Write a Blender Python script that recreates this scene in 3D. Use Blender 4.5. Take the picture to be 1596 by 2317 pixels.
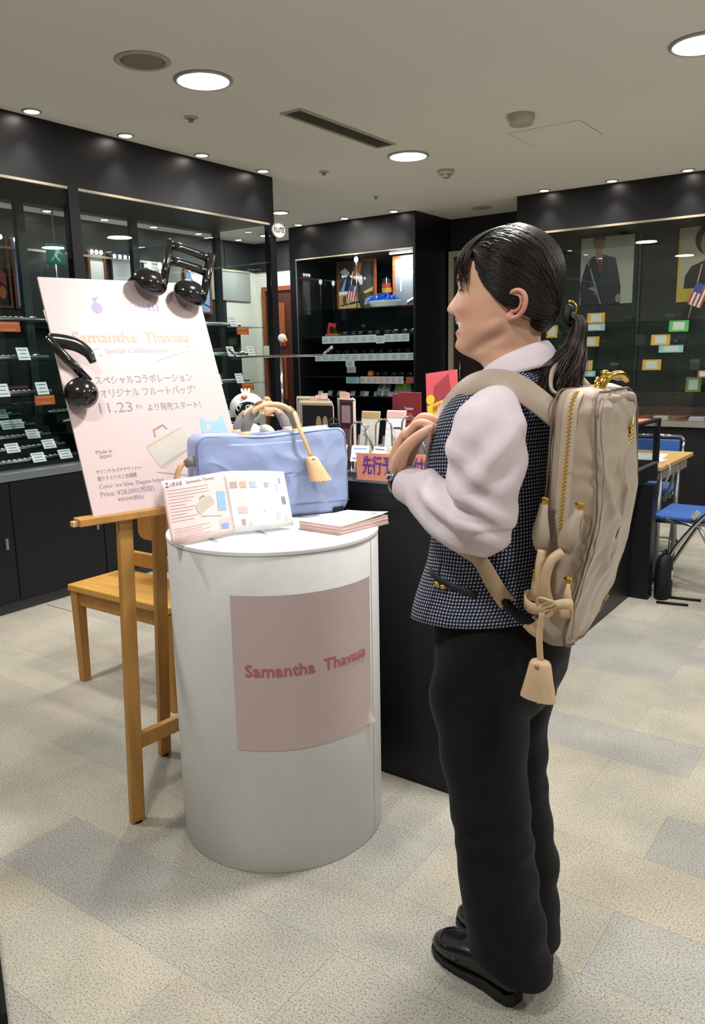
import bpy, bmesh, math, random
import numpy as np
from mathutils import Vector, Matrix
from mathutils.bvhtree import BVHTree

for _o in list(bpy.data.objects):
    bpy.data.objects.remove(_o, do_unlink=True)
SC = bpy.context.scene
COL = SC.collection
PI = math.pi
R = math.radians
random.seed(7)
RNG = np.random.RandomState(11)

# ---------------------------------------------------------------- camera
F_PX, TILT, ROLL, YAW, CAM_H = 1797.6, R(11.219), R(1.146), R(35.53), 1.38
_f0 = Vector((-math.sin(YAW), math.cos(YAW), 0)); _rt = Vector((math.cos(YAW), math.sin(YAW), 0)); _u0 = Vector((0, 0, 1))
_fw = _f0 * math.cos(TILT) - _u0 * math.sin(TILT)
_up = _f0 * math.sin(TILT) + _u0 * math.cos(TILT)
_cx = _rt * math.cos(ROLL) - _up * math.sin(ROLL)
_cy = _rt * math.sin(ROLL) + _up * math.cos(ROLL)
cam_d = bpy.data.cameras.new('camera')
cam_d.sensor_fit = 'VERTICAL'; cam_d.sensor_height = 36.0; cam_d.lens = F_PX / 2317.0 * 36.0
cam_d.clip_start = 0.02; cam_d.clip_end = 60
cam = bpy.data.objects.new('camera', cam_d); COL.objects.link(cam)
_m = Matrix((( _cx.x, _cy.x, -_fw.x, 0), (_cx.y, _cy.y, -_fw.y, 0), (_cx.z, _cy.z, -_fw.z, CAM_H), (0, 0, 0, 1)))
cam.matrix_world = _m
SC.camera = cam

# ---------------------------------------------------------------- world, exposure
w = bpy.data.worlds.new('world'); SC.world = w; w.use_nodes = True
w.node_tree.nodes['Background'].inputs[0].default_value = (0.55, 0.57, 0.6, 1)
w.node_tree.nodes['Background'].inputs[1].default_value = 0.0
SC.view_settings.view_transform = 'Standard'; SC.view_settings.look = 'None'
SC.view_settings.gamma = 1.0; SC.view_settings.use_curve_mapping = False
SC.view_settings.exposure = 0.4
SC.cycles.transparent_max_bounces = 32

CEIL = 2.685
LAMP_W, KEY_W, SPOT_W = 17.5, 34.0, 20.0      # watts of one big downlight / one small spot

# ---------------------------------------------------------------- materials
def lin(h):
    v = [c / 255 for c in h] if isinstance(h, tuple) else [int(h.lstrip('#')[i:i + 2], 16) / 255 for i in (0, 2, 4)]
    return tuple(c / 12.92 if c <= 0.04045 else ((c + 0.055) / 1.055) ** 2.4 for c in v) + (1.0,)
_MC = {}
def N(nt, typ, x=0, y=0, **kw):
    n = nt.nodes.new(typ); n.location = (x, y)
    for k, v in kw.items(): setattr(n, k, v)
    return n
def M(key, col='#808080', rough=0.5, metal=0.0, spec=0.5, noise=None, bump=None, sheen=0, coat=0, trans=0, alpha=1, emis=None, emis_s=0, wave=None, sss=0, coord='Object'):
    """procedural material. noise=(scale, other colour, contrast); bump=(scale, strength, distance)"""
    if key in _MC: return _MC[key]
    m = bpy.data.materials.new(key); m.use_nodes = True; nt = m.node_tree; b = nt.nodes['Principled BSDF']
    b.inputs['Base Color'].default_value = lin(col); b.inputs['Roughness'].default_value = rough
    b.inputs['Metallic'].default_value = metal; b.inputs['Specular IOR Level'].default_value = spec
    if sheen: b.inputs['Sheen Weight'].default_value = sheen
    if coat: b.inputs['Coat Weight'].default_value = coat; b.inputs['Coat Roughness'].default_value = 0.05
    if trans: b.inputs['Transmission Weight'].default_value = trans
    if alpha < 1: b.inputs['Alpha'].default_value = alpha
    if sss:
        b.inputs['Subsurface Weight'].default_value = sss; b.inputs['Subsurface Radius'].default_value = (0.012, 0.005, 0.003); b.inputs['Subsurface Scale'].default_value = 1.0
    if emis: b.inputs['Emission Color'].default_value = lin(emis); b.inputs['Emission Strength'].default_value = emis_s
    tc = N(nt, 'ShaderNodeTexCoord', -900)
    if noise:
        t = N(nt, 'ShaderNodeTexNoise', -600); t.inputs['Scale'].default_value = noise[0]; t.inputs['Detail'].default_value = 4
        if len(noise) > 3:
            mp = N(nt, 'ShaderNodeMapping', -750); mp.inputs['Scale'].default_value = noise[3]
            nt.links.new(tc.outputs[coord], mp.inputs[0]); nt.links.new(mp.outputs[0], t.inputs['Vector'])
        else: nt.links.new(tc.outputs[coord], t.inputs['Vector'])
        r = N(nt, 'ShaderNodeValToRGB', -350); c = noise[2]
        r.color_ramp.elements[0].position = 0.5 - c; r.color_ramp.elements[1].position = 0.5 + c
        r.color_ramp.elements[0].color = lin(col); r.color_ramp.elements[1].color = lin(noise[1])
        nt.links.new(t.outputs['Fac'], r.inputs[0]); nt.links.new(r.outputs[0], b.inputs['Base Color'])
    if bump:
        t = N(nt, 'ShaderNodeTexNoise', -600, -300); t.inputs['Scale'].default_value = bump[0]; t.inputs['Detail'].default_value = 3
        if len(bump) > 3:
            mp = N(nt, 'ShaderNodeMapping', -750, -300); mp.inputs['Scale'].default_value = bump[3]
            nt.links.new(tc.outputs[coord], mp.inputs[0]); nt.links.new(mp.outputs[0], t.inputs['Vector'])
        else: nt.links.new(tc.outputs[coord], t.inputs['Vector'])
        bp = N(nt, 'ShaderNodeBump', -200, -300); bp.inputs['Strength'].default_value = bump[1]; bp.inputs['Distance'].default_value = bump[2]
        nt.links.new(t.outputs['Fac'], bp.inputs['Height']); nt.links.new(bp.outputs[0], b.inputs['Normal'])
    _MC[key] = m
    return m
def wood(key, c1, c2, scale=(2, 30, 30), rough=0.45):
    return M(key, c1, rough, noise=(1.5, c2, 0.22, scale), bump=(3, 0.08, 0.002, scale))
def glass_mat(key, tint='#eef6f3', refl=1.0, haze=0.0):
    if key in _MC: return _MC[key]
    m = bpy.data.materials.new(key); m.use_nodes = True; nt = m.node_tree; nt.nodes.remove(nt.nodes['Principled BSDF'])
    out = nt.nodes['Material Output']
    ge = N(nt, 'ShaderNodeNewGeometry'); dt = N(nt, 'ShaderNodeVectorMath', operation='DOT_PRODUCT')
    ab = N(nt, 'ShaderNodeMath', operation='ABSOLUTE'); sb = N(nt, 'ShaderNodeMath', operation='SUBTRACT'); sb.inputs[0].default_value = 1.0
    pw = N(nt, 'ShaderNodeMath', operation='POWER'); pw.inputs[1].default_value = 5.0
    mu = N(nt, 'ShaderNodeMath', operation='MULTIPLY_ADD'); mu.inputs[1].default_value = 0.96 * refl; mu.inputs[2].default_value = 0.04 * refl
    nt.links.new(ge.outputs['Normal'], dt.inputs[0]); nt.links.new(ge.outputs['Incoming'], dt.inputs[1]); nt.links.new(dt.outputs['Value'], ab.inputs[0])
    nt.links.new(ab.outputs[0], sb.inputs[1]); nt.links.new(sb.outputs[0], pw.inputs[0]); nt.links.new(pw.outputs[0], mu.inputs[0])
    t = N(nt, 'ShaderNodeBsdfTransparent'); t.inputs[0].default_value = lin(tint)
    g = N(nt, 'ShaderNodeBsdfGlossy'); g.inputs['Roughness'].default_value = 0.0
    mx = N(nt, 'ShaderNodeMixShader')
    nt.links.new(mu.outputs[0], mx.inputs[0])
    nt.links.new(t.outputs[0], mx.inputs[1]); nt.links.new(g.outputs[0], mx.inputs[2]); nt.links.new(mx.outputs[0], out.inputs[0])
    _MC[key] = m
    return m
def emit_mat(key, col, s):
    if key in _MC: return _MC[key]
    m = bpy.data.materials.new(key); m.use_nodes = True; nt = m.node_tree; b = nt.nodes['Principled BSDF']
    b.inputs['Base Color'].default_value = lin('#ffffff'); b.inputs['Emission Color'].default_value = lin(col); b.inputs['Emission Strength'].default_value = s
    _MC[key] = m
    return m

# ---------------------------------------------------------------- mesh helpers
def V3(*a): return Vector(a)
class MB:
    def __init__(s): s.v = []; s.f = []; s.uv = {}
    def add(s, vs, fs):
        o = len(s.v); s.v += [tuple(p) for p in vs]; s.f += [tuple(i + o for i in f) for f in fs]; return o
    def box(s, c, d, rot=None):
        x, y, z = d[0] / 2, d[1] / 2, d[2] / 2
        p = [Vector((sx * x, sy * y, sz * z)) for sz in (-1, 1) for sy in (-1, 1) for sx in (-1, 1)]
        if rot is not None: p = [rot @ q for q in p]
        s.add([q + Vector(c) for q in p], [(0, 2, 3, 1), (4, 5, 7, 6), (0, 1, 5, 4), (2, 6, 7, 3), (0, 4, 6, 2), (1, 3, 7, 5)]); return s
    def bx(s, x0, x1, y0, y1, z0, z1):
        return s.box(((x0 + x1) / 2, (y0 + y1) / 2, (z0 + z1) / 2), (abs(x1 - x0), abs(y1 - y0), abs(z1 - z0)))
    def rings(s, rs, cap0=True, cap1=True, closed=False):
        n = len(rs[0]); o = len(s.v)
        for r in rs: s.v += [tuple(p) for p in r]
        m = len(rs)
        for i in range(m - 1 if not closed else m):
            a, b = o + i * n, o + ((i + 1) % m) * n
            for j in range(n):
                k = (j + 1) % n; s.f.append((a + j, a + k, b + k, b + j))
        if not closed:
            if cap0: s.f.append(tuple(o + j for j in range(n))[::-1])
            if cap1: s.f.append(tuple(o + (m - 1) * n + j for j in range(n)))
        return s
    def cyl(s, a, b, r0, r1=None, n=16, cap=True):
        return s.tube([a, b], [r0, r0 if r1 is None else r1], n, cap)
    def tube(s, path, rad, n=10, cap=True, flat=None, up=None, closed=False):
        """rad: number or list; flat: (wide, thin) factors with `up` as the thin axis"""
        P = [Vector(p) for p in path]; m = len(P)
        if not hasattr(rad, '__len__'): rad = [rad] * m
        T = []
        for i in range(m):
            if closed: t = P[(i + 1) % m] - P[i - 1]
            else: t = P[min(i + 1, m - 1)] - P[max(i - 1, 0)]
            T.append(t.normalized() if t.length > 1e-9 else Vector((0, 0, 1)))
        u = Vector(up) if up is not None else (Vector((0, 0, 1)) if abs(T[0].z) < 0.9 else Vector((1, 0, 0)))
        rs = []
        for i in range(m):
            if up is not None: u = Vector(up[i]) if isinstance(up, list) else Vector(up)
            u = (u - T[i] * u.dot(T[i]))
            u = u.normalized() if u.length > 1e-6 else T[i].orthogonal().normalized()
            w = T[i].cross(u)
            fw, ft = flat if flat else (1, 1)
            rs.append([P[i] + w * (math.cos(2 * PI * j / n) * rad[i] * fw) + u * (math.sin(2 * PI * j / n) * rad[i] * ft) for j in range(n)])
        return s.rings(rs, cap, cap, closed)
    def strap(s, path, wid, thk, up):
        """flat band along a path; up = normal (vector or list)"""
        P = [Vector(p) for p in path]; m = len(P); rs = []
        if not hasattr(wid, '__len__'): wid = [wid] * m
        for i in range(m):
            t = (P[min(i + 1, m - 1)] - P[max(i - 1, 0)]).normalized()
            u = Vector(up[i]) if isinstance(up, list) else Vector(up)
            u = (u - t * u.dot(t)).normalized(); w = t.cross(u); a, b = wid[i] / 2, thk / 2
            rs.append([P[i] + w * x + u * y for x, y in ((-a, -b * .3), (-a, b * .3), (-a * .93, b), (a * .93, b), (a, b * .3), (a, -b * .3), (a * .93, -b), (-a * .93, -b))])
        return s.rings(rs)
    def lathe(s, prof, c=(0, 0, 0), n=32, cap=False):
        C = Vector(c); rs = [[C + Vector((r * math.cos(2 * PI * j / n), r * math.sin(2 * PI * j / n), z)) for j in range(n)] for r, z in prof]
        return s.rings(rs, cap, cap)
    def ellipsoid(s, c, r, n=20, m=12, rot=None):
        C = Vector(c); rs = []
        for i in range(m + 1):
            a = -PI / 2 + PI * (i + (0.02 if i == 0 else -0.02 if i == m else 0)) / m
            ring = []
            for j in range(n):
                p = Vector((r[0] * math.cos(a) * math.cos(2 * PI * j / n), r[1] * math.cos(a) * math.sin(2 * PI * j / n), r[2] * math.sin(a)))
                ring.append(C + (rot @ p if rot is not None else p))
            rs.append(ring)
        return s.rings(rs)
    def poly(s, pts, d):
        """flat polygon pts (list of Vector) extruded by vector d"""
        n = len(pts); P = [Vector(p) for p in pts]; D = Vector(d)
        s.add(P + [p + D for p in P], [tuple(range(n))[::-1], tuple(range(n, 2 * n))] + [(i, (i + 1) % n, n + (i + 1) % n, n + i) for i in range(n)]); return s
    def grid(s, fn, nu, nv):
        o = len(s.v)
        for j in range(nv + 1):
            for i in range(nu + 1): s.v.append(tuple(fn(i / nu, j / nv)))
        for j in range(nv):
            for i in range(nu):
                a = o + j * (nu + 1) + i; s.f.append((a, a + 1, a + nu + 2, a + nu + 1))
        return s
    def mesh(s, name, mat, smooth=False, uv=None):
        me = bpy.data.meshes.new(name); me.from_pydata(s.v, [], s.f); me.validate(verbose=False)
        bm = bmesh.new(); bm.from_mesh(me); bmesh.ops.recalc_face_normals(bm, faces=bm.faces); bm.to_mesh(me); bm.free()
        if mat: me.materials.append(mat)
        if smooth: me.polygons.foreach_set('use_smooth', [True] * len(me.polygons))
        return me
    def build(s, name, mat, parent=None, smooth=False, bevel=0, sub=0, angle=None, solid=0):
        o = bpy.data.objects.new(name, s.mesh(name, mat, smooth)); COL.objects.link(o)
        if parent: o.parent = parent
        if solid:
            md = o.modifiers.new('solid', 'SOLIDIFY'); md.thickness = solid; md.offset = 0
        if bevel:
            md = o.modifiers.new('bevel', 'BEVEL'); md.width = bevel; md.segments = 2; md.limit_method = 'ANGLE'; md.angle_limit = R(40)
        if sub:
            md = o.modifiers.new('sub', 'SUBSURF'); md.levels = sub; md.render_levels = sub
        if angle: shade_angle(o, angle)
        return o
def shade_angle(o, deg):
    me = o.data
    me.polygons.foreach_set('use_smooth', [True] * len(me.polygons))
    bm = bmesh.new(); bm.from_mesh(me); a = R(deg)
    for e in bm.edges:
        if len(e.link_faces) == 2 and e.calc_face_angle(0) > a: e.smooth = False
    bm.to_mesh(me); bm.free()
def thing(name, label, cat, loc=(0, 0, 0), rz=0, group=None):
    o = bpy.data.objects.new(name, None); COL.objects.link(o); o.empty_display_size = 0.05
    o.location = loc; o.rotation_euler = (0, 0, rz); tag(o, label, cat, group); return o
def tag(o, label, cat, group=None):
    o['label'] = label; o['category'] = cat
    if group: o['group'] = group
    return o
def struct(o): o['kind'] = 'structure'; return o
def copy_tree(o, parent=None):
    c = o.copy(); COL.objects.link(c); c.parent = parent
    for ch in list(o.children): copy_tree(ch, c)
    return c
def dup(o, loc, rz=None, label=None, group=None):
    c = copy_tree(o); c.location = loc
    if rz is not None: c.rotation_euler = (0, 0, rz)
    if label: c['label'] = label
    if group: c['group'] = group
    return c
def catmull(pts, k=6, closed=False):
    P = [Vector(p) for p in pts]; n = len(P); out = []
    seg = n if closed else n - 1
    for i in range(seg):
        p1, p2 = P[i], P[(i + 1) % n]
        p0 = P[i - 1] if (closed or i > 0) else p1 * 2 - p2
        p3 = P[(i + 2) % n] if (closed or i + 2 < n) else p2 * 2 - p1
        for j in range(k):
            t = j / k
            out.append(0.5 * ((2 * p1) + (p2 - p0) * t + (2 * p0 - 5 * p1 + 4 * p2 - p3) * t * t + (3 * p1 - p0 - 3 * p2 + p3) * t ** 3))
    if not closed: out.append(P[-1])
    return out
def interp(xs, ys, x): return float(np.interp(x, xs, ys))
def sm(xs, ys):
    """smooth (catmull) 1-D interpolator through knots"""
    xs = list(map(float, xs)); ys = list(map(float, ys)); n = len(xs)
    d = [0.0] * n
    for i in range(n):
        if i == 0: d[i] = (ys[1] - ys[0]) / (xs[1] - xs[0])
        elif i == n - 1: d[i] = (ys[-1] - ys[-2]) / (xs[-1] - xs[-2])
        else: d[i] = (ys[i + 1] - ys[i - 1]) / (xs[i + 1] - xs[i - 1])
    def f(x):
        if x <= xs[0]: return ys[0]
        if x >= xs[-1]: return ys[-1]
        i = int(np.searchsorted(xs, x)) - 1; h = xs[i + 1] - xs[i]; t = (x - xs[i]) / h
        return ys[i] * (2 * t ** 3 - 3 * t * t + 1) + h * d[i] * (t ** 3 - 2 * t * t + t) + ys[i + 1] * (-2 * t ** 3 + 3 * t * t) + h * d[i + 1] * (t ** 3 - t * t)
    return f
def text_mb(txt, size, bold=0.0, align='LEFT', shear=0.0, extr=0.0002, space=1.0):
    """lettering as mesh data in the xy plane (x = reading direction, y = up)"""
    cu = bpy.data.curves.new('lettering', 'FONT'); cu.body = txt; cu.size = size; cu.offset = bold; cu.extrude = extr
    cu.align_x = align; cu.align_y = 'CENTER'; cu.resolution_u = 2; cu.shear = shear; cu.space_character = space
    ob = bpy.data.objects.new('lettering', cu); COL.objects.link(ob)
    dg = bpy.context.evaluated_depsgraph_get(); me = bpy.data.meshes.new_from_object(ob.evaluated_get(dg))
    bpy.data.objects.remove(ob, do_unlink=True); bpy.data.curves.remove(cu)
    mb = MB(); mb.v = [tuple(v.co) for v in me.vertices]; mb.f = [tuple(p.vertices) for p in me.polygons]
    bpy.data.meshes.remove(me)
    return mb
def place(mb, o, ex, ey, ez=None):
    """map mesh xy(z) into frame o, ex, ey, ez"""
    ex, ey = Vector(ex), Vector(ey); ez = Vector(ez) if ez is not None else ex.cross(ey); O = Vector(o)
    mb.v = [tuple(O + ex * x + ey * y + ez * z) for x, y, z in mb.v]; return mb
def width_of(mb):
    xs = [p[0] for p in mb.v]; return (max(xs) - min(xs)) if xs else 0
def text_fit(txt, wid, size, o, ex, ey, **kw):
    """lettering stretched to a given width, its left end at o"""
    mb = text_mb(txt, size, **kw)
    if mb.v:
        x0 = min(p[0] for p in mb.v); k = wid / max(1e-6, width_of(mb))
        mb.v = [((x - x0) * k, y, z) for x, y, z in mb.v]
    return place(mb, o, ex, ey)
# ================================================================ SETTING
BLACK = M('black_laminate', '#101115', 0.42, spec=0.35, bump=(60, 0.05, 0.001))
BLACK2 = M('black_matte', '#101114', 0.6, spec=0.3)
DARKIN = M('dark_interior', '#0d1216', 0.7, spec=0.2)
BEIGE_TRIM = M('beige_trim', '#a59c86', 0.4, spec=0.5)
ALU = M('aluminium', '#a9adb0', 0.3, metal=0.9)
CHROME = M('chrome', '#c8cacc', 0.12, metal=1.0)
GLASS = glass_mat('clear_glass', '#f6faf9', 1.0)
WHITE = M('white_paint', '#dcd9d2', 0.55)
OFFW = M('off_white_plastic', '#b9b6a8', 0.5)
GREYP = M('grey_plastic', '#8d8b80', 0.6)

# floor --------------------------------------------------------------
def carpet(key, base, dark, light):
    if key in _MC: return _MC[key]
    m = bpy.data.materials.new(key); m.use_nodes = True; nt = m.node_tree; b = nt.nodes['Principled BSDF']
    b.inputs['Roughness'].default_value = 0.95; b.inputs['Specular IOR Level'].default_value = 0.1
    tc = N(nt, 'ShaderNodeNewGeometry')
    t = N(nt, 'ShaderNodeTexNoise'); t.inputs['Scale'].default_value = 210; t.inputs['Detail'].default_value = 2
    t2 = N(nt, 'ShaderNodeTexNoise'); t2.inputs['Scale'].default_value = 3.2; t2.inputs['Detail'].default_value = 3
    r = N(nt, 'ShaderNodeValToRGB'); e = r.color_ramp.elements
    e[0].position = 0.33; e[0].color = lin(dark); e[1].position = 0.47; e[1].color = lin(base)
    x = e.new(0.68); x.color = lin(light)
    nt.links.new(tc.outputs['Position'], t.inputs['Vector']); nt.links.new(tc.outputs['Position'], t2.inputs['Vector'])
    nt.links.new(t.outputs['Fac'], r.inputs[0])
    mx = N(nt, 'ShaderNodeMix', data_type='RGBA', blend_type='MULTIPLY'); mx.inputs[0].default_value = 0.45
    r2 = N(nt, 'ShaderNodeValToRGB'); r2.color_ramp.elements[0].position = 0.35; r2.color_ramp.elements[1].position = 0.62
    r2.color_ramp.elements[0].color = lin('#c4c8c8'); r2.color_ramp.elements[1].color = lin('#ffffff')
    nt.links.new(t2.outputs['Fac'], r2.inputs[0]); nt.links.new(r.outputs[0], mx.inputs[6]); nt.links.new(r2.outputs[0], mx.inputs[7])
    nt.links.new(mx.outputs[2], b.inputs['Base Color'])
    bp = N(nt, 'ShaderNodeBump'); bp.inputs['Strength'].default_value = 0.5; bp.inputs['Distance'].default_value = 0.002
    nt.links.new(t.outputs['Fac'], bp.inputs['Height']); nt.links.new(bp.outputs[0], b.inputs['Normal'])
    _MC[key] = m; return m
CARP = [carpet('carpet_beige', (173, 166, 152), (134, 130, 118), (188, 181, 166)), carpet('carpet_grey', (167, 163, 152), (126, 124, 117), (182, 178, 165)),
        carpet('carpet_blue_grey', (163, 160, 152), (123, 123, 121), (178, 174, 166)), carpet('carpet_sand', (175, 166, 149), (136, 130, 115), (190, 182, 164)), carpet('carpet_pale', (177, 170, 155), (138, 135, 123), (192, 185, 170))]
floor = struct(MB().bx(-9, 4, -3.5, 9.5, -0.10, -0.004).build('floor', CARP[0]))
tile_me = {}
rt = random.Random(3)
TX, TY = 0.5, 0.25
for iy in range(0, 28):
    for ix in range(-9, 3):
        y0 = 0.55 + iy * TY; x0 = ix * TX + (0.25 if iy % 2 else 0)
        # keep tiles in or near the view
        d = Vector((x0 + TX / 2, y0 + TY / 2, -CAM_H)); zc = d.dot(_fw)
        if zc < 0.3: continue
        u = d.dot(_cx) / zc * F_PX; v = -d.dot(_cy) / zc * F_PX
        if abs(u) > 1020 or v > 1420: continue
        if x0 < -4.02 or y0 > 6.6: continue
        k = rt.choice((0, 0, 1, 1, 2, 3, 4, 4))
        if k not in tile_me:
            g = 0.0003
            tile_me[k] = MB().bx(g, TX - g, g, TY - g, -0.006, 0.0).mesh('carpet_tile', CARP[k])
        o = bpy.data.objects.new('carpet_tile', tile_me[k]); COL.objects.link(o); o.parent = floor; o.location = (x0, y0, 0)

# ceiling --------------------------------------------------------------
CEILM = M('ceiling_paint', '#f5f4f0', 0.85, spec=0.2, noise=(0.8, '#efeee9', 0.3), bump=(140, 0.05, 0.001))
ceiling = struct(MB().bx(-9, 4, -3.5, 9.5, CEIL, CEIL + 0.1).build('ceiling', CEILM))

# outer walls ----------------------------------------------------------
WALLP = M('wall_paint_pale', '#dddad2', 0.8, noise=(2, '#d5d2c9', 0.3))
WALLD = M('wall_dark_panel', '#1b1d22', 0.55, spec=0.3)
struct(MB().bx(3.9, 4.0, -3.5, 9.5, 0, CEIL).build('wall_right', WALLP))
struct(MB().bx(-9, 4, -3.5, -3.4, 0, CEIL).build('wall_front', WALLP))
wb = struct(MB().bx(-9, -4.02, 7.42, 7.5, 0, 2.36).build('wall_back', WALLP))
struct(MB().bx(-9, -4.02, 7.40, 7.5, 2.36, CEIL).build('trim_1', WALLD))
struct(MB().bx(-4.02, 4, 7.42, 7.5, 0, CEIL).build('wall_back', WALLD))
# wall of the farther aisle, seen through the glass case
wl = struct(MB().bx(-6.8, -6.66, -3.5, 6.9, 0, CEIL).build('wall_left', M('far_wall', '#20252b', 0.5)))
struct(MB().bx(-6.8, -6.66, 6.9, 7.42, 0, 2.36).build('wall_left', WALLP))
struct(MB().bx(-6.8, -6.65, 6.9, 7.42, 2.36, CEIL).build('trim_2', WALLD))
struct(MB().bx(-6.66, -6.64, 5.7, 7.3, 2.02, 2.34).build('trim_3', M('pale_panel', '#8d9190', 0.5)))
struct(MB().bx(-6.66, -6.635, 1.5, 7.3, 2.345, 2.365).build('trim_4', BEIGE_TRIM))

# doors ----------------------------------------------------------------
DOORW = wood('door_wood_red', '#4a2415', '#33170d', (20, 20, 1.5), 0.4)
DFRAME = wood('door_frame_wood', '#8a4a27', '#6e371b', (20, 20, 1.5), 0.4)
def door(n, x0, x1, y, ztop, fm, dm, fw=0.05, label=None):
    d = struct(MB().bx(x0 + fw, x1 - fw, y - 0.02, y + 0.02, 0, ztop - fw).build('door_%d' % n, dm))
    for nm, b in (('door_jamb', (x0, x0 + fw, y - 0.045, y + 0.02, 0, ztop)), ('door_jamb', (x1 - fw, x1, y - 0.045, y + 0.02, 0, ztop)), ('door_head', (x0 + fw, x1 - fw, y - 0.045, y + 0.02, ztop - fw, ztop))):
        MB().bx(*b).build(nm, fm, d)
    h = MB(); h.tube([(x0 + fw + 0.09, y - 0.02, 1.30), (x0 + fw + 0.09, y - 0.06, 1.28), (x0 + fw + 0.09, y - 0.06, 1.12), (x0 + fw + 0.09, y - 0.02, 1.10)], 0.009, 8)
    h.build('door_handle', CHROME, d, True)
    return d
d1 = door(1, -6.52, -5.62, 7.40, 2.18, DFRAME, DOORW)
for k in range(3):
    MB().bx(-6.40, -6.18, 7.365, 7.385, 0.25 + k * 0.62, 0.25 + k * 0.62 + 0.5).build('door_panel', DFRAME, d1)
MB().bx(-6.50, -6.40, 7.335, 7.345, 1.36, 1.50).build('door_notice', M('notice_paper', '#cfcdc4', 0.7), d1)
door(2, -4.005, -3.1, 7.40, 2.37, M('pale_door_frame', '#a89f8c', 0.5), wood('door_wood_dark', '#2a1a14', '#1d110c', (20, 20, 1.5)), 0.055)

# ================================================================ CEILING FITTINGS
LAMPG = emit_mat('lamp_glow', '#f4faff', 26.0)
SPOTG = emit_mat('spot_glow', '#fff1e2', 30.0)
RING = M('lamp_ring', '#b4b4ae', 0.35, metal=0.3)
def area(name, parent, loc, size, watt, col, rot=(0, 0, 0), shape='DISK', size_y=None, spread=None):
    l = bpy.data.lights.new(name, 'AREA'); l.shape = shape; l.size = size; l.energy = watt; l.color = col
    if size_y: l.size_y = size_y
    if spread: l.spread = spread
    o = bpy.data.objects.new(name, l); COL.objects.link(o); o.parent = parent; o.location = loc; o.rotation_euler = rot
    return o
def downlight(label, x, y, r=0.125, watt=None, group='large round ceiling downlights', off=None):
    t = thing('downlight_%s_offscreen' % off if off else 'downlight', label, 'ceiling light', (x, y, CEIL), 0, group)
    MB().lathe([(r + 0.004, 0.001), (r + 0.014, -0.002), (r + 0.016, -0.006), (r + 0.008, -0.012), (r - 0.002, -0.011), (r - 0.006, 0.001)], n=40).build('trim_ring', RING, t, True)
    MB().lathe([(r * k, -0.006 - 0.004 * (1 - k * k)) for k in (1.0, 0.9, 0.7, 0.4, 0.02)], n=40, cap=True).build('diffuser', LAMPG, t, True)
    area('lamp_light_%s_offscreen' % off if off else 'lamp_light', t, (0, 0, -0.016), r * 2, watt or LAMP_W, (1.0, 0.975, 0.935))
    return t
downlight('large lit downlight beside the round ceiling speaker', -2.953, 2.976)
downlight('large lit downlight by the end of the ceiling vent', -2.974, 4.893)
downlight('large lit downlight over the right side, beyond the round smoke alarm', -0.929, 4.003)
# the same grid of downlights goes on outside the picture (the glass fronts mirror them)
for nm, lb, x, y in (('pedestal', 'large round downlight above the round pedestal', -0.929, 2.08), ('viewer', 'large round downlight above the open carpet before the pedestal', -0.93, 0.16),
                     ('case_end', 'large round downlight by the near end of the flute case', -2.95, 1.06), ('poster_case', 'large round downlight before the poster case', -0.93, 5.92),
                     ('right_middle', 'large round downlight on the open side, level with the showcase', 1.1, 3.0), ('right_far', 'large round downlight on the open side, level with the folding table', 1.1, 4.9), ('right_near', 'large round downlight on the open side, level with the person', 1.1, 1.06)):
    downlight(lb, x, y, watt=KEY_W if nm == 'pedestal' else None, off=nm)
downlight('small round downlight past the FLUTE badge', -5.007, 5.959, 0.07, 16, 'small aisle downlights')
downlight('small round downlight in the aisle before the red wooden door', -6.048, 6.944, 0.07, 16, 'small aisle downlights')
def spot(label, x, y, group, watt=None, off=None):
    t = thing('spotlight_%s_offscreen' % off if off else 'spotlight', label, 'ceiling light', (x, y, CEIL), 0, group)
    MB().lathe([(0.045, 0.001), (0.052, -0.002), (0.052, -0.005), (0.040, -0.008), (0.036, 0.001)], n=24).build('trim_ring', RING, t, True)
    MB().lathe([(0.037, -0.003), (0.03, -0.006), (0.018, -0.008), (0.002, -0.009)], n=24, cap=True).build('bulb', SPOTG, t, True)
    nm = 'spot_light_%s_offscreen' % off if off else 'spot_light'
    l = bpy.data.lights.new(nm, 'SPOT'); l.energy = watt or SPOT_W; l.spot_size = R(80); l.spot_blend = 0.8; l.shadow_soft_size = 0.03; l.color = (1, 0.93, 0.84)
    o = bpy.data.objects.new(nm, l); COL.objects.link(o); o.parent = t; o.location = (0, 0, -0.014)
    return t
for y, off in ((1.52, 'case_end'), (2.135, 'case_start'), (2.75, None), (3.37, None), (3.99, None), (4.593, None)):
    spot('small spotlight in the row along the front of the flute case', -4.01, y, 'spotlights above the flute case', off=off)
for x in (-5.338, -4.756, -4.19):
    spot('small spotlight in the row before the mouthpiece cabinet', x, 6.625, 'spotlights above the mouthpiece cabinet')
for x, off in ((-2.718, None), (-2.156, None), (-1.588, None), (-1.02, 'poster_case'), (-0.45, 'poster_case_end')):
    spot('small spotlight in the row before the poster case at the back', x, 6.635, 'spotlights above the back poster case', off=off)
for y in (4.52, 5.14, 5.74, 6.36, 6.98):
    spot('small spotlight seen through the glass, over the far aisle wall', -6.50, y, 'spotlights of the far aisle')

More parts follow.
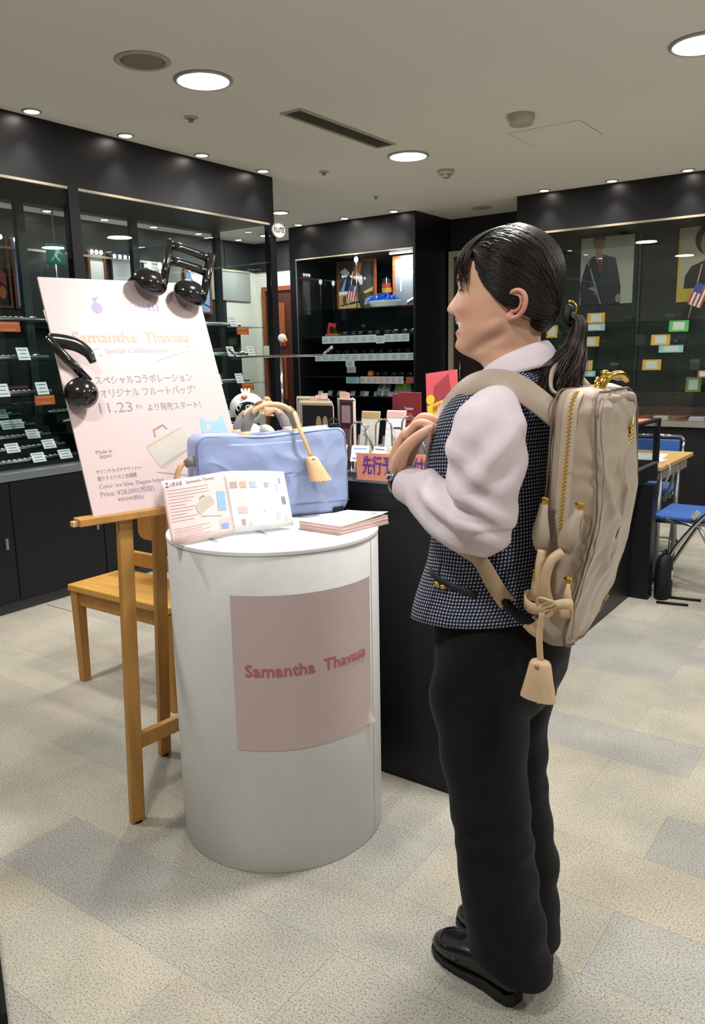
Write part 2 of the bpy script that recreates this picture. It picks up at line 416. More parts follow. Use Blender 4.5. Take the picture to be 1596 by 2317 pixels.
t = thing('ceiling_speaker', 'flat round grey speaker grille in the ceiling', 'speaker', (-2.982, 2.632, CEIL))
MB().lathe([(0.118, 0.001), (0.124, -0.003), (0.118, -0.007), (0.098, -0.008), (0.096, 0.001)], n=40).build('rim', OFFW, t, True)
MB().lathe([(0.099, -0.004), (0.08, -0.007), (0.04, -0.009), (0.001, -0.0095)], n=40, cap=True).build('grille', M('speaker_grille', '#8f8b7d', 0.8, bump=(900, 0.6, 0.002)), t, True)

t = thing('ceiling_vent', 'long narrow grey slatted air vent in the ceiling', 'vent', (-2.945, 4.095, CEIL))
for b in ((-0.075, -0.058, -0.48, 0.48), (0.058, 0.075, -0.48, 0.48), (-0.058, 0.058, -0.48, -0.465), (-0.058, 0.058, 0.465, 0.48)):
    MB().bx(b[0], b[1], b[2], b[3], -0.008, 0.001).build('frame', OFFW, t)
MB().bx(-0.058, 0.058, -0.465, 0.465, -0.001, 0.0005).build('backing', M('vent_dark', '#3c3c38', 0.8), t)
for k in range(7):
    MB().box((-0.048 + k * 0.016, 0, -0.005), (0.009, 0.93, 0.0025), Matrix.Rotation(R(25), 3, 'Y')).build('slat', GREYP, t)

def lathe_thing(name, label, cat, x, y, parts, group=None):
    t = thing(name, label, cat, (x, y, CEIL), 0, group)
    for nm, prof, m in parts:
        MB().lathe(prof, n=28, cap=True).build(nm, m, t, angle=40)
    return t
lathe_thing('smoke_alarm', 'thick round off-white alarm on the ceiling by the access hatch', 'smoke alarm', -1.993, 4.504,
            [('base', [(0.075, 0.0), (0.078, -0.012), (0.075, -0.03)], OFFW), ('cover', [(0.072, -0.03), (0.068, -0.05), (0.05, -0.056), (0.01, -0.057)], OFFW)])
lathe_thing('smoke_detector', 'stepped smoke detector on the ceiling past the second downlight', 'smoke detector', -2.988, 5.446,
            [('base', [(0.062, 0.0), (0.062, -0.02), (0.052, -0.03)], OFFW), ('sensor', [(0.03, -0.03), (0.03, -0.05), (0.02, -0.055), (0.003, -0.056)], GREYP)])
for lb, x, y in (('small sprinkler head on the ceiling near the first spotlights', -3.447, 3.363), ('small sprinkler plate on the ceiling beside the slatted vent', -3.693, 4.898), ('tiny sprinkler on the ceiling before the mouthpiece cabinet', -3.918, 5.918)):
    k = 0.6 if 'tiny' in lb else 1.0
    lathe_thing('sprinkler', lb, 'sprinkler', x, y, [('plate', [(0.038 * k, 0), (0.040 * k, -0.004), (0.03 * k, -0.009)], OFFW), ('head', [(0.014 * k, -0.009), (0.012 * k, -0.02), (0.018 * k, -0.024), (0.004, -0.026)], GREYP)], 'ceiling sprinklers')
lathe_thing('ceiling_ring', 'unlit pale recessed ring in the ceiling near the pale door frame', 'ceiling light', -3.482, 7.023, [('ring', [(0.09, 0), (0.095, -0.006), (0.08, -0.01), (0.06, -0.004)], OFFW), ('lens', [(0.06, -0.003), (0.03, -0.004), (0.003, -0.0045)], GREYP)])
t = thing('access_hatch', 'flush square access hatch outlined in the ceiling', 'hatch', (-1.99, 5.02, CEIL))
MB().bx(-0.222, 0.222, -0.20, 0.20, -0.0015, 0.001).build('panel', CEILM, t)
for b in ((-0.226, -0.222, -0.2, 0.2), (0.222, 0.226, -0.2, 0.2), (-0.226, 0.226, 0.2, 0.203), (-0.226, 0.226, -0.203, -0.2)):
    MB().bx(b[0], b[1], b[2], b[3], -0.001, 0.001).build('seam', M('hatch_seam', '#8a857a', 0.7), t)
# ================================================================ DISPLAY CASES
CARDW = M('card_white', '#e4e6e8', 0.6)
CARDO = M('card_orange', '#b4552f', 0.5)
CARDY = M('card_yellow', '#d3a33a', 0.6)
CARDB = M('card_blue', '#8fb8c8', 0.6)
CARDP = M('card_pink', '#d8b6bb', 0.6)
INK = M('ink_grey', '#6a6f78', 0.7)
SILVER = M('silver', '#e2e3df', 0.28, metal=1.0, bump=(300, 0.15, 0.001))
LEDM = emit_mat('led_strip', '#eef6ff', 9.0)

def card(name, label, cat, loc, w, h, rz, tilt, m, lines=3, group=None, lm=None):
    """small leaning card with printed lines; faces local -Y"""
    t = thing(name, label, cat, loc, rz, group)
    rot = Matrix.Rotation(-tilt, 3, 'X'); up = rot @ Vector((0, 0, 1)); n = rot @ Vector((0, -1, 0))
    MB().box(up * (h / 2), (w, 0.003, h), rot).build('sheet', m, t)
    MB().box(up * (h * 0.25) + Vector((0, h * math.sin(tilt) / 4 + 0.003, 0)), (w * 0.3, 0.003, h * 0.5)).build('foot', GLASSY, t)
    if lines:
        mb = MB()
        for i in range(lines):
            mb.box(up * (h * (0.8 - 0.6 * i / max(1, lines - 1))) + n * 0.0018, (w * (0.75 if i % 2 == 0 else 0.55), 0.0006, h * 0.07), rot)
        mb.build('print', lm or INK, t)
    return t
GLASSY = M('acrylic', '#dfe7ea', 0.08, trans=0.9)

# a flute: silver tube with keys, 0.42 m long (body without foot joint as shown), lying along local Y
def make_flute(label, group):
    t = thing('flute', label, 'flute', (0, 0, 0), 0, group)
    MB().tube([(0, -0.30, 0.016), (0, 0.30, 0.016)], 0.0105, 12).build('tube', SILVER, t, True)
    mb = MB()
    for k in range(13):
        y = -0.26 + k * 0.034
        mb.cyl((0.002, y, 0.024), (0.002, y, 0.031), 0.0105, n=10)
        mb.tube([(0.012, y, 0.026), (0.016, y + 0.02, 0.024)], 0.003, 5)
    mb.tube([(0.015, -0.28, 0.024), (0.015, 0.2, 0.024)], 0.0022, 6)
    mb.build('keys', SILVER, t, True)
    MB().tube([(0, 0.2, 0.026), (0, 0.24, 0.027)], [0.010, 0.012], 10).build('lip_plate', SILVER, t, True)
    return t

# ---- the long glass case on the left
LX = -4.09
case = thing('display_case', 'long black glass-fronted flute case built up to the ceiling', 'display case', (LX, 3.0, 0))
def P_(nm, m, x0, x1, y0, y1, z0, z1, par=None, bev=0):
    par = par or case
    return MB().bx(x0 - par.location.x, x1 - par.location.x, y0 - par.location.y, y1 - par.location.y, z0, z1).build(nm, m, par, bevel=bev)
YA, YB = 1.2, 4.80
P_('header', BLACK, -4.10, -4.72, YA, YB, 2.352, CEIL)
P_('trim_strip', BEIGE_TRIM, -4.088, -4.112, YA, YB - 0.06, 2.338, 2.352)
P_('trim_strip', BEIGE_TRIM, -4.70, -4.73, YA, YB, 2.338, 2.352)
P_('base', BLACK, -4.03, -4.70, YA, YB, 0.06, 0.735)
P_('plinth', M('plinth', '#2b2d31', 0.5), -4.045, -4.70, YA, YB, 0.0, 0.06)
P_('sill', M('sill_alu', '#8b9093', 0.35, metal=0.6), -4.02, -4.72, YA, YB, 0.735, 0.775)
for y0, y1 in ((1.22, 1.80), (1.81, 2.40), (2.41, 2.995), (3.005, 3.59), (3.60, 4.19), (4.20, 4.79)):
    d = P_('door', BLACK, -4.024, -4.03, y0, y1, 0.07, 0.728)
    MB().bx(-4.008 - LX, -4.024 - LX, y1 - 0.055 - 3.0, y1 - 0.04 - 3.0, 0.365, 0.425).build('handle', ALU, d)
for y0, y1 in ((2.99, 3.06), (4.735, 4.80), (1.2, 1.26)):
    P_('post', BLACK, -4.085, -4.14, y0, y1, 0.775, 2.352)
for y in (3.02, 3.91, 4.74, 2.1):
    P_('back_post', M('back_post', '#3a4147', 0.4), -4.66, -4.70, y, y + 0.055, 0.775, 2.352)
P_('back_panel', M('case_back', '#10181c', 0.5), -4.675, -4.685, YA, YB, 0.775, 1.52)
for y0, y1 in ((1.26, 2.99), (3.06, 3.895), (3.90, 4.735)):
    P_('glass_pane', GLASS, LX, LX - 0.006, y0, y1, 0.775, 2.34)
for y0, y1 in ((1.26, 3.02), (3.075, 3.91), (3.965, 4.74)):
    P_('glass_pane', GLASS, -4.69, -4.696, y0, y1, 1.52, 2.34)
P_('glass_pane', GLASS, -4.14, -4.66, 4.785, 4.79, 0.775, 2.34)
for z in (1.60, 1.385, 1.185):
    for y0, y1 in ((1.27, 2.98), (3.07, 4.73)):
        P_('glass_shelf', glass_mat('shelf_glass', '#d8ede8', 1.0), -4.18, -4.64, y0, y1, z - 0.008, z)
# stepped black risers on the case floor
RISE = []
for k in range(5):
    x0, z = -4.16 - k * 0.095, 0.80 + k * 0.06
    for y0, y1 in ((1.3, 2.34), (2.36, 2.97), (3.09, 3.85), (3.87, 4.72)):
        P_('riser', M('riser_black', '#0c1418', 0.35), x0, x0 - 0.093, y0, y1, 0.775, z)
    RISE.append((x0 - 0.035, z))
fl = make_flute('bright silver flute lying in the stepped flute case', 'flutes in the long case')
first = True
rf = random.Random(5)
spots_f = []
STEPN = ('front black step', 'second black step', 'third black step', 'fourth black step', 'rear black step')
for k, (x, z) in enumerate(RISE):
    for y in (1.95, 2.66, 3.45, 4.35): spots_f.append((x, y + rf.uniform(-0.03, 0.03) - 0.02 * k, z))
for z in (1.60, 1.385, 1.185):
    for y in (1.9, 2.62, 3.5, 4.3): spots_f.append((-4.27, y + rf.uniform(-0.05, 0.05), z))
for (x, y, z) in spots_f:
    o = fl if first else dup(fl, (0, 0, 0)); first = False
    lv = {1.60: 'top glass shelf', 1.385: 'middle glass shelf', 1.185: 'lower glass shelf'}.get(z) or STEPN[min(4, int(round((z - 0.80) / 0.06)))]
    o['label'] = 'silver flute lying on the %s of the flute case' % lv; o['group'] = 'flutes on the %s' % lv
    o.location = (x, y, z); o.rotation_euler = (0, 0, rf.uniform(-0.03, 0.03))
# cards on the shelves; face +X (towards the room)
RZ = PI / 2
gi = 'price cards in the flute case'
for k, (x, z) in enumerate(RISE):
    for j, y in enumerate((2.2, 2.50 + 0.10 * ((5 - k) % 3), 2.88 - 0.04 * k, 3.3, 4.05, 4.62 - 0.05 * k)):
        card('price_card', 'small white price card on the %s of the flute case' % STEPN[k], 'price card', (x + 0.033, y, z), 0.085, 0.06, RZ, R(30), CARDW, 3, 'price cards on the ' + STEPN[k])
for z, ys in ((1.60, (2.12, 2.47, 2.9, 3.4, 4.44)), (1.385, (2.2, 2.44, 2.7, 3.5, 4.40, 4.62)), (1.185, (2.25, 2.55, 2.8, 3.4, 4.48, 4.25))):
    for y in ys:
        card('price_card', 'small white price card on the %s glass shelf of the flute case' % {1.60: 'top', 1.385: 'middle', 1.185: 'lower'}[z], 'price card', (-4.215, y, z), 0.075, 0.075, RZ, R(20), CARDW, 3, 'price cards on the %s glass shelf' % {1.60: 'top', 1.385: 'middle', 1.185: 'lower'}[z])
for z, y in ((1.60, 2.60), (1.185, 2.78), (1.60, 4.49), (1.185, 4.52), (1.40, 3.3)):
    card('offer_card', 'small orange offer card hanging at a glass shelf edge', 'price card', (-4.1775, y, z - 0.059), 0.13, 0.055, RZ, R(4), CARDO, 2, 'orange offer cards', CARDY)
# coloured boxes on the shelves
for (x, y, z, d, m, lb) in ((-4.42, 2.36, 1.60, (0.10, 0.20, 0.045), M('tan_box', '#8a6a3c', 0.6), 'flat tan cloth pad on the top glass shelf'),
                            (-4.45, 2.42, 1.185, (0.06, 0.05, 0.09), M('green_box', '#3f8f55', 0.5), 'small green bottle box on the lower glass shelf'),
                            (-4.45, 2.72, 1.185, (0.08, 0.22, 0.05), M('maroon_box', '#5b2632', 0.6), 'flat maroon case on the lower glass shelf'),
                            (-4.45, 4.42, 1.385, (0.10, 0.16, 0.06), M('plum_box', '#4a2a3a', 0.6), 'flat plum case on the middle glass shelf'),
                            (-4.45, 2.62, 1.385, (0.10, 0.2, 0.05), M('blackbox', '#17191c', 0.3), 'flat black case on the middle glass shelf')):
    t = thing('instrument_case', lb, 'case', (x, y, z))
    MB().bx(-d[0] / 2, d[0] / 2, -d[1] / 2, d[1] / 2, 0, d[2] * 0.55).build('body', m, t, bevel=0.006)
    MB().bx(-d[0] / 2, d[0] / 2, -d[1] / 2, d[1] / 2, d[2] * 0.56, d[2]).build('lid', m, t, bevel=0.006)
# FLUTE badge on the corner post
t = thing('round_badge', 'round white badge reading FLUTE on the corner of the flute case', 'sign', (-4.06, 4.80, 2.303))
_rz = Matrix.Rotation(R(-14), 4, 'Z')
mb = MB(); mb.v = []
b_ = MB().cyl((0, 0, 0), (0.012, 0, 0), 0.056, n=36); b_.build('disc', WHITE, t, angle=40)
MB().tube([(0.012, 0.0545 * math.cos(a), 0.0545 * math.sin(a)) for a in [2 * PI * i / 36 for i in range(36)]], 0.003, 6, closed=True).build('rim', INK, t, True)
text_fit('FLUTE', 0.084, 0.05, (0.0132, -0.042, 0.0), (0, 1, 0), (0, 0, 1), bold=0.001).build('lettering', BLACK2, t)
t.rotation_euler = (0, 0, R(-20))

# ---- far aisle wall: framed lit posters, exit sign
FRAMEW = wood('frame_wood', '#8d4a25', '#6f3818', (8, 8, 8), 0.4)
def poster(name, label, o, ex, w, h, frame, bg, shapes, fw=0.022, group=None, back=0.012, cat='poster'):
    """framed poster: o = lower left corner, ex = unit reading direction; shapes = (name, material, polygon 0..1)"""
    ex = Vector(ex).normalized(); ez = Vector((0, 0, 1)); n = ex.cross(ez)
    t = thing(name, label, cat, o, 0, group)
    MB().poly([(0, 0, 0), ex * w, ex * w + ez * h, ez * h], n * -back).build('sheet', bg, t)
    if frame:
        for nm, a, b, c, d in (('frame_side', -fw, 0, -fw, h + fw), ('frame_side', w, w + fw, -fw, h + fw), ('frame_rail', 0, w, -fw, 0), ('frame_rail', 0, w, h, h + fw)):
            MB().poly([ex * a + ez * c - n * back, ex * b + ez * c - n * back, ex * b + ez * d - n * back, ex * a + ez * d - n * back], n * (back + 0.012)).build(nm, frame, t)
    for k, (nm, m, pts) in enumerate(shapes):
        e = 0.0006 * (k + 1)
        MB().poly([ex * (x * w) + ez * (y * h) + n * 0.0001 for x, y in pts], n * e).build(nm, m, t)
    return t
def ell(cx, cy, rx, ry, n=18, a0=0): return [(cx + rx * math.cos(2 * PI * i / n + a0), cy + ry * math.sin(2 * PI * i / n + a0)) for i in range(n)]
C_WHITE = M('print_white', '#e8ecf2', 0.4); C_SKY = M('print_sky', '#7fa0cf', 0.4); C_NAVY = M('print_navy', '#263a66', 0.4); C_RED = M('print_red', '#c0483c', 0.4)
C_ORANGE = M('print_orange', '#d9813f', 0.4); C_DARK = M('print_dark', '#20232a', 0.4); C_GREY = M('print_grey', '#8f9296', 0.4); C_SAND = M('print_sand', '#b79a62', 0.4)
C_SKIN = M('print_skin', '#a97f6b', 0.4); C_SKIND = C_SKIN; C_BROWN = M('print_brown', '#5a3a2a', 0.4); C_BEIGE = M('print_beige', '#b5ad94', 0.45)
FX = -6.648
def strip_lamps(t, ex, w, h, k=4, s=0.02):
    for i in range(k):
        p = Vector(ex) * (w * (i + 0.5) / k)
        MB().ellipsoid(p + Vector((0.014, 0, h + 0.018)), (0.016, 0.016, 0.02), 10, 8).build('lamp_bulb', LEDM, t, True)
t = poster('framed_poster', 'wood framed poster of red and white stripes on the far aisle wall', (FX, 3.75, 1.86), (0, 1, 0), 0.42, 0.56, FRAMEW, C_DARK, [('stripe', C_WHITE, [(0, 1), (0.6, 1), (0.9, 0.35), (0.55, 0.6)]), ('stripe', C_RED, [(0.5, 0.75), (0.95, 0.5), (0.95, 0.3), (0.75, 0.4)]), ('stripe', C_ORANGE, ell(0.85, 0.2, 0.08, 0.1))])
strip_lamps(t, (0, 1, 0), 0.42, 0.56, 5)
t = poster('framed_poster', 'narrow wood framed blue poster on the far aisle wall', (FX, 4.24, 1.86), (0, 1, 0), 0.115, 0.55, FRAMEW, C_NAVY, [('stripe', C_SKY, [(0.1, 0), (0.9, 0), (0.7, 1), (0.1, 1)]), ('stripe', C_WHITE, [(0.5, 0.55), (0.95, 0.5), (0.95, 1), (0.3, 1)])])
strip_lamps(t, (0, 1, 0), 0.115, 0.55, 2)
t = poster('framed_poster', 'pale lit poster with an orange frame edge in the far aisle', (FX, 5.04, 1.9), (0, 1, 0), 0.16, 0.48, FRAMEW, C_WHITE, [('panel', C_SKY, [(0.5, 0), (1, 0), (1, 0.5), (0.6, 0.45)])])
strip_lamps(t, (0, 1, 0), 0.16, 0.48, 3)
t = poster('framed_poster', 'pale blue lit poster with a flute drawn across it in the far aisle', (FX, 5.30, 1.9), (0, 1, 0), 0.26, 0.46, BLACK2, C_WHITE, [('panel', C_SKY, [(0.1, 0), (1, 0), (1, 0.45), (0.2, 0.2)]), ('line', C_DARK, [(0.1, 0.25), (0.15, 0.2), (0.98, 0.62), (0.95, 0.68)])])
strip_lamps(t, (0, 1, 0), 0.26, 0.46, 4)
t = poster('framed_poster', 'sky blue lit poster with a white sail shape in the far aisle', (FX + 0.020, 6.25, 1.88), (0, 1, 0), 0.36, 0.42, FRAMEW, C_SKY, [('sail', C_WHITE, [(0.2, 1), (0.6, 0.2), (0.75, 0.4), (0.9, 1)]), ('line', C_NAVY, [(0, 0.4), (1, 0.1), (1, 0.14), (0, 0.44)])])
strip_lamps(t, (0, 1, 0), 0.36, 0.42, 3)
for y in (4.62, 5.72, 5.86, 4.9):
    t = thing('stalk_lamp', 'thin lit stalk lamp standing against the far aisle wall', 'lamp', (-6.58, y, 1.7), 0, 'stalk lamps in the far aisle')
    MB().tube([(0, 0, 0), (0, 0, 0.60)], [0.006, 0.008], 8).build('stalk', ALU, t, True)
    MB().ellipsoid((0, 0, 0.62), (0.022, 0.022, 0.035), 12, 8).build('lamp_bulb', LEDM, t, True)
    MB().bx(-0.08, 0.03, -0.03, 0.03, -0.01, 0.0).build('foot', BLACK2, t)
t = thing('exit_sign', 'small green exit sign with a white running figure in the far aisle', 'sign', (-6.4, 4.50, 2.22))
MB().bx(-0.02, 0.02, -0.085, 0.085, 0.0, 0.17).build('box', M('exit_green', '#0f6a58', 0.4, emis='#0f7a62', emis_s=0.35), t, bevel=0.004)
mb = MB(); WG = M('exit_white', '#cfe6e6', 0.4, emis='#c8e4e4', emis_s=0.3)
for pts in (ell(0.02, 0.135, 0.014, 0.014, 12), [(0.03, 0.12), (-0.01, 0.12), (-0.03, 0.07), (0.0, 0.065)], [(-0.03, 0.07), (-0.01, 0.075), (0.03, 0.03), (0.02, 0.02)], [(-0.02, 0.075), (-0.035, 0.06), (-0.06, 0.03), (-0.05, 0.025)], [(0.02, 0.115), (0.055, 0.09), (0.05, 0.082), (0.015, 0.10)]):
    mb.poly([(0.0205, x, z) for x, z in pts], (0.001, 0, 0))
mb.build('figure', WG, t)
MB().cyl((0, 0, 0.17), (0, 0, CEIL - 2.22), 0.008, n=8).build('hanger', GREYP, t)
P5 = thing('wall_shelf', 'dark shelf ledge along the far aisle wall', 'shelf', (-6.56, 4.5, 1.66))
MB().bx(-0.10, 0.16, -3.0, 2.4, 0, 0.035).build('board', BLACK, P5)
MB().bx(-0.10, 0.10, -3.0, 2.4, -0.9, 0.0).build('front', DARKIN, P5)

# ---- centre cabinet
cab = thing('display_cabinet', 'tall black glass cabinet with rows of small price labels', 'display case', (-4.79, 6.73, 0))
def Q_(nm, m, *b, bev=0): return P_(nm, m, *b, par=cab, bev=bev)
Q_('header', BLACK, -5.555, -4.02, 6.73, 7.40, 2.362, CEIL)
Q_('trim_strip', BEIGE_TRIM, -5.47, -4.04, 6.722, 6.732, 2.350, 2.362)
Q_('side_panel', BLACK, -5.555, -5.47, 6.73, 7.40, 0, 2.362)
Q_('side_panel', BLACK, -4.045, -4.02, 6.73, 7.40, 0, 2.362)
Q_('trim_strip', ALU, -5.472, -5.462, 6.725, 6.732, 0.8, 2.35)
Q_('back_panel', M('cab_back', '#0e151a', 0.35), -5.47, -4.045, 7.36, 7.395, 0.0, 2.362)
Q_('base', BLACK, -5.47, -4.045, 6.74, 7.36, 0, 0.72)
for x0, x1 in ((-5.462, -4.745), (-4.74, -4.045)):
    Q_('glass_pane', GLASS, x0, x1, 6.745, 6.75, 0.72, 2.35)
for x0, x1 in ((-5.45, -4.05),):
    for z in (1.572, 1.387, 1.157, 0.955): Q_('shelf', M('cab_shelf', '#1a2126', 0.25), x0, x1, 6.80, 7.32, z - 0.012, z)
Q_('glass_shelf', glass_mat('shelf_glass', '#d8ede8', 1.0), -5.47, -4.045, 6.80, 7.36, 1.832, 1.84)
Q_('led_strip', LEDM, -4.47, -4.22, 6.98, 7.01, 2.352, 2.364)
area('cabinet_light', cab, (0.445, 0.265, 2.350), 0.25, 14, (0.93, 0.97, 1.0), (0, 0, 0), 'RECTANGLE', 0.03)
MB().tube([(0.02, 0.10, 1.84), (0.02, 0.10, 2.30)], 0.005, 8).build('lamp_stalk', ALU, cab, True)
MB().ellipsoid((0.02, 0.10, 2.315), (0.02, 0.02, 0.03), 12, 8).build('lamp_bulb', LEDM, cab, True)
# rows of labels, each a thing
def row(z0, z1, x0, x1, n, m, label, group, jitter=0.0, y=6.795, skip=()):
    w_ = (x1 - x0) / n
    for i in range(n):
        if i in skip: continue
        t = thing('shelf_label', label, 'price label', (x0 + w_ * (i + 0.5), y, z0 - (0.012 if i == jitter else 0)), 0, group)
        MB().bx(-w_ * 0.49, w_ * 0.49, -0.002, 0.006, 0, z1 - z0).build('card', m, t)
        mb = MB()
        for k in range(4): mb.bx(-w_ * 0.38, w_ * (0.36 if k % 2 else 0.2), -0.0028, -0.0018, (z1 - z0) * (0.2 + 0.18 * k), (z1 - z0) * (0.2 + 0.18 * k) + 0.004)
        mb.build('print', INK, t)
row(1.495, 1.570, -5.20, -4.13, 11, M('label_grey', '#c9cfd3', 0.6), 'grey white price label in the upper label row of the cabinet', 'labels, upper cabinet row', 7)
row(1.315, 1.385, -5.30, -4.06, 13, M('label_grey', '#c9cfd3', 0.6), 'grey white price label in the middle label row of the cabinet', 'labels, middle cabinet row', 99)
row(1.085, 1.155, -4.72, -4.20, 7, M('label_pink', '#d9c3c8', 0.6), 'pinkish price label in the lower label row of the cabinet', 'labels, lower cabinet row', 99)
row(1.085, 1.150, -4.90, -4.73, 1, CARDB, 'pale blue label at the start of the lower cabinet row', 'blue cabinet label', 99)
row(1.090, 1.150, -4.17, -4.06, 1, CARDO, 'orange brown label at the end of the lower cabinet row', 'orange cabinet label', 99)
row(1.255, 1.317, -4.90, -4.79, 1, M('label_grey', '#c9cfd3', 0.6), 'single grey label hanging below the middle cabinet row', 'hanging cabinet label', 99)
row(1.195, 1.257, -4.885, -4.775, 1, M('label_grey2', '#a9aeb0', 0.6), 'second grey label with red edge hanging below the middle row', 'lower hanging cabinet label', 99)
GLOSSK = M('gloss_black', '#101216', 0.22, spec=0.8, coat=0.5)
def pebble(x, y, z, s, label, group):
    t = thing('mouthpiece_case', label, 'case', (x, y, z), 0, group)
    MB().lathe([(0.030 * s, 0), (0.044 * s, 0.006), (0.046 * s, 0.02), (0.04 * s, 0.021)], n=20, cap=True).build('base', GLOSSK, t, True)
    MB().lathe([(0.046 * s, 0.022), (0.043 * s, 0.036), (0.030 * s, 0.046), (0.01 * s, 0.05), (0.001, 0.0505)], n=20, cap=True).build('lid', GLOSSK, t, True)
    return t
p0 = pebble(-5.0, 6.93, 1.572, 1, 'glossy black round mouthpiece case on the upper cabinet shelf', 'mouthpiece cases, upper shelf')
for i in range(1, 9): dup(p0, (-5.0 + i * 0.105, 6.93 + 0.02 * (i % 2), 1.572))
for i in range(11): dup(p0, (-5.2 + i * 0.108, 6.94, 1.387), None, 'glossy black round mouthpiece case on the middle cabinet shelf', 'mouthpiece cases, middle shelf')
for i in range(6): dup(p0, (-4.70 + i * 0.1, 6.94, 1.157), None, 'glossy black round mouthpiece case on the lower cabinet shelf', 'mouthpiece cases, lower shelf')
for i, (x, y, z) in enumerate(((-4.87, 7.1, 1.645), (-4.145, 7.10, 1.70))):
    t = thing('glass_plinth', 'small dark plinth %s in the cabinet' % ('behind the upper row of mouthpiece cases' if i == 0 else 'in the corner by the side panel'), 'plinth', (x, y, 1.572))
    MB().bx(-0.09, 0.09, -0.05, 0.05, 0, z - 1.572 - 0.01).build('block', DARKIN, t, bevel=0.003)
    MB().bx(-0.095, 0.095, -0.055, 0.055, z - 1.582, z - 1.572).build('cap', GLOSSK, t)
    o = dup(p0, (x, y, z), None, 'glossy black round case raised on a dark plinth in the cabinet', 'raised mouthpiece cases')
t = thing('orange_jar', 'small orange jar among the lower row of mouthpiece cases', 'jar', (-4.66, 6.90, 1.157))
MB().lathe([(0.028, 0), (0.032, 0.01), (0.032, 0.035), (0.026, 0.04)], n=18, cap=True).build('body', C_ORANGE, t, True)
MB().lathe([(0.028, 0.04), (0.028, 0.05), (0.02, 0.053), (0.002, 0.053)], n=18, cap=True).build('lid', C_ORANGE, t, True)
for i in range(12):
    z, x = (0.955, -5.3 + 0.1 * i)
    card('price_card', 'small grey card on the lowest cabinet shelf', 'price card', (x, 6.86 + 0.04 * (i % 3), z), 0.06, 0.05, 0, R(25), M('label_grey', '#c9cfd3', 0.6), 2, 'cards on the lowest cabinet shelf')
t = thing('gift_box', 'flat pale grey box with a cross band on the lowest cabinet shelf', 'box', (-4.50, 6.90, 0.955))
rot = Matrix.Rotation(R(40), 3, 'X')
MB().box((0, 0, 0.06), (0.15, 0.02, 0.13), Matrix.Rotation(R(-25), 3, 'X')).build('box', C_GREY, t, bevel=0.002)
MB().box((0, -0.011, 0.06), (0.02, 0.004, 0.13), Matrix.Rotation(R(-25), 3, 'X')).build('band', C_WHITE, t)
MB().box((0, -0.011, 0.06), (0.15, 0.004, 0.016), Matrix.Rotation(R(-25), 3, 'X')).build('band', C_WHITE, t)
t = thing('green_box', 'green and white box on the lowest cabinet shelf', 'box', (-4.26, 6.90, 0.955))
MB().bx(-0.09, 0.09, -0.02, 0.02, 0.07, 0.15).build('top', M('lime', '#7fa63e', 0.5), t)
MB().box((0, -0.02, 0.035), (0.2, 0.03, 0.07), Matrix.Rotation(R(-25), 3, 'X')).build('bottom', C_GREY, t)
# things standing in the cabinet
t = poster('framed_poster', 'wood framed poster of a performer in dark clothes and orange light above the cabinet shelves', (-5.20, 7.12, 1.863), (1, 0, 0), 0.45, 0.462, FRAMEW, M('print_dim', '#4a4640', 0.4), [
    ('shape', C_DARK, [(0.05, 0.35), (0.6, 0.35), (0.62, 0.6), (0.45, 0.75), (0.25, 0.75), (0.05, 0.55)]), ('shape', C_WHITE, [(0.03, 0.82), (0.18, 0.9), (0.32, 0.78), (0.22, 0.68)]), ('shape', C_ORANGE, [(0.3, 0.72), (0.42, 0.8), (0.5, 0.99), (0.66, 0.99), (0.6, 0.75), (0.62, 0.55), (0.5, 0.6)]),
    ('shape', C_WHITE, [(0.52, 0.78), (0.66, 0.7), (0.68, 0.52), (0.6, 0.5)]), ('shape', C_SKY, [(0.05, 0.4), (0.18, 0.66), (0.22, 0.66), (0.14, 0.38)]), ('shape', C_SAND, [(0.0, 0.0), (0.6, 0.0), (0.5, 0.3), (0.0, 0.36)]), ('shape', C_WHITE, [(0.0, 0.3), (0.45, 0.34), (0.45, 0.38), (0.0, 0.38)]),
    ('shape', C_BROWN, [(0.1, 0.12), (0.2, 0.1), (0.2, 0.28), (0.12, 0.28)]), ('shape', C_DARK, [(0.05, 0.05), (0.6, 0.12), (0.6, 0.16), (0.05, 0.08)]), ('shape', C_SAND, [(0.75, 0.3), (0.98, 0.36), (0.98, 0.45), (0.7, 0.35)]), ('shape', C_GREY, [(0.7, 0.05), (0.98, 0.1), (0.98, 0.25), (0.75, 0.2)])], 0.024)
t = poster('framed_poster', 'wood framed dark grey poster with a slim white flute above the cabinet shelves', (-4.49, 7.12, 1.863), (1, 0, 0), 0.42, 0.462, FRAMEW, M('print_slate', '#5b5d63', 0.4), [
    ('shape', C_WHITE, [(0.14, 0.3), (0.17, 0.3), (0.19, 0.98), (0.15, 0.98)]), ('shape', C_GREY, [(0.3, 0.85), (0.6, 0.88), (0.6, 0.9), (0.3, 0.87)]), ('shape', C_GREY, [(0.35, 0.78), (0.6, 0.8), (0.6, 0.82), (0.35, 0.8)]), ('shape', C_WHITE, [(0.42, 0.66), (0.6, 0.68), (0.6, 0.72), (0.44, 0.7)]), ('shape', C_WHITE, [(0.34, 0.05), (0.6, 0.16), (0.6, 0.2), (0.34, 0.09)]), ('shape', C_DARK, [(0.34, 0.0), (0.6, 0.08), (0.6, 0.13), (0.34, 0.05)])], 0.024)
STICK = M('flag_stick', '#c9b48a', 0.5)
